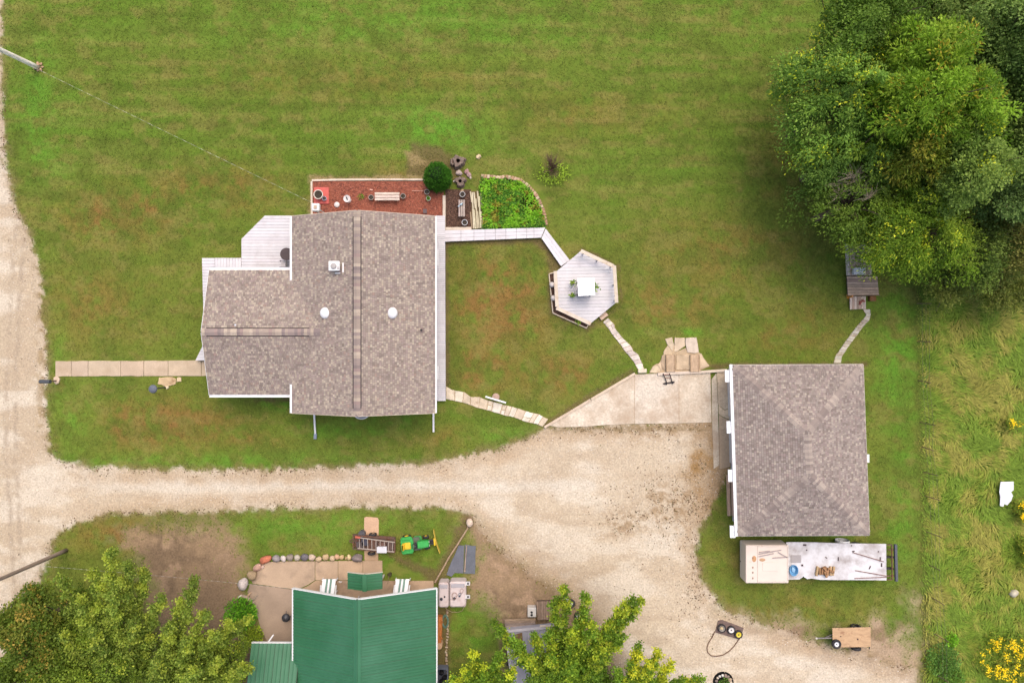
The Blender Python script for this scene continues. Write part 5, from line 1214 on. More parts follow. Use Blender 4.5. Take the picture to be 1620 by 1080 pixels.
for k in range(nw):
    x = lx0+w_*k
    if k == 0: s1 = metal_panel('roof_panel', lroof, (x, lyt-run, zl+rise), (1, 0, 0), dn, w_-.008, Ls_, 2); s2 = metal_panel('roof_panel', lroof, (x, lyt-run, zl+rise), (1, 0, 0), dn2, w_-.008, Ls_, 2)
    else: inst(s1, lroof, Vector((x, lyt-run, zl+rise))-wloc(lroof)); inst(s2, lroof, Vector((x, lyt-run, zl+rise))-wloc(lroof))
# slope over the joint: triangular valley sheet
b = MB(); b.box(((lx0+lx1)/2, lyt+.03, zl-.08), (lx1-lx0, .06, .16)); b.build('eave_trim', 'white_trim', gh)
b = MB(); p, q_ = at(423, 1017, 2.2), at(433, 1003, 2.2); b.beam((p.x, p.y, 2.2), (q_.x, q_.y, 2.2), .08, .1); b.build('downspout', 'white_trim', gh)
# porch
zp, zpr = 2.45, 2.85
pxl, pxr = at(550, 0, zp).x, at(605, 0, zp).x; pyt, pyb = at(0, 905, zp).y, at(0, 931, zp).y; pxc = at(577, 0, zpr).x
porch = thing('porch', 'small green metal gabled porch roof standing before the green roofed house', 'porch', ((pxl+pxr)/2, (pyt+pyb)/2, 0))
b = MB(); b.poly3([(pxl, pyt, zp), (pxc, pyt, zpr), (pxc, pyb, zpr), (pxl, pyb, zp)], .06); b.poly3([(pxr, pyt, zp), (pxc, pyt, zpr), (pxc, pyb, zpr), (pxr, pyb, zp)], .06); pr_ = b.build('roof', 'roof_felt', porch)
for s in (-1, 1):
    hw = (pxr-pxc) if s > 0 else (pxc-pxl)
    d = Vector((s*hw, 0, zp-zpr)).normalized(); L = math.hypot(hw, zp-zpr); w_ = (pyt-pyb)/2
    for k in range(2): metal_panel('roof_panel', pr_, (pxc, pyt-w_*k, zpr+.012), (0, -1, 0), d, w_-.005, L, 3)
b = MB(); b.beam((pxc, pyt+.02, zpr+.02), (pxc, pyb-.02, zpr+.02), .3, .035); b.build('ridge_cap', 'green_roof', pr_)
for s, xx in ((-1, pxl), (1, pxr)): b = MB(); b.beam((xx, pyt+.02, zp-.1), (pxc, pyt+.02, zpr-.1), .04, .12, C(226, 210, 190)); b.build('rake_trim', 'satin', porch)
for sx in (pxl+.2, pxr-.35):
    for sy in (pyb+.10,): b = MB(); b.box((sx, sy, (zp-.05)/2), (.09, .09, zp-.05), col=C(230, 224, 218)); b.build('post', 'satin', porch)
# striped slatted garden chairs on the patio, half under the roof edge
for (px0, lb) in ((519.5, 'left white and green striped garden chair half under the green roof edge'), (635.5, 'right white and green striped garden chair half under the green roof edge')):
    a, c = at(px0+1.5, 915.5, .42), at(px0-2, 942, .85); t = thing('garden_chair', lb, 'garden chair', (a.x, (a.y+c.y)/2, .05), group='striped chairs on the patio')
    sw = [.26, .14, .14, .14, .26]; tot = sum(sw); x = -tot/2
    for k, w_ in enumerate(sw):
        b = MB(); b.poly3([(a.x+x, a.y, .42), (a.x+x+w_-.008, a.y, .42), (c.x+x+w_-.008, c.y, .85), (c.x+x, c.y, .85)], .03, C(255, 253, 253) if k % 2 == 0 else C(108, 146, 128)); b.build('slat', 'paint', t); x += w_
    for s_ in (-1, 1):
        b = MB(); b.beam((a.x+s_*(tot/2+.06), a.y-.35, .62), (c.x+s_*(tot/2+.06), c.y, .66), .09, .04, C(250, 248, 248)); b.build('armrest', 'paint', t)
        for (q_, hz) in ((a, .40), (c, .80)):
            b = MB(); b.box((q_.x+s_*(tot/2+.03), q_.y-.06 if q_ is a else q_.y+.08, .05+hz/2), (.06, .07, hz), col=C(240, 238, 236)); b.build('leg', 'paint', t)
c = at(574, 952, .72); t = thing('side_table', 'small white table peeking out under the ridge of the green roof', 'table', (c.x, c.y, .05))
b = MB(); b.box((c.x, c.y, .74), (.95, .5, .04), bev=.015, col=C(246, 244, 244)); b.build('tabletop', 'paint', t)
for sx in (-1, 1):
    for sy in (-1, 1): b = MB(); b.box((c.x+sx*.4, c.y+sy*.18, .385), (.05, .05, .67), col=C(236, 234, 234)); b.build('leg', 'paint', t)
for px0 in (519, 636): window(gh, (at(px0, 0, 0).x*1.06, nyw, 1.45), 'y+', .95, 1.1)
door(gh, (pxc, nyw, 1.05), 'y+', .95, 2.0)
for yy in (nyt-3, nyt-6.5): window(gh, (nb1, yy, 1.5), 'x+', 1.1, 1.0); 
window(gh, (nb0, nyt-2, 1.5), 'x-', 1.0, 1.0)
# patio slabs, path
pat = slab_struct('patio', 'tan stained concrete patio of the green roofed house', at(470, 910, 0))
for i, (P, cl) in enumerate((([(404, 893), (421, 888.5), (450, 887), (498.5, 886.8), (498.5, 917), (486, 925), (470, 932), (400, 922), (396, 912)], C(206, 178, 150)), ([(396, 922.6), (470, 932.6), (470, 990), (470, 1020), (425, 1018), (412, 990), (404, 960), (392, 935)], C(184, 160, 138)),
                             ([(499.2, 886.8), (534.8, 886.6), (534.8, 917), (499.2, 917)], C(212, 182, 152)), ([(535.5, 886.6), (574, 886.2), (574, 917), (535.5, 917)], C(214, 182, 150)), ([(574.7, 886.2), (605, 886), (605, 917), (574.7, 917)], C(212, 180, 148)),
                             ([(487, 926), (499, 917.8), (686, 917.8), (686, 960), (471, 960), (471, 933)], C(204, 172, 140)))):
    b = MB(); b.prism(PX(rough_poly(P, .3, R, 1)), -.05, .05+.004*(i % 3), cl); b.build('slab', 'patio_concrete', pat)
pth = slab_struct('garden_path', 'short tan concrete path from the driveway to the patio', at(587, 850, 0))
for i, P in enumerate(([(576.5, 818), (580, 817), (597, 818), (599.5, 822), (599, 846), (576, 846)], [(576, 846.7), (599, 846.7), (598.5, 885.6), (577, 885.6)])):
    b = MB(); b.prism(PX(P), -.05, .05+.006*i, [C(224, 184, 150), C(208, 172, 138)][i]); b.build('slab', 'concrete', pth)
BOULD = [(421.8, 883.4, 9.6, 6.2, .45, C(204, 122, 92), 'orange red boulder, the most vivid in the patio border'), (438, 882.4, 6.6, 6.2, 0, C(158, 148, 146), 'grey boulder next to the orange red boulder on the patio border'), (449.2, 882.4, 4.9, 5.2, 0, C(222, 208, 200), 'whitish round boulder right of the first grey boulder on the patio border'),
         (459.4, 880.8, 5.6, 6, 0, C(156, 142, 130), 'brownish grey boulder between two pale boulders on the patio border'), (470.9, 881.3, 5.2, 5, 0, C(196, 184, 166), 'pale greenish cream boulder left of the darkest boulder'), (482.7, 880.2, 6.2, 6.2, 0, C(124, 118, 122), 'darkest blue grey boulder of the patio border row'),
         (494.5, 880.7, 5.8, 5.2, 0, C(214, 190, 168), 'large pinkish cream boulder right of the darkest boulder'), (504.9, 883.4, 5.4, 4.6, .4, C(208, 182, 146), 'tan boulder set lower than its neighbours in the border row'), (515.9, 880.2, 5.6, 5, .2, C(212, 182, 140), 'golden tan boulder in the middle of the right half of the border'),
         (526.8, 882, 4.8, 4.6, 0, C(212, 186, 152), 'rounded tan boulder left of the small pink wedge boulder'), (533.7, 879.4, 4.2, 4.6, .8, C(216, 174, 138), 'small pink wedge shaped boulder in the border row'), (541.2, 880.9, 4.2, 4, 0, C(220, 188, 140), 'small yellowish boulder right of the pink wedge boulder'),
         (548, 882, 2.4, 2.8, 0, C(206, 172, 130), 'tiniest tan boulder in the border row'), (552.8, 880.2, 3.8, 4.8, .3, C(228, 200, 152), 'light yellow upright boulder left of the wide grey boulder'), (566, 881.3, 9.4, 6.4, 0, C(146, 132, 128), 'wide grey boulder at the right end of the border by the path'),
         (408.6, 895.8, 8, 5.8, .55, C(206, 164, 144), 'pinkish boulder below the orange red boulder'), (416.2, 895.6, 3.6, 3, .5, C(216, 186, 170), 'small pale pink stone leaning on the pinkish boulder'), (400.4, 908.8, 8, 8.2, 0, C(172, 148, 116), 'round olive tan boulder at the left of the patio'), (386, 922, 8.4, 9.8, -.3, C(208, 194, 186), 'largest whitish grey boulder at the left end of the patio border')]
for i, (x, y, rx, ry, a, cl, lb) in enumerate(BOULD):
    c = at(x, y, 0); k = S*.98; rx *= k; ry *= k; hz = (rx+ry)*.42; b = MB(); b.blob((c.x, c.y, hz*.55), (rx, ry, hz), 100+i, .13, a, cl, flat=hz*.6); tag(b.build('boulder', 'boulder', smooth=True), lb, 'boulder', 'boulders bordering the patio')
b = MB(); rr = random.Random(4)
b.tube([at(380.5, 941, .12), at(388, 944, .16), at(396, 949, .14), at(405, 956, .1)], [.05, .15, .14, .03], 7, C(176, 156, 136)); b.tube([at(383, 941, .12), at(378, 943.5, .2), at(376.5, 946, .26)], [.06, .05, .02], 6, C(214, 202, 190)); b.tube([at(398, 948, .14), at(403, 946, .3), at(408, 940, .45)], [.05, .04, .02], 6, C(186, 168, 150)); b.tube([at(392, 942, .1), at(397, 937, .12)], [.09, .06], 6, C(190, 160, 132))
tag(b.build('driftwood_log', 'bark'), 'pale driftwood log with stubs lying at the patio corner', 'log')
c = at(457, 971, .0); kg = thing('kettle_grill', 'round black kettle grill on the patio beside the green roof', 'grill', (c.x, c.y, .05))
b = MB(); b.lathe((c.x, c.y, .62), [(.03, -.26), (.2, -.18), (.28, -.02), (.29, .0)], 20, C(50, 50, 54), close=False); b.build('bowl', 'paint', kg, smooth=True)
b = MB(); b.lathe((c.x, c.y, .625), [(.295, 0), (.27, .1), (.18, .2), (.05, .24), (.01, .245)], 20, C(62, 62, 68), close=False); lid = b.build('lid', 'paint', kg, smooth=True)
b = MB(); b.tube([(c.x-.06, c.y, .86), (c.x-.06, c.y, .92), (c.x+.06, c.y, .92), (c.x+.06, c.y, .86)], .014, 6, C(90, 76, 64)); b.build('handle', 'satin', lid)
for k in range(3): a = k*2.094; b = MB(); b.tube([(c.x+.2*math.cos(a), c.y+.2*math.sin(a), .45), (c.x+.3*math.cos(a), c.y+.3*math.sin(a), .05)], .014, 6, C(120, 120, 124)); b.build('leg', 'satin', kg)
small_plant('plant', 'dense green plants at the patio corner beside the driftwood log', 'plant', 386, 966, 1.15, 1.1, [C(84, 132, 36), C(100, 146, 44), C(66, 112, 34)], 1500, .2, .1)
small_plant('plant', 'yellow green bush between the patio and the lower green roof', 'plant', 403, 1000, .75, 1.0, [C(124, 144, 50), C(104, 126, 44), C(146, 158, 62)], 700, .18, .1)
c = at(502, 925, .05); b = MB(); b.blob((at(538, 920, .05).x, at(538, 920, .05).y, .1), (.16, .08, .07), 5, .15, 0, C(232, 222, 214), fine=False, flat=.05); tag(b.build('garden_rock', 'boulder'), 'small white stone on the patio beside the left striped awning', 'rock')
b = MB(); b.tube([at(616, 909, .05), at(613, 922, .9)], .02, 6, C(140, 116, 96)); b.blob(at(616, 908, .08), (.2, .16, .1), 3, .3, 0, C(90, 84, 60), fine=False); tag(b.build('garden_broom', 'bark'), 'brown broom leaning beside the right side of the small porch', 'broom')

# ------------------------------------------------------------------ rusty utility trailer, ladder, box
tr = thing('utility_trailer', 'rusty frame utility trailer with mesh floor on the tan path', 'trailer', at(590, 857, 0))
zt = .62; q = [at(x, y, zt) for x, y in ((559, 846), (624.5, 851), (624.5, 873.5), (559, 867.5))]
for i in range(4): b = MB(); b.beam(q[i], q[(i+1) % 4], .07, .07); b.build('top_rail', 'rusty_metal', tr)
lo = [Vector((v.x, v.y, .3)) for v in q]
b = MB(); b.poly3([v+Vector((0, 0, .0)) for v in lo], .04, (1.1, 1.15, 1.25)); b.build('floor', 'rusty_metal', tr)
for i in range(4): b = MB(); b.beam(lo[i], q[i], .05, .05); b.build('corner_post', 'rusty_metal', tr)
for f in (.25, .42, .6, .8):
    b = MB(); p_, r_ = q[0].lerp(q[1], f), q[3].lerp(q[2], f); b.beam(Vector((p_.x, p_.y, .345)), Vector((r_.x, r_.y, .345)), .05, .05); b.build('cross_bar', 'rusty_metal', tr)
b = MB(); b.beam(Vector((q[0].x-.01, q[0].y-.3, .3)), Vector((q[0].x-.35, (q[0].y+q[3].y)/2, .3)), .06, .06); b.beam(Vector((q[3].x-.01, q[3].y+.3, .3)), Vector((q[0].x-.35, (q[0].y+q[3].y)/2-.04, .3)), .06, .06); b.build('tongue', 'rusty_metal', tr)
def wheel(name, parent, c, Rr, w, axis='z', rim=C(240, 238, 236), hub=C(70, 64, 60), rimfrac=.56, group=None, label=None, cat=None, solid=False, rot=None):
    M = {'z': Matrix.Identity(3), 'y': Matrix.Rotation(math.pi/2, 3, 'X'), 'x': Matrix.Rotation(math.pi/2, 3, 'Y')}[axis] if rot is None else rot
    t = parent
    if label: t = thing(name, label, cat or 'wheel', c, group=group)
    ri = Rr*rimfrac; h = w/2
    b = MB(); b.lathe(c, [(ri, -h*.8), (Rr*.86, -h), (Rr*.97, -h*.7), (Rr, -h*.2), (Rr, h*.2), (Rr*.97, h*.7), (Rr*.86, h), (ri, h*.8), (ri*.98, 0)], 24, rot=M, close=False)
    ty = b.build('tyre', 'rubber', t, smooth=True)
    for s in (1, -1):
        b = MB(); b.lathe(c, [(ri, s*h*.5), (ri*.93, s*h*.72), (ri*.5, s*h*.42), (ri*.28, s*h*.5), (ri*.02, s*h*.5)], 20, rim, rot=M, close=False); o = b.build('rim', 'paint', t if label else ty)
        b = MB(); b.lathe(c, [(ri*.24, s*h*.52), (ri*.2, s*h*.7), (.003, s*h*.7)], 10, hub, rot=M, close=False); b.build('hub', 'paint', o) if label else None
        if not label: break
    return t
for s, x in ((1, 590), (-1, 588)):
    c = at(x, 848.5 if s > 0 else 872, .28); wheel('wheel', tr, (c.x, c.y+(.16 if s > 0 else -.12), .28), .28, .17, 'y', rim=C(180, 170, 160))
b = MB(); c = at(574, 842, 0); b.lathe((c.x, c.y, 0), [(.2, 0), (.24, .02), (.23, .25), (.24, .27), (.23, .48), (.24, .5), (.2, .5), (.18, .46), (.01, .45)], 18, C(98, 96, 100)); tag(b.build('drum', 'satin'), 'dark grey drum bucket touching the top rail of the rusty trailer', 'bucket')
ld = thing('ladder', 'pale aluminium extension ladder lying across the rusty trailer', 'ladder', at(592, 857, .72))
zl_ = .7; A_, B_, C_, D_ = at(565, 849.2, zl_), at(625, 857, zl_), at(624, 872, zl_), at(566, 866.3, zl_)
for p, q_ in ((A_, B_), (D_, C_)): b = MB(); b.beam(p, q_, .06, .09, C(188, 172, 158)); b.build('side_rail', 'satin', ld)
for k in range(9): f = (k+.5)/9; b = MB(); b.tube([A_.lerp(B_, f)+Vector((0, 0, .045)), D_.lerp(C_, f)+Vector((0, 0, .045))], .024, 6, C(196, 180, 168)); b.build('rung', 'satin', ld)
for i, (x, y, sx, sy, cl, lb) in enumerate(((569.5, 861, .5, .42, C(96, 84, 82), 'dark box lying in the left end of the rusty trailer'), (577, 857, .42, .5, C(78, 78, 92), 'blue grey crate lying in the rusty trailer beside the dark box'), (606, 862, .6, .5, C(120, 88, 76), 'brown box lying in the middle of the rusty trailer'), (617, 863, .5, .6, C(108, 86, 78), 'dull brown box at the right end of the rusty trailer'))):
    c = at(x, y, .5); b = MB(); b.box((c.x, c.y, .345+.12), (sx, sy, .24), rz=.1*i, bev=.02, col=cl); tag(b.build('storage_box', 'satin'), lb, 'box')
b = MB(); c = at(566, 849.2, .81); b.box((c.x, c.y, .83), (.36, .12, .07), rz=-.12, col=C(214, 108, 84)); tag(b.build('ladder_hook', 'paint'), 'small orange red tool on the left end of the ladder', 'tool')
c = at(604, 869.3, .8); wb = thing('cooler_box', 'white box on the right end of the rusty trailer', 'box', (c.x, c.y, .36))
b = MB(); b.box((c.x, c.y, .58), (.66, .4, .4), bev=.03, col=C(206, 204, 210)); b.build('body', 'paint', wb); b = MB(); b.box((c.x, c.y, .81), (.7, .44, .07), bev=.02, col=C(232, 230, 234)); b.build('lid', 'paint', wb)

# ------------------------------------------------------------------ lawn tractor with plough blade
T = thing('lawn_tractor', 'green lawn tractor with yellow seat and yellow front blade', 'lawn tractor', at(662, 857, 0), rz=math.radians(6))
GRN, YEL, BLK = C(62, 176, 80), C(252, 206, 48), C(52, 50, 52)
def lp(name, m, fn, parent=None, smooth=False):
    b = MB(); fn(b); return b.build(name, m, parent or T, smooth, local=True)
b = MB()   # rear fender deck with rounded corners and cut-outs
P = [(-1.14, -.52), (-1.06, -.60), (-.40, -.60), (-.30, -.44), (-.26, -.2), (-.26, .2), (-.30, .44), (-.40, .60), (-1.06, .60), (-1.14, .52), (-1.17, 0)]
b.prism(P, .52, .62, GRN, inset=.03); T_f = b.build('fender', 'paint', T, local=True)
for s in (-1, 1): lp('fender_flare', 'paint', lambda b: b.box((-.74, s*.47, .655), (.62, .16, .07), bev=.03, col=GRN))
lp('seat', 'paint', lambda b: (b.box((-.68, 0, .70), (.46, .48, .12), bev=.05, col=YEL), b.box((-.96, 0, .86), (.14, .5, .42), bev=.06, col=jit(YEL, .04))))
hood = lp('hood', 'paint', lambda b: (b.prism([(.02, -.24), (.5, -.25), (.78, -.22), (.84, -.12), (.85, .12), (.78, .22), (.5, .25), (.02, .24)], .38, .82, GRN, inset=.05)))
lp('hood_ridge', 'paint', lambda b: b.box((.42, 0, .83), (.72, .28, .03), bev=.012, col=tuple(x*1.12 for x in GRN)), hood)
for s in (-1, 1): lp('headlight', 'paint', lambda b: b.box((.86, s*.13, .66), (.03, .12, .08), col=C(240, 236, 220)), hood)
lp('dashboard', 'paint', lambda b: b.box((-.06, 0, .78), (.14, .42, .16), bev=.03, col=BLK))
def steer(b):
    pts = [(-.17+.17*math.cos(a)*.9, .19*math.sin(a), .98+.17*math.cos(a)*.25) for a in [k*math.pi/8 for k in range(17)]]
    b.tube(pts, .022, 6, BLK, cap=False)
    for k in range(3): a = k*2.094; b.tube([(-.17, 0, .97), (-.17+.15*math.cos(a), .17*math.sin(a), .98+.04*math.cos(a))], .015, 5, C(130, 128, 124))
    b.tube([(-.17, 0, .97), (-.06, 0, .8)], .025, 6, BLK)
lp('steering_wheel', 'satin', steer)
lp('footrest', 'satin', lambda b: b.box((-.1, 0, .36), (.5, .92, .05), bev=.02, col=C(108, 112, 96)))
lp('chassis', 'satin', lambda b: (b.box((-.1, 0, .3), (1.9, .34, .14), col=BLK), b.box((.95, 0, .24), (.36, .14, .08), col=BLK)))
lp('mower_deck', 'paint', lambda b: b.prism([(-.25, -.5), (.25, -.5), (.32, -.3), (.32, .3), (.25, .5), (-.25, .5)], .14, .26, C(70, 150, 74), inset=.03))
def lwheel(x, y, Rr, w):
    b = MB(); ri = Rr*.5; h = w/2; M = Matrix.Rotation(math.pi/2, 3, 'X')
    b.lathe((x, y, Rr), [(ri, -h*.8), (Rr*.86, -h), (Rr*.97, -h*.7), (Rr, 0), (Rr*.97, h*.7), (Rr*.86, h), (ri, h*.8)], 20, rot=M, close=False); ty = b.build('wheel', 'rubber', T, True, local=True)
    for s in (-1, 1): b = MB(); b.lathe((x, y, Rr), [(ri*1.02, s*h*.82), (ri*.5, s*h*.4), (.01, s*h*.45)], 16, YEL, rot=M, close=False); b.build('rim', 'paint', ty, local=True)
for s in (-1, 1): lwheel(-.74, s*.52, .30, .2); lwheel(.60, s*.38, .22, .17)
bl = lp('plough_blade', 'paint', lambda b: [b.prism([(1.28+.05*f*f-.14*f, f*.85), (1.31+.05*f*f-.14*f, f*.85), (1.31+.05*g*g-.14*g, g*.85), (1.28+.05*g*g-.14*g, g*.85)], .04, .46, jit(C(238, 200, 84), .05)) for f, g in [(-1+k*.25, -.75+k*.25) for k in range(8)]])
lp('blade_arm', 'satin', lambda b: (b.beam((.7, -.14, .25), (1.26, -.12, .25), .06, .08, C(78, 74, 84)), b.beam((.7, .14, .25), (1.26, .12, .25), .06, .08, C(78, 74, 84)), b.box((1.2, 0, .3), (.12, .5, .22), col=YEL)))
# ------------------------------------------------------------------ timber, boulder, rubber mats
b = MB(); c = at(743.5, 825, 0); b.blob((c.x, c.y, .2), (.24, .3, .28), 8, .12, .3, C(232, 208, 186), flat=.18); tag(b.build('boulder', 'boulder'), 'cream boulder alone at the driveway edge above the rubber mats', 'boulder')
b = MB(); b.tube([at(741, 833, .08), at(735, 843, .09), at(725, 859, .1), at(711, 880, .1), at(700, 900, .1), at(688, 921, .1)], .06, 7, C(188, 160, 132)); tag(b.build('wooden_pole', 'bark'), 'long thin crooked wooden pole lying from the boulder to the green roof', 'pole')
for i, (P, lb) in enumerate((([(735.5, 861), (753, 863), (751.5, 907), (734, 906)], 'right dark grey rubber mat lying on bare soil'), ([(725.5, 862), (734.8, 862), (733, 906), (720, 905), (714, 911), (706.5, 908), (712, 893), (718, 880)], 'left crumpled dark grey rubber mat lying on bare soil'))):
    b = MB(); b.prism(PX(rough_poly(P, .4, R, 3)), .0, .05+.01*i, jit((1, 1, 1), .05)); tag(b.build('rubber_mat', 'tarp'), lb, 'mat')
b = MB(); b.tube([at(738.3, 862, .09), at(736.5, 882, .09), at(735, 904, .1)], [.035, .035, .06], 6, C(186, 164, 146)); tag(b.build('stick', 'bark'), 'thin pale stick lying across the two rubber mats', 'stick')
# tanks
def tank(label, x0, y0, x1, y1, z, seed):
    a, c = at(x0, y0, z), at(x1, y1, z); mx, my = (a.x+c.x)/2, (a.y+c.y)/2; lx, ly = abs(c.x-a.x), abs(c.y-a.y)
    t = thing('plastic_tank', label, 'tank', (mx, my, 0)); b = MB(); b.box((mx, my, z/2), (lx, ly, z), bev=.1, col=(1, 1, 1)); b.build('body', 'plastic_tank', t)
    b = MB(); b.box((mx, my+ly*.36, z+.01), (lx*.8, ly*.16, .05), bev=.02, col=C(186, 178, 180)); b.build('lid_step', 'paint', t); 
    b = MB(); b.lathe((mx-lx*.2, my-ly*.14, z), [(.1, 0), (.1, .07), (.05, .08), (.01, .08)], 14, C(60, 58, 66)); b.build('cap', 'paint', t)
    b = MB(); b.lathe((mx+lx*.12, my-ly*.05, z), [(.06, 0), (.06, .06), (.01, .07)], 12, C(48, 44, 48)); b.build('valve', 'paint', t)
    return t, mx, my, lx, ly
tank('pale plastic tank against the green roof edge', 693.5, 921.5, 709.5, 961, 1.0, 1)
t, mx, my, lx, ly = tank('pinkish plastic tank with coiled hose on top and white brackets at its right side', 711, 920, 737, 960.5, 1.0, 2)
for y in (922, 943): p = at(740.5, y, .9); b = MB(); b.box((p.x-.03, p.y, .93), (.34, .26, .06), col=C(226, 220, 216)); b.box((p.x, p.y, .965), (.12, .14, .012), col=C(60, 56, 60)); b.build('bracket', 'paint', t)
for i, (x, y, r, cl, lb) in enumerate(((719, 942, .2, C(176, 138, 124), 'rust coloured hose coil on the pinkish tank'), (730.5, 934, .13, C(190, 158, 146), 'small pale hose loop at the upper right on the pinkish tank'), (727.5, 940, .09, C(84, 104, 128), 'small blue grey coil beside the rust coloured hose coil'))):
    c = at(x, y, 1.02); b = MB(); b.tube([(c.x+r*math.cos(a)*(1-.02*k), c.y+r*1.15*math.sin(a), 1.025+.004*k) for k, a in enumerate([q_*.4 for q_ in range(17)])], .02, 5, cl); tag(b.build('hose_coil', 'satin'), lb, 'hose')
b = MB(); b.tube([at(705, 961, .6), at(709, 965, .3), at(715, 967.5, .1), at(724, 968, .06), at(731, 965.5, .2), at(734.5, 959, .6)], .025, 6, C(196, 178, 132)); tag(b.build('garden_hose', 'satin'), 'tan hose looping below the two plastic tanks', 'hose')
b = MB()
for r in (.38, .33, .28): b.tube([(at(703, 982, .1).x+r*math.cos(a)*.6+.06, at(703, 982, .1).y+r*math.sin(a)*1.25, .12+.1*(.4-r)) for a in [k*.35 for k in range(19)]], .022, 5, C(104, 140, 122))
tag(b.build('garden_hose', 'satin'), 'coiled green garden hose beside the wall below the tanks', 'hose')
b = MB(); b.tube([at(696, 973, .45), at(695, 1000, .4), at(693.5, 1017, .4)], .2, 10, C(206, 128, 72)); b.tube([at(697, 978, .5), at(700, 984, .8)], .06, 6, C(186, 122, 74)); b.tube([at(696, 1005, .5), at(700, 1010, .75)], .05, 6, C(196, 126, 74)); tag(b.build('log', 'bark'), 'long orange brown log lying along the right wall of the green roofed house', 'log')
b = MB(); c = at(694.5, 1021.5, .6); b.lathe((c.x, c.y, 0), [(.24, 0), (.23, .4), (.22, .62), (.01, .63)], 14, C(216, 176, 140)); tag(b.build('wood_round', 'bark'), 'pale round sawn stump at the end of the orange brown log', 'stump')
t = thing('stone_edging', 'row of small tan stones along the soil strip right of the green roof', 'edging', at(707, 1020, 0)); rr = random.Random(33)
y = 964
while y < 1085:
    r = rr.uniform(1.6, 2.6); c = at(707.3+1.3*math.sin(y/14)+rr.uniform(-.5, .5), y, 0); b = MB(); b.blob((c.x, c.y, .05), (r*S*.85, r*S*1.1, .09), int(y*7), .18, rr.uniform(0, 3), jit(rr.choice([C(188, 164, 136), C(170, 146, 122), C(204, 184, 158)]), .1, rr), fine=False, flat=.06); b.build('stone', 'boulder', t); y += r*1.9
c = at(700, 1071, .5); t = thing('storage_bin', 'blue grey bin with dark things inside at the bottom edge right of the green roof', 'bin', (c.x, c.y, 0)); 
b = MB()
for dx, dy, sx, sy in ((-.36, 0, .05, 1.3), (.36, 0, .05, 1.3), (0, .64, .67, .05), (0, -.64, .67, .05)): b.box((c.x+dx, c.y+dy, .3), (sx, sy, .6), col=C(120, 126, 140))
b.box((c.x, c.y, .04), (.68, 1.24, .06), col=C(104, 108, 120)); b.build('body', 'paint', t)
for k, (dx, dy, r) in enumerate(((-.1, .25, .2), (.12, -.1, .22), (-.1, -.38, .18))): b = MB(); b.blob((c.x+dx, c.y+dy, .3), (r, r, .22), 90+k, .15, 0, [C(60, 60, 66), C(80, 78, 76), C(54, 54, 60)][k], fine=False); tag(b.build('sack', 'tarp'), ['upper', 'middle', 'lower'][k]+' dark sack inside the blue grey bin', 'sack')

# ------------------------------------------------------------------ truck bed trailer with cream cabin
zB2, zC2 = 1.05, 1.7
ft = thing('flatbed_trailer', 'old white flatbed trailer with cream cabin at its left end below the garage', 'trailer', at(1298, 890, 0))
a, c = at(1243.5, 857.5, zB2), at(1402, 917.5, zB2)
bedp = [(1244, 857.5), (1252, 857), (1290, 857.5), (1330, 859), (1402, 860), (1402.5, 917.5), (1372, 917), (1330, 917), (1298, 916.5), (1284, 914.5), (1277, 915.5), (1271, 911.5), (1265, 916), (1244, 916.5)]
b = MB(); b.prism(PX(bedp, zB2), zB2-.07, zB2); b.build('bed', 'trailer_white', ft)
b = MB(); b.prism(PX([(1246, 859), (1400, 862), (1400, 915), (1246, 913)], zB2), zB2-.3, zB2-.072, C(66, 60, 60)); 
b.beam(at(1180, 882, .6), at(1412, 880, .6), .12, .16, C(62, 58, 58)); b.beam(at(1180, 898, .6), at(1412, 898, .6), .12, .16, C(62, 58, 58)); b.build('chassis', 'satin', ft)
for x in (1262, 1337, 1354):
    for s, y in ((1, 861.5), (-1, 909)):
        c = at(x, y, .42); wheel('wheel', ft, (c.x, c.y, .42), .42, .24, 'y', rim=C(214, 206, 200))
p = at(1337, 857, .9); b = MB(); b.lathe((p.x, p.y-.08, .5), [(.47, -.12), (.49, .0), (.47, .12)], 20, C(240, 238, 236), rot=Matrix.Rotation(math.pi/2, 3, 'X'), close=False); b.build('wheel_arch', 'paint', ft)
x0, x1, y0, y1 = at(1180, 0, zC2).x, at(1247.5, 0, zC2).x, at(0, 922, zC2).y, at(0, 862, zC2).y
b = MB(); b.box(((x0+x1)/2, (y0+y1)/2, (zC2+.45)/2), (x1-x0, y1-y0, zC2-.45), bev=.03); cab = b.build('cabin', 'trailer_cream', ft)
xs = at(1199, 0, zC2).x
b = MB()
for yy in (y0+.12, y1-.08): b.box(((xs+x1)/2-.03, yy, zC2+.018), (x1-xs-.1, .05, .03))
b.box((xs, (y0+y1)/2, zC2+.018), (.05, y1-y0-.08, .03)); b.box((x1-.05, (y0+y1)/2, zC2+.016), (.06, y1-y0-.24, .03)); b.build('roof_rib', 'trailer_cream', cab)
p = at(1218.5, 896, zC2); b = MB(); b.box((p.x, p.y, zC2+.012), (1.05, .62, .02), bev=.005); b.build('hatch', 'trailer_cream', cab)
for k, yy in enumerate((882, 897, 905, 914)): p = at(1191, yy, zC2); b = MB(); b.box((p.x, p.y, zC2+.012), (.07, .12, .02), col=C(150, 116, 94)); b.build('vent_slot', 'satin', cab)
p = at(1193, 883.5, zC2); b = MB(); b.lathe((p.x, p.y, zC2), [(.17, 0), (.14, .02), (.01, .025)], 10, C(214, 164, 118), sx=.9, sy=1.3); b.build('rust_patch', 'satin', cab)
p = at(1206, 885, zC2); b = MB(); b.lathe((p.x, p.y, zC2), [(.2, 0), (.12, .015), (.01, .02)], 9, C(210, 168, 128), sx=1.1, sy=.6); b.build('rust_patch', 'satin', cab)
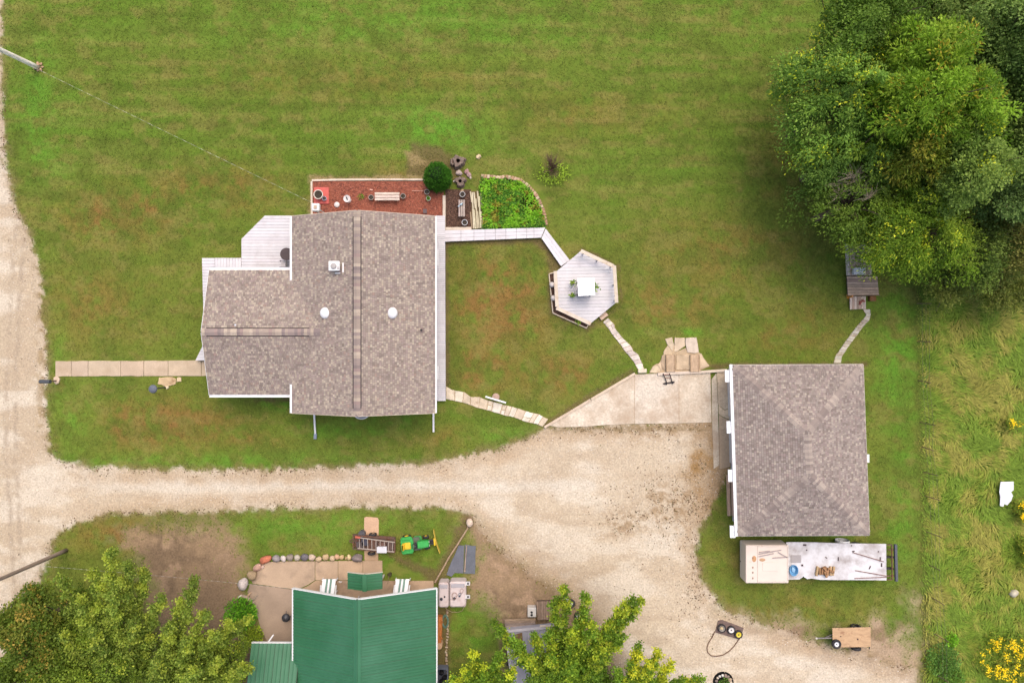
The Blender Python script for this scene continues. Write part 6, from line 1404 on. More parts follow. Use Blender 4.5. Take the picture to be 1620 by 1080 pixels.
for k, (p, q_) in enumerate((((1200, 876), (1236, 869.5)), ((1200, 880), (1224, 875)), ((1222, 882), (1246, 880.5)), ((1231, 873), (1245, 881)), ((1201, 873), (1218, 871)))):
    b = MB(); b.beam(at(*p, zC2+.035), at(*q_, zC2+.035), .05, .03, C(182, 166, 164)); tag(b.build('metal_rod', 'satin'), ['longest', 'second', 'third', 'slanting', 'uppermost'][k]+' thin grey rod lying on the cream cabin roof of the flatbed trailer', 'rod', 'rods on the cabin roof')
p = at(1176.5, 890, .6); b = MB(); b.beam(at(1184, 890, .55), at(1171, 886.5, .55), .12, .1, C(58, 54, 58)); b.lathe((p.x, p.y-.1, .5), [(.1, 0), (.12, .1), (.06, .3), (.03, .4)], 10, C(70, 66, 72)); b.box((p.x+.06, p.y, .62), (.2, .5, .12), col=C(64, 60, 62)); b.build('hitch', 'satin', ft)
b = MB(); b.beam(at(1415.5, 860, .8), at(1417, 918, .8), .17, .16, C(98, 100, 108)); b.build('bumper', 'satin', ft)
zf = .85; qf = [at(1402.5, 861, zf), at(1410.5, 861, zf), at(1411, 916, zf), at(1403, 916, zf)]
for i in range(3): b = MB(); b.beam(qf[i], qf[i+1], .06, .06); b.build('rear_frame', 'rusty_metal', ft)
for y in (869, 910): b = MB(); b.beam(at(1404, y, .78), at(1415, y, .78), .06, .06); b.build('rear_frame', 'rusty_metal', ft)
for k, (x, y, sx, sy) in enumerate(((1273, 861.5, .22, .11), (1276, 869.5, .08, .08), (1347, 862.5, .07, .07), (1389.5, 872, .07, .08), (1326, 883.5, .06, .26), (1392.5, 884, .07, .3), (1394.5, 893, .09, .26), (1307, 881.5, .14, .07), (1350, 871.5, .16, .07), (1376, 897, .07, .24), (1269, 893.5, .14, .12))):
    p = at(x, y, zB2); b = MB(); b.box((p.x, p.y, zB2+.016), (sx, sy, .03), rz=(-.5 if k in (9, 7) else 0), col=C(88, 70, 72)); b.build('fitting', 'satin', ft)
p = at(1259, 883.5, zB2); b = MB(); b.box((p.x, p.y, zB2+.02), (.72, .52, .04), bev=.02, col=C(240, 236, 234)); b.build('hatch', 'trailer_white', ft)
c = at(1255, 901, 1.2); tb = thing('wash_tub', 'blue plastic wash tub on the white trailer bed', 'tub', (c.x, c.y, zB2))
b = MB(); b.lathe((c.x, c.y, zB2), [(.30, 0), (.36, .26), (.40, .28), (.37, .28), (.28, .05), (.01, .04)], 12, C(116, 178, 224), sx=.78, sy=1.0); b.build('bowl', 'paint', tb)
b = MB(); b.blob((c.x+.02, c.y, zB2+.12), (.14, .2, .07), 6, .2, 0, C(160, 204, 236), fine=False); b.build('cloth', 'satin', tb)
rr = random.Random(8); WL = ['leftmost', 'second from left', 'third from left', 'fourth from left', 'fifth from left', 'sixth from left', 'rightmost']
for k in range(7):
    x = 1292.5+k*4.3; p = at(x, 903.5+rr.uniform(-1, 1), zB2+.1); b = MB(); b.box((p.x, p.y, zB2+.085), (.15, rr.uniform(.48, .66), .16), rz=rr.uniform(-.2, .2), bev=.02, col=jit(rr.choice([C(190, 152, 112), C(166, 126, 92), C(206, 172, 130)]), .1, rr)); tag(b.build('firewood_log', 'old_wood_y'), WL[k]+' split log of the firewood row on the white trailer bed', 'log', 'firewood on the trailer bed')
for k, (x, y, a) in enumerate(((1305, 900, .7), (1309, 904, -.6), (1306, 908, .3), (1315, 903, 1.2))):
    p = at(x, y, zB2+.2); b = MB(); b.box((p.x, p.y, zB2+.172+.055), (.14, .44, .11), rz=a, bev=.02, col=jit(C(176, 132, 96), .12, rr)); tag(b.build('firewood_log', 'old_wood_y'), ['upper tilted', 'middle tilted', 'lower', 'right tilted'][k]+' split log lying crosswise on top of the firewood row', 'log', 'firewood on the trailer bed')
for k, (p, q_, lb) in enumerate((((1349, 873.5), (1398, 888), 'long rusty rod slanting down on the right half of the trailer bed'), ((1353, 902), (1405, 911), 'rusty rod reaching past the right end of the trailer bed'), ((1352, 914.5), (1402, 912.5), 'lowest rusty rod along the bottom edge of the trailer bed'))):
    b = MB(); b.tube([at(*p, zB2+.03), at(*q_, zB2+.03)], .03, 6, C(146, 112, 104)); tag(b.build('metal_rod', 'satin'), lb, 'rod')

# ------------------------------------------------------------------ small plywood trailer and drag with wheels
zpw = .75; pw_ = thing('plywood_trailer', 'small trailer with bare plywood deck on the tan dirt', 'trailer', at(1347, 1008, 0))
b = MB(); b.prism(PX([(1317, 993), (1377.5, 991.5), (1377.5, 1022.5), (1317.5, 1023.5)], zpw), zpw-.03, zpw); pd = b.build('deck', 'plywood', pw_)
for x, y, r in ((1356.8, 1010.3, .06), (1330, 1006, .05)): p = at(x, y, zpw); b = MB(); b.lathe((p.x, p.y, zpw), [(r, 0), (r, .006), (.005, .006)], 10, C(96, 70, 56)); b.build('knot', 'satin', pd)
b = MB(); b.prism(PX([(1319, 995), (1375, 994), (1375, 1021), (1319, 1022)], zpw), .55, zpw-.032, C(70, 62, 60)); b.beam(at(1318, 1008, .55), at(1291, 1008.5, .5), .07, .08, C(150, 142, 138)); b.beam(at(1318, 1002, .55), at(1304, 1008, .55), .05, .06, C(120, 112, 108)); b.lathe(at(1291, 1008.5, .5), [(.07, 0), (.07, .1), (.02, .12)], 10, C(220, 210, 196)); b.build('frame', 'satin', pw_)
for y in (990.5, 1025.5):
    c = at(1354, y, .34); wheel('wheel', pw_, (c.x, c.y+(-.02 if y < 1000 else .06), .34), .34, .2, 'y', rim=C(240, 238, 236))
for x, y in ((1375, 989), (1375, 1025.5)): b = MB(); b.beam(at(x, 1008, .5), at(x, y, .5), .05, .07, C(86, 76, 72)); b.build('rear_bar', 'satin', pw_)
c = at(1323.2, 1018.2, .86); wheel('spare_wheel', None, (c.x, c.y, zpw+.10), .33, .2, 'z', rim=C(246, 246, 248), label='wheel with white rim lying flat on the lower left corner of the plywood trailer', rimfrac=.52)
dg_ = thing('drag_board', 'dark wooden drag board with a rope loop under three old wheels', 'drag', at(1153, 1000, 0))
b = MB(); b.prism(PX([(1136, 981), (1142, 979.5), (1176, 992.5), (1170, 1010.5), (1131, 999)]), .0, .07, C(128, 108, 100)); b.build('board', 'old_wood', dg_)
rp = [(1131, 998.5), (1127, 1007), (1121, 1016), (1118.5, 1024), (1119.5, 1031), (1125, 1036.5), (1134, 1037.5), (1144, 1035.5), (1153, 1030), (1161, 1022), (1169, 1010.5)]
b = MB(); b.tube([at(x, y, .04) for x, y in rp], .035, 6, C(128, 98, 78)); b.build('rope', 'satin', dg_)
for (x, y, r, rim, lb, rf) in ((1141.7, 993, .30, C(150, 140, 128), 'wheel with dull grey rim at the left of the drag board', .74), (1156.7, 995.7, .29, C(238, 230, 222), 'wheel with white rim in the middle of the drag board', .7), (1168.2, 1002.8, .29, C(240, 214, 60), 'wheel with yellow rim at the right of the drag board', .68)):
    c = at(x, y, .16); wheel('old_wheel', None, (c.x, c.y, .17), r, .2, 'z', rim=rim, label=lb, cat='wheel', rimfrac=rf, group='three wheels on the drag board')
c = at(1141.7, 993.5, .3); b = MB(); b.blob((c.x, c.y, .28), (.13, .12, .1), 7, .2, 0, C(220, 196, 150), fine=False); tag(b.build('weight_stone', 'boulder'), 'pale stone lying in the dull grey wheel', 'stone')
# ring of stones with plant
rc = at(1144, 1078, 0); t = thing('stone_ring', 'ring of mixed pale stones round a small plant at the bottom edge', 'stone ring', rc); rr = random.Random(14)
for k in range(15):
    a = k*6.2832/15; r = .5; cl = rr.choice([C(226, 208, 184), C(204, 170, 150), C(150, 132, 120), C(240, 232, 222), C(196, 172, 144)]); b = MB(); s = rr.uniform(.09, .17); b.blob((rc.x+r*math.cos(a), rc.y+r*math.sin(a), s*.5), (s, s*.85, s*.7), 300+k, .15, a, cl, fine=False, flat=.05); b.build('stone', 'boulder', t)
b = MB(); b.lathe((rc.x, rc.y, 0), [(.75, 0), (.6, .03), (.3, .05), (.01, .05)], 20, C(84, 70, 60)); struct(b.build('soil_patch', 'soil'), 'dark soil round the stone ring')
small_plant('plant', 'small dark green plant inside the stone ring', 'plant', 1145, 1077, .34, .4, [C(72, 104, 48), C(90, 118, 56)], 160, .15, .08, .04)

# ------------------------------------------------------------------ grey covered trailer, planks and boxes under the young maple
t = thing('covered_trailer', 'low grey tarpaulin covered trailer half hidden by the young maple', 'trailer', at(850, 1030, 0)); zc_ = 1.0
b = MB(); P = PX([(800, 997), (882, 989), (893, 1090), (812, 1096)], zc_); b.prism(P, .45, zc_, (1, 1, 1), inset=.12); b.build('cover', 'grey_tarp', t)
b = MB(); P = PX([(815, 1003), (826, 1000), (828, 1023), (818, 1026)], zc_+.01); b.prism(P, zc_-.02, zc_+.02, C(128, 98, 62)); b.build('hatch', 'satin', t)
for k, (p, q_) in enumerate((((800, 998), (882, 990)), ((800, 998), (812, 1092)))): b = MB(); b.beam(at(*p, zc_), at(*q_, zc_), .16, .08, C(206, 198, 200)); b.build('edge_rail', 'satin', t)
for k in range(3): b = MB(); b.beam(at(836+k*16, 996, zc_+.01), at(840+k*16, 1092, zc_+.01), .05, .05, C(190, 184, 188)); b.build('strap', 'satin', t)
for s in (804, 888): c = at(s, 1045, .32); wheel('wheel', t, (c.x, c.y, .32), .32, .2, 'x')
t = thing('plank_stack', 'weathered brown planks laid side by side above the grey covered trailer', 'planks', at(822, 984, 0))
for k in range(4): b = MB(); x0, x1, y = 798+k*.5, 847, 979.5+k*3.4; p, q_ = at(x0, y+.6, .4), at(x1, y-1.2, .4); b.beam(p, q_, .145, .07, jit([C(168, 142, 118), C(156, 134, 116), C(148, 130, 120), C(162, 144, 132)][k], .05)); b.build('plank', 'old_wood', t)
for x in (806, 838): b = MB(); p = at(x, 985, 0); b.box((p.x, p.y, .2), (.2, .56, .4), col=C(110, 94, 82)); b.build('trestle', 'old_wood_y', t)
t = thing('wooden_pallet', 'brown wooden pallet of upright boards beside a white box', 'pallet', at(862, 965, 0))
deck_boards(t, PX([(848.5, 951), (878.5, 950.5), (878.5, 979.5), (851, 980)], .5), .5, math.pi/2, .17, gap=.018, m='old_wood_y', cols=[C(164, 138, 118), C(148, 124, 106), C(176, 150, 130)], tint=.08)
b = MB(); b.prism(PX([(850, 952), (877, 952), (877, 978), (852, 978)], .4), .0, .455, C(100, 84, 74)); b.build('frame', 'old_wood', t)
c = at(841.5, 968.5, .6); t = thing('white_box', 'white box with two dark round holes left of the brown pallet', 'box', (c.x, c.y, 0)); b = MB(); b.box((c.x, c.y, .3), (.6, .66, .6), bev=.03, col=C(226, 218, 208)); b.build('body', 'paint', t)
for yy in (968, 972.3): p = at(841, yy, .6); b = MB(); b.lathe((p.x, p.y, .6), [(.085, 0), (.085, .008), (.005, .008)], 14, C(40, 38, 40)); b.build('hole', 'satin', t)
b = MB(); b.beam(at(854, 989.5, 1.02), at(886, 991, 1.02), .14, .06, (.95, .95, .98)); tag(b.build('plank', 'cream_timber'), 'single pale plank lying on the upper edge of the grey covered trailer', 'plank')
for (x, y, lb) in ((903, 954, 'dark tyre under the upper tip of the young maple'), (915.5, 973.5, 'dark tyre among the middle shoots of the young maple')):
    c = at(x, y, .1); wheel('old_wheel', None, (c.x, c.y, .1), .32, .2, 'z', rim=C(226, 220, 214), label=lb, rimfrac=.5)
c = at(896.5, 950, .2); b = MB(); b.box((c.x, c.y, .16), (.28, .2, .3), bev=.04, col=C(236, 234, 232)); tag(b.build('jug', 'paint'), 'small white jug under the upper tip of the young maple', 'jug')
c = at(913.5, 980.5, .2); b = MB(); b.box((c.x, c.y, .2), (.34, .3, .4), bev=.05, col=C(228, 222, 216)); tag(b.build('bucket', 'paint'), 'white bucket among the middle shoots of the young maple', 'bucket')

# ------------------------------------------------------------------ meadow things: fence, sheet, rock
fn = thing('wire_fence', 'thin wire fence with leaning rusty posts along the rough meadow', 'fence', at(1460, 780, 0)); fp = []
for i, (x, y) in enumerate(((1451, 480), (1452, 540), (1453, 602), (1456.5, 668), (1458, 706.5), (1461, 746), (1462.5, 783.5), (1465, 840), (1468, 892), (1473, 944), (1475, 1000), (1478, 1064))):
    p = at(x, y, 0); q_ = Vector((p.x+R.uniform(.1, .35), p.y-R.uniform(.0, .12), 1.25)); fp.append((p, q_)); b = MB(); b.beam(p, q_, .045, .045, C(132, 104, 88)); b.build('post', 'satin', fn)
for f in (.35, .62, .88):
    b = MB(); b.tube([p.lerp(q_, f) for p, q_ in fp], .007, 4, C(120, 108, 98)); b.build('wire_strand', 'satin', fn)
b = MB(); P = [(1583.5, 762), (1604, 761.5), (1604, 775), (1600, 778), (1603, 784), (1600, 792), (1597, 795), (1594, 799), (1589, 797), (1588, 801), (1582.5, 800), (1583, 785), (1581.5, 778)]
b.prism(PX(P, .5), .44, .48, C(246, 246, 246)); tag(b.build('sheet_panel', 'paint'), 'torn white sheet panel lying in the rough meadow', 'panel')
b = MB(); c = at(1602, 938, .1); b.blob((c.x, c.y, .2), (.34, .26, .26), 5, .16, .4, C(206, 196, 172), flat=.2); tag(b.build('meadow_rock', 'boulder', smooth=True), 'pale grey rock lying in the rough meadow', 'rock')

# ------------------------------------------------------------------ trees
def palette(cols, n, rng, jitter=.25):
    c = np.array(cols)[rng.integers(0, len(cols), n)]; return c*rng.uniform(1-jitter, 1+jitter, (n, 1))
def tree(label, px, py, rpx, Ht, cols, n, L, Wd, seed, nclump=120, rc=.75, flat=.55, style='round', droop=.25, tips=None, tipf=.0, kind_name='broadleaf_tree', group=None, gaps=.0, bare=0, base_r=.22):
    """crown centred on plan pixel (px,py) seen at two thirds of the height"""
    rng = np.random.default_rng(seed); rr = random.Random(seed); n = int(n*1.12); L *= .9; nclump = int(nclump*1.25)
    zc = Ht*.66; c = at(px, py, zc); r = rpx*S*(H-zc)/H; base = Vector((c.x, c.y, 0)); rz = Ht*.34
    t = thing(kind_name, label, 'tree', base, group=group)
    # clump centres: on an uneven ellipsoid shell
    u = rng.normal(size=(nclump, 3)); u /= np.linalg.norm(u, axis=1, keepdims=True); u[:, 2] = np.where(u[:, 2] < -.35, -u[:, 2], u[:, 2])
    lob = 1+.26*np.sin(3*np.arctan2(u[:, 1], u[:, 0])+seed)+.14*np.sin(7*np.arctan2(u[:, 1], u[:, 0])+2*seed)
    rad = rng.uniform(.45, 1.0, (nclump, 1))**.6*lob[:, None]
    cc = u*rad*np.array([r*.9, r*.9, rz])+np.array([c.x, c.y, zc])
    shade = rng.uniform(.78, 1.22, nclump)
    hue = rng.integers(0, len(cols), nclump)
    which = rng.integers(0, nclump, n)
    rcl = rc*rng.uniform(.6, 1.3, nclump)
    g = rng.normal(size=(n, 3)); g /= np.linalg.norm(g, axis=1, keepdims=True); g *= rng.random((n, 1))**.45
    cs = cc[which]+g*rcl[which][:, None]*np.array([1, 1, flat])
    if style == 'frond':          # long leaflets raying out of twig ends
        outw = u[which]*.25; d = g*1.0+outw+rng.normal(size=(n, 3))*.35+np.array([0, 0, .15])
    elif style == 'willow':       # thin leaves along outward hanging twigs
        out = u[which].copy(); out[:, 2] *= .2; out /= np.linalg.norm(out, axis=1, keepdims=True)+1e-6
        s_ = rng.random((n, 1)); tw = rng.integers(0, 9, n)
        ang = (tw-4)*.28; ox = out[:, 0]*np.cos(ang)-out[:, 1]*np.sin(ang); oy = out[:, 0]*np.sin(ang)+out[:, 1]*np.cos(ang)
        dirv = np.stack([ox, oy, -.15+.1*np.cos(tw*2.1)], 1)
        cs = cc[which]+dirv*(s_*1.9*rcl[which][:, None]-.3)+rng.normal(size=(n, 3))*.075+np.stack([0*tw, 0*tw, .25*np.sin(tw*1.7)], 1)
        cs[:, 2] -= .35*(s_[:, 0]**2)
        d = dirv*.8+rng.normal(size=(n, 3))*.6
    else: d = g*.9+rdir(rng, n, .6)*.7
    co = np.array(cols)[hue[which]]*shade[which][:, None]*rng.uniform(.8, 1.2, (n, 1))
    k = rng.random(n) < .18; co[k] = palette(cols, int(k.sum()), rng)
    if tips is not None:
        hi = (rng.random(n) < .7)&(rng.random(nclump)[which] < tipf)&(g[:, 2] > .1); co[hi] = palette(tips, int(hi.sum()), rng)
    leaf_obj('crown', t, cs, d, rng.uniform(.7, 1.25, n)*L, rng.uniform(.7, 1.25, n)*Wd, co, rng)
    b = MB(); top = Vector((c.x, c.y, Ht*.62))
    b.tube([base+Vector((0, 0, -.1)), base+Vector((.03*rr.uniform(-1, 1), .1, Ht*.3)), top, Vector((c.x, c.y, Ht*.85))], [base_r*1.25, base_r*.85, base_r*.4, .04], 8, C(118, 100, 84))
    for i in range(min(nclump, 60)):
        p = Vector(cc[i]); s0 = base.lerp(top, rr.uniform(.5, 1.0)); m_ = s0.lerp(p, .55)+Vector((0, 0, .3)); b.tube([s0, m_, p], [base_r*.32, base_r*.18, .015], 5, C(122, 106, 90), cap=False)
    if bare:                      # leafless grey twigs
        hubs = [Vector((c.x+rr.uniform(-1, .6)*r*.55, c.y+rr.uniform(-.1, 1)*r*.5, Ht*rr.uniform(.8, .92))) for _ in range(9)]
        for i in range(bare):
            s0 = rr.choice(hubs); a = rr.uniform(.3, 3.6); q_ = rr.uniform(.35, 1.1); e = s0+Vector((q_*math.cos(a), q_*math.sin(a), rr.uniform(-.1, .5))); b.tube([s0, s0.lerp(e, .5)+Vector((rr.uniform(-.12, .12), rr.uniform(-.12, .12), .12)), e], [.013, .009, .005], 4, jit(C(196, 178, 152), .2, rr), cap=False)
        for h_ in hubs: b.tube([Vector((c.x, c.y, Ht*.55)), h_], [.05, .02], 5, C(140, 124, 112), cap=False)
    b.build('trunk', 'bark', t); return t
def plume_tree(label, crotch, zc, tips, cols, tipc, seed, per=900, L=.17, Wd=.11, wid=.5, start=.25, group=None, kind_name='young_maple', base_r=.16, branchc=C(186, 176, 160)):
    """upright shoots from a crotch to given plan tips (px,py,z), each clothed with leaves"""
    rng = np.random.default_rng(seed); rr = random.Random(seed); q0 = at(crotch[0], crotch[1], zc); base = Vector((q0.x, q0.y, 0)); t = thing(kind_name, label, 'tree', base, group=group)
    b = MB(); b.tube([base+Vector((0, 0, -.1)), Vector((q0.x, q0.y, zc))], [base_r*1.25, base_r], 8, C(120, 104, 90)); CS, D, CO, LL_ = [], [], [], []
    for (tx, ty, tz) in tips:
        e = at(tx, ty, tz); m_ = q0.lerp(e, .5)+Vector((rr.uniform(-.3, .3), rr.uniform(-.3, .3), -.25)); ln = (e-q0).length
        pts = [q0.lerp(m_, f*2).lerp(m_.lerp(e, f*2-0 if False else f), f) if False else (q0*(1-f)**2+m_*2*f*(1-f)+e*f*f) for f in [k/8 for k in range(9)]]
        b.tube(pts, [base_r*.5*(1-.11*k)+.006 for k in range(9)], 6, jit(branchc, .1, rr), cap=False)
        n = int(1.4*per*ln/5); f = start+(1-start)*rng.random(n)**.85
        P = np.array([q0[:]])*((1-f)**2)[:, None]+np.array([m_[:]])*(2*f*(1-f))[:, None]+np.array([e[:]])*(f*f)[:, None]
        ntw = 16; tw = rng.integers(0, ntw, n); tf = np.linspace(start, .97, ntw)[tw]
        Pt = np.array([q0[:]])*((1-tf)**2)[:, None]+np.array([m_[:]])*(2*tf*(1-tf))[:, None]+np.array([e[:]])*(tf*tf)[:, None]
        ta = tw*2.4+rr.uniform(0, 6); ax = np.array((e-q0).normalized()[:]); td = np.stack([np.cos(ta), np.sin(ta), .35*np.ones(n)], 1)+ax*.9; td /= np.linalg.norm(td, axis=1, keepdims=True)
        wl = wid*(1.25-tf)*1.6*rng.uniform(.1, 1.0, n)
        onshoot = rng.random(n) < .22
        cs = np.where(onshoot[:, None], P+rng.normal(size=(n, 3))*.12, Pt+td*wl[:, None]+rng.normal(size=(n, 3))*.13)
        for k in range(ntw):
            s0 = Vector(Pt[np.argmax(tw == k)]) if (tw == k).any() else None
            if s0 is not None and k % 2 == 0: e2 = s0+Vector(td[np.argmax(tw == k)])*wid*(1.25-(start+(.97-start)*k/ntw))*1.3; b.tube([s0, e2], [.02, .006], 4, branchc, cap=False)
        CS.append(cs); D.append(td*.6+rdir(rng, n, .7)); sh = rng.uniform(.85, 1.15); co = palette(cols, n, rng, .2)*sh
        wy = np.clip((tf-.5)*1.8, 0, .75)*(rng.random(ntw)[tw] < .55)*rng.uniform(.5, 1.0, n); ty_ = palette(tipc, n, rng, .12); co = co*(1-wy[:, None])+ty_*wy[:, None]; co *= rng.uniform(.85, 1.15, ntw)[tw][:, None]; CO.append(co); LL_.append(rng.uniform(.7, 1.2, n))
    CS, D, CO, LL_ = np.concatenate(CS), np.concatenate(D), np.concatenate(CO), np.concatenate(LL_)
    leaf_obj('crown', t, CS, D, LL_*L, LL_*Wd, CO, rng); b.build('trunk', 'bark', t); return t
GRG = [C(104, 122, 74), C(118, 136, 82), C(90, 108, 62), C(130, 144, 92)]
YLG = [C(98, 128, 40), C(112, 142, 48), C(86, 116, 38), C(122, 144, 56)]; MIDG = [C(92, 118, 54), C(106, 132, 60), C(80, 104, 46)]; TIPY = [C(176, 186, 56), C(196, 196, 70)]
tree('large dark green elm with yellow sprigs at the left front of the grove', 1318, 165, 84, 10, [C(94, 124, 58), C(106, 136, 66), C(82, 110, 54), C(118, 144, 72)], 34000, .20, .075, 1, 170, .75, .6, 'willow', tips=TIPY, tipf=.22)
tree('dark green tree at the top left corner of the grove', 1350, 45, 72, 11, MIDG, 22000, .19, .09, 2, 130, .7, .6, tips=TIPY, tipf=.05)
tree('dark elm below the large elm at the left front of the grove', 1330, 250, 62, 8.5, [C(88, 114, 58), C(98, 124, 62), C(76, 102, 50)], 18000, .19, .075, 22, 110, .65, .6, 'willow', tips=TIPY, tipf=.06)
tree('tall yellowish green locust with long fronds in the middle of the grove', 1445, 165, 105, 12.5, YLG, 34000, .30, .075, 3, 260, .6, .6, 'frond', tips=[C(148, 128, 56), C(160, 160, 60)], tipf=.12)
tree('shorter locust with brown tinged fronds below the tall locust', 1425, 255, 52, 10, [C(104, 120, 44), C(124, 122, 52), C(92, 104, 42)], 11000, .28, .075, 4, 110, .6, .6, 'frond')
tree('grey green oak at the top of the grove right of the dark tree', 1475, 30, 78, 11, GRG, 24000, .19, .12, 5, 120, .8, .55)
tree('grey green oak in the upper right corner of the photo', 1580, 70, 85, 12, [C(96, 118, 70), C(110, 132, 80), C(82, 104, 60)], 26000, .19, .12, 6, 120, .85, .55)
tree('dark oak at the right edge of the grove', 1600, 190, 70, 11, [C(92, 112, 60), C(104, 122, 68), C(78, 98, 52)], 20000, .19, .12, 7, 100, .8, .55)
tree('pale leaved oak in the lower right of the grove', 1510, 275, 66, 11, [C(110, 132, 74), C(126, 146, 84), C(96, 116, 62)], 18000, .19, .12, 8, 100, .7, .55, tips=TIPY, tipf=.08)
tree('bluish green tree at the right edge below the dark oak', 1598, 300, 62, 10, [C(94, 116, 72), C(104, 126, 80), C(80, 100, 62)], 16000, .18, .11, 9, 90, .75, .55)
tree('bright yellow green willow hanging over the wooden platform', 1440, 360, 88, 8, [C(94, 120, 40), C(110, 134, 46), C(82, 108, 38), C(124, 144, 56)], 30000, .20, .065, 10, 150, .75, .5, 'willow', tips=TIPY, tipf=.12)
tree('green tree with bare grey twigs left of the yellow green willow', 1345, 325, 66, 8, [C(88, 110, 48), C(100, 120, 52), C(78, 98, 44)], 11000, .19, .08, 11, 90, .7, .55, 'willow', bare=170)
tree('low dark thicket tree right of the yellow green willow', 1535, 400, 58, 6, [C(84, 104, 52), C(96, 112, 58), C(74, 90, 46)], 11000, .18, .09, 12, 90, .7, .5)
tree('brownish dark tree at the right edge below the bluish green tree', 1605, 385, 52, 6.5, [C(110, 112, 66), C(92, 102, 56), C(122, 116, 74)], 9000, .18, .09, 13, 80, .7, .5)
tree('low olive thicket bush at the edge of the rough meadow', 1500, 440, 46, 3.2, [C(104, 114, 62), C(118, 124, 72), C(90, 102, 52)], 8000, .18, .08, 14, 70, .6, .5, base_r=.1)
tree('low olive bush at the right edge above the rough meadow', 1590, 455, 46, 3.0, [C(104, 114, 62), C(116, 120, 70), C(90, 100, 52)], 8000, .18, .08, 15, 70, .6, .5, base_r=.1)
tree('low brownish bush in the dark gap between the thicket trees', 1560, 340, 40, 5, [C(110, 96, 50), C(84, 84, 44), C(70, 76, 40)], 5000, .18, .09, 16, 60, .6, .5, base_r=.1)
MPL = [C(100, 118, 54), C(112, 128, 62), C(84, 104, 46), C(124, 136, 72)]; MTIP = [C(158, 168, 74), C(144, 158, 66), C(168, 170, 80)]
tree('dense rounded dark green maple at the lower left corner', 62, 985, 66, 6.5, [C(80, 98, 40), C(94, 108, 48), C(68, 86, 34), C(108, 112, 54)], 26000, .19, .11, 30, 150, .6, .55, tips=[C(140, 120, 66)], tipf=.15)
tree('round maple at the bottom left edge below the dense maple', 70, 1085, 78, 6.5, [C(90, 108, 42), C(104, 120, 52), C(78, 96, 38)], 22000, .19, .12, 31, 130, .6, .55, tips=MTIP, tipf=.1)
tree('low bushy maple filling the gap between the dense maple and the shoots', 165, 1030, 80, 5.5, [C(92, 110, 42), C(104, 122, 50), C(80, 98, 38)], 20000, .17, .11, 33, 130, .6, .5, tips=MTIP, tipf=.15)
tree('low bushy maple at the bottom edge beside the lower green roof', 300, 1075, 72, 5.0, [C(92, 110, 42), C(104, 122, 50), C(80, 98, 38)], 16000, .17, .11, 34, 110, .6, .5, tips=MTIP, tipf=.15)
tree('small leafy maple against the left edge of the lower green roof', 358, 1052, 44, 4.2, [C(94, 112, 48), C(106, 124, 56), C(82, 100, 42)], 8000, .16, .1, 36, 70, .5, .5, tips=MTIP, tipf=.2)
plume_tree('young maple with long pale shoots at lower left, tallest of the group', (186, 1095), 3.0, [(175, 866, 7.5), (205, 893, 7), (150, 900, 6.5), (98, 912, 6), (232, 900, 6), (258, 945, 6), (128, 945, 6.5), (66, 1026, 5.5), (180, 940, 7), (30, 1048, 5), (150, 1000, 6.5), (100, 1000, 6), (215, 985, 6.5), (70, 1075, 6), (240, 1010, 5)], MPL, MTIP, 40, per=1500, wid=.75)
plume_tree('young maple with spreading shoots beside the lower green roof', (262, 1105), 3.0, [(308, 916, 7), (285, 950, 6), (328, 965, 6.5), (366, 985, 5.5), (396, 1052, 5.2), (392, 978, 4.2), (345, 1000, 6), (270, 990, 6.5), (300, 1010, 6.5), (388, 1062, 6), (350, 1045, 6), (310, 1060, 7), (250, 1050, 6.5)], MPL, MTIP, 41, per=1400, wid=.75)
M2 = [C(84, 112, 38), C(98, 124, 46), C(72, 100, 34), C(110, 134, 50)]; M2T = [C(166, 176, 58), C(182, 178, 64), C(146, 162, 56)]
tree('low leafy maple under the upright yellow green shoots', 925, 1075, 55, 4.5, [C(82, 108, 38), C(94, 120, 44), C(70, 96, 34)], 9000, .17, .1, 35, 80, .55, .5)
plume_tree('young maple with upright yellow green shoots right of the green roofed house', (890, 1110), 3.2, [(893, 926, 6.2), (879, 945, 5.5), (929, 940, 6.2), (1000, 944, 6), (1013, 948, 5.5), (986, 960, 6), (782, 985, 5), (812, 1010, 5.2), (845, 1005, 5), (866, 1000, 5.2), (940, 985, 6), (965, 985, 5.6), (920, 975, 5.5), (905, 1000, 6), (870, 1040, 6), (835, 1040, 5.8), (955, 1030, 6), (905, 1050, 6.5), (985, 1010, 5.6)], M2, M2T, 42, per=1250, wid=.68)
plume_tree('smaller yellow tinged maple at the bottom edge left of the stone ring', (1000, 1130), 2.5, [(1010, 1022, 5), (1042, 1030, 5), (1062, 1048, 4.5), (1028, 1045, 5), (1110, 1072, 4), (1000, 1050, 5.2), (975, 1060, 5), (1080, 1075, 4.5)], M2, [C(214, 204, 64), C(198, 196, 66)], 43, per=1300, wid=.6)
plume_tree('low yellow green maple at the bottom edge left of the covered trailer', (775, 1125), 2.2, [(748, 1030, 4.5), (765, 1055, 4.5), (716, 1072, 4.2), (790, 1035, 4.8), (735, 1062, 4.5), (810, 1060, 5), (705, 1085, 4.0)], M2, [C(206, 204, 66), C(188, 194, 64)], 44, per=1300, wid=.6)

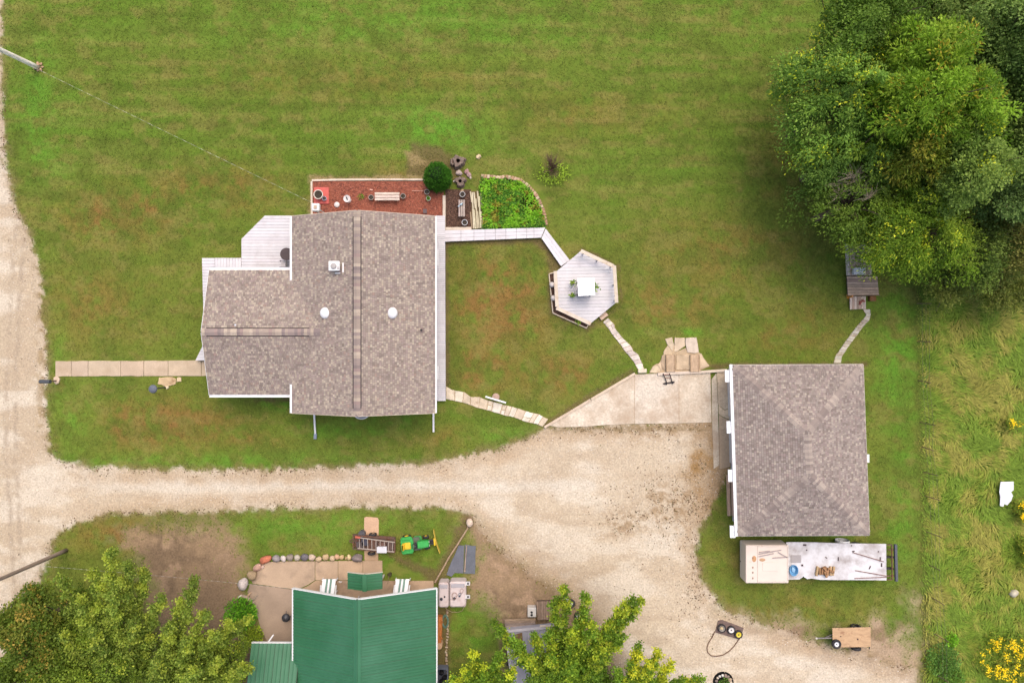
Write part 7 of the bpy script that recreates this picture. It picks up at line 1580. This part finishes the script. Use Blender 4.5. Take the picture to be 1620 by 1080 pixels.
# ------------------------------------------------------------------ meadow grass, goldenrod, weeds
def blades(name, X, Y, Lm, wd, lean, cols, seed, m='grass_blade', ang=None, z0=0.0):
    rng = np.random.default_rng(seed); n = len(X); x = (X-810)*S; y = (540-Y)*S
    a = rng.uniform(0, 2*math.pi, n) if ang is None else ang; L = Lm*rng.uniform(.6, 1.3, n); dx, dy = np.cos(a), np.sin(a); hz = L*np.sqrt(np.clip(1-lean**2, .02, 1))
    p0 = np.stack([x, y, np.full(n, z0)], 1); mid = p0+np.stack([dx*L*lean*.4, dy*L*lean*.4, hz*.75], 1); tip = p0+np.stack([dx*L*lean, dy*L*lean, hz*.85], 1)
    s = np.stack([-dy, dx, 0*dx], 1)*(np.broadcast_to(wd, (n,))*.62)[:, None]
    v = np.stack([p0, mid+s, tip, mid-s], 1).reshape(-1, 3)
    return npmesh(name, v, 4, np.arange(4*n), np.clip(cols, .003, 1), m, None, 'stuff')
rng = np.random.default_rng(77)
n = 58000; X = rng.uniform(1444, 1670, n); Y = rng.uniform(448, 1130, n); ok = sdf(X, Y, MEADOW) < rng.uniform(-10, 10, n); X, Y = X[ok], Y[ok]; n = len(X)
fa = fbm(X, Y, 1/55, 3, 3)*9+fbm(X, Y, 1/16, 7, 2)*2; nn = fbm(X, Y, 1/26, 9, 4)+.12*(rng.random(n)-.5)
base = np.where((nn > .585)[:, None], np.array(C(142, 148, 74)), np.where((nn > .47)[:, None], np.array(C(126, 146, 60)), np.array(C(108, 140, 50))))*rng.uniform(.7, 1.3, (n, 1))
blades('meadow_grass', X, Y, (.30+.4*fbm(X, Y, 1/20, 2, 2))*np.clip((X-1452)/30+.25, .25, 1), .045, np.full(n, .92), base, 3, ang=fa+rng.normal(size=n)*.45)['label'] = 'long wind laid meadow grass'
def goldenrod(label, px, py, rpx, n, seed):
    rng = np.random.default_rng(seed); c = at(px, py, 0); r = rpx*S; t = thing('goldenrod', label, 'wildflower', c, group='goldenrod patches in the meadow')
    m = int(n*1.6); a = rng.uniform(0, 6.28, m); q_ = r*np.sqrt(rng.random(m))*(1+.25*np.sin(3*a+seed)); cs = np.stack([c.x+q_*np.cos(a), c.y+q_*np.sin(a), rng.uniform(.1, .8, m)], 1)
    leaf_obj('foliage', t, cs, rdir(rng, m, .5), .18, .06, palette([C(92, 116, 44), C(112, 130, 52), C(130, 132, 62)], m, rng), rng)
    k = max(4, n//16); a = rng.uniform(0, 6.28, k); q_ = r*np.sqrt(rng.random(k))*(1+.25*np.sin(3*a+seed)); hc = np.stack([c.x+q_*np.cos(a), c.y+q_*np.sin(a), rng.uniform(.8, 1.15, k)], 1)
    w = rng.integers(0, k, n); cs = hc[w]+rng.normal(size=(n, 3))*np.array([.085, .085, .05]); leaf_obj('flowers', t, cs, rdir(rng, n, 1.0), .11, .08, palette([C(226, 196, 40), C(208, 178, 36), C(236, 210, 66)], n, rng, .15), rng)
    b = MB(); 
    for i in range(min(k, 40)): p = Vector(hc[i]); b.tube([(p.x, p.y, 0), p], [.012, .008], 4, C(110, 116, 60), cap=False)
    b.build('stems', 'bark', t)
for i, (x, y, r, n, lb) in enumerate(((1586, 1040, 44, 1500, 'largest goldenrod patch in full yellow bloom at the lower right corner'), (1612, 805, 17, 420, 'goldenrod patch touching the torn white sheet panel'), (1614, 858, 14, 300, 'goldenrod patch at the right edge between white panel and grey rock'), (1592, 669, 8, 90, 'small goldenrod tuft high in the meadow above the white panel'),
                                     (1616, 885, 12, 160, 'thin goldenrod patch just above the grey meadow rock at the edge'), (1560, 1008, 12, 90, 'sparse goldenrod at the upper left of the largest patch'))): goldenrod(lb, x, y, r, n, 200+i)
small_plant('meadow_weed', 'leafy green weed clump at the lower end of the wire fence', 'weed', 1487, 1040, 1.2, .7, [C(84, 118, 62), C(100, 132, 72), C(70, 102, 52)], 1500, .18, .09)
small_plant('meadow_weed', 'bright green weed beside the fence above the leafy clump', 'weed', 1500, 1008, .45, .6, [C(112, 158, 46), C(96, 140, 42)], 260, .18, .1)
small_plant('meadow_weed', 'dark weed clump at the bottom edge right of the fence', 'weed', 1500, 1070, .9, .7, [C(78, 112, 52), C(94, 124, 60)], 800, .18, .09)
# ------------------------------------------------------------------ lawn grass tufts, leaf litter, loose gravel
EXCL = [[(884, 674), (866, 672), (1003, 590), (1150, 583), (1158, 742), (1127, 744), (1125, 668)], [(319, 407), (382, 407), (382, 377), (419, 340), (690, 340), (706, 340), (706, 636), (690, 655), (462, 655), (462, 630), (331, 630), (322, 570), (308, 571), (320, 540)], [(493, 284), (703, 284), (703, 345), (493, 345)],
        [(702, 300), (748, 300), (764, 302), (864, 282), (864, 362), (902, 412), (888, 422), (856, 378), (702, 384)], [(868, 431), (878, 430), (920, 395), (975, 419), (978, 478), (933, 520), (874, 497)], [(88, 569), (330, 569), (330, 597), (88, 597)], [(1160, 578), (1365, 576), (1374, 846), (1168, 847)],
        [(396, 888), (605, 885), (690, 918), (692, 1100), (400, 1100), (392, 935)], [(576, 818), (600, 818), (600, 888), (576, 888)], [(705, 612), (745, 628), (866, 662), (858, 675), (775, 652), (705, 632)], [(954, 508), (962, 502), (1001, 553), (1020, 584), (1009, 585), (985, 552)], [(1026, 590), (1052, 534), (1103, 532), (1126, 582)], [(1318, 575), (1370, 497), (1377, 497), (1332, 574)], [(1340, 384), (1380, 384), (1391, 467), (1371, 490), (1344, 490)]]
n = 230000; X = rng.uniform(-10, 1630, n); Y = rng.uniform(-10, 1090, n); col, ii, jj = sample_col(X, Y)
gm = GF['g'][ii, jj]; dm = GF['d'][ii, jj]; mm = GF['m'][ii, jj]; pr = (1-gm)*(1-.92*dm)*(1-mm); keep = rng.random(n) < np.clip(pr*1.0, 0, 1)**1.5
exd = np.full(n, 1e9)
for P in EXCL: exd = np.minimum(exd, sdf(X, Y, P))
keep &= exd > 1.2; X, Y, col, dmk = X[keep], Y[keep], col[keep], (gm+dm)[keep]; n = len(X)
green = np.array(C(96, 118, 40)); cl = col*np.array([.625, .67, .735])+green*.25; cl = np.where((dmk > .3)[:, None], green*np.ones((n, 1)), cl)*rng.uniform(.72, 1.32, (n, 1))
X3 = np.repeat(X, 2)+rng.normal(size=2*n)*.9; Y3 = np.repeat(Y, 2)+rng.normal(size=2*n)*.9
blades('lawn_grass', X3, Y3, .11, .035, np.full(2*n, .93), np.repeat(cl, 2, 0)*rng.uniform(.85, 1.15, (2*n, 1)), 4)['label'] = 'short mown lawn grass blades'
n = 170000; X = rng.uniform(-10, 1480, n); Y = rng.uniform(100, 1090, n); i_ = np.clip(((X-GX0)/STEP).astype(int), 0, NXg-1); j_ = np.clip(((Y-GY0)/STEP).astype(int), 0, NYg-1); g_ = GF['g'][i_, j_]; s_ = GF['gs'][i_, j_]
deb = gauss(X, Y, 1040, 676, 130, 12)+gauss(X, Y, 1065, 800, 62, 46)*.9+gauss(X, Y, 1108, 900, 28, 70)*1.0+gauss(X, Y, 985, 825, 34, 22)*.8+.8*np.exp(-(s_/8)**2)+gauss(X, Y, 1110, 720, 40, 60)*.7+.012
deb *= np.clip(sstep(.42, .62, fbm(X, Y, 1/12, 5, 4))*1.3, 0, 1); keep = (rng.random(n) < deb)&(g_ > .02)&(X < 1440)
for P in EXCL: keep &= sdf(X, Y, P) > 1.5
X, Y = X[keep], Y[keep]; n = len(X); x, y = (X-810)*S, (540-Y)*S; cs = np.stack([x, y, np.full(n, .012)], 1); d = rng.normal(size=(n, 3)); d[:, 2] = np.abs(d[:, 2])*.25+.1
v, idx = leafset(cs, d, rng.uniform(.05, .17, n), rng.uniform(.04, .08, n), rng, .02); o = npmesh('leaf_litter', v, 4, idx, palette([C(116, 92, 66), C(96, 80, 54), C(140, 110, 76), C(92, 96, 54), C(112, 80, 58)], n, rng), 'mulch_chip', None, 'stuff'); o['label'] = 'brown leaf litter and weeds scattered on the gravel'
n = 90000; X = rng.uniform(-10, 1480, n); Y = rng.uniform(-10, 1090, n); i_ = np.clip(((X-GX0)/STEP).astype(int), 0, NXg-1); j_ = np.clip(((Y-GY0)/STEP).astype(int), 0, NYg-1); keep = rng.random(n) < GF['g'][i_, j_]*.9
for P in EXCL: keep &= sdf(X, Y, P) > 1.0
X, Y = X[keep], Y[keep]; n = len(X); x, y = (X-810)*S, (540-Y)*S; r = rng.uniform(.015, .05, n); a = rng.uniform(0, 6.28, n)
pts = [np.stack([x+r*np.cos(a+k*2.094), y+r*np.sin(a+k*2.094), np.zeros(n)], 1) for k in range(3)]+[np.stack([x+r*.2, y, r*.8], 1)]
v = np.stack(pts, 1).reshape(-1, 3); f = np.array([[0, 1, 3], [1, 2, 3], [2, 0, 3]]); idx = (np.arange(n)[:, None, None]*4+f[None]).reshape(-1)
o = npmesh('loose_gravel', v, 3, idx, np.repeat(palette([C(226, 212, 194), C(204, 184, 162), C(236, 226, 212), C(176, 156, 138), C(214, 196, 172)], n, rng, .15), 3, 0), 'mulch_chip', None, 'stuff'); o['label'] = 'loose pale gravel stones on the road and driveway'
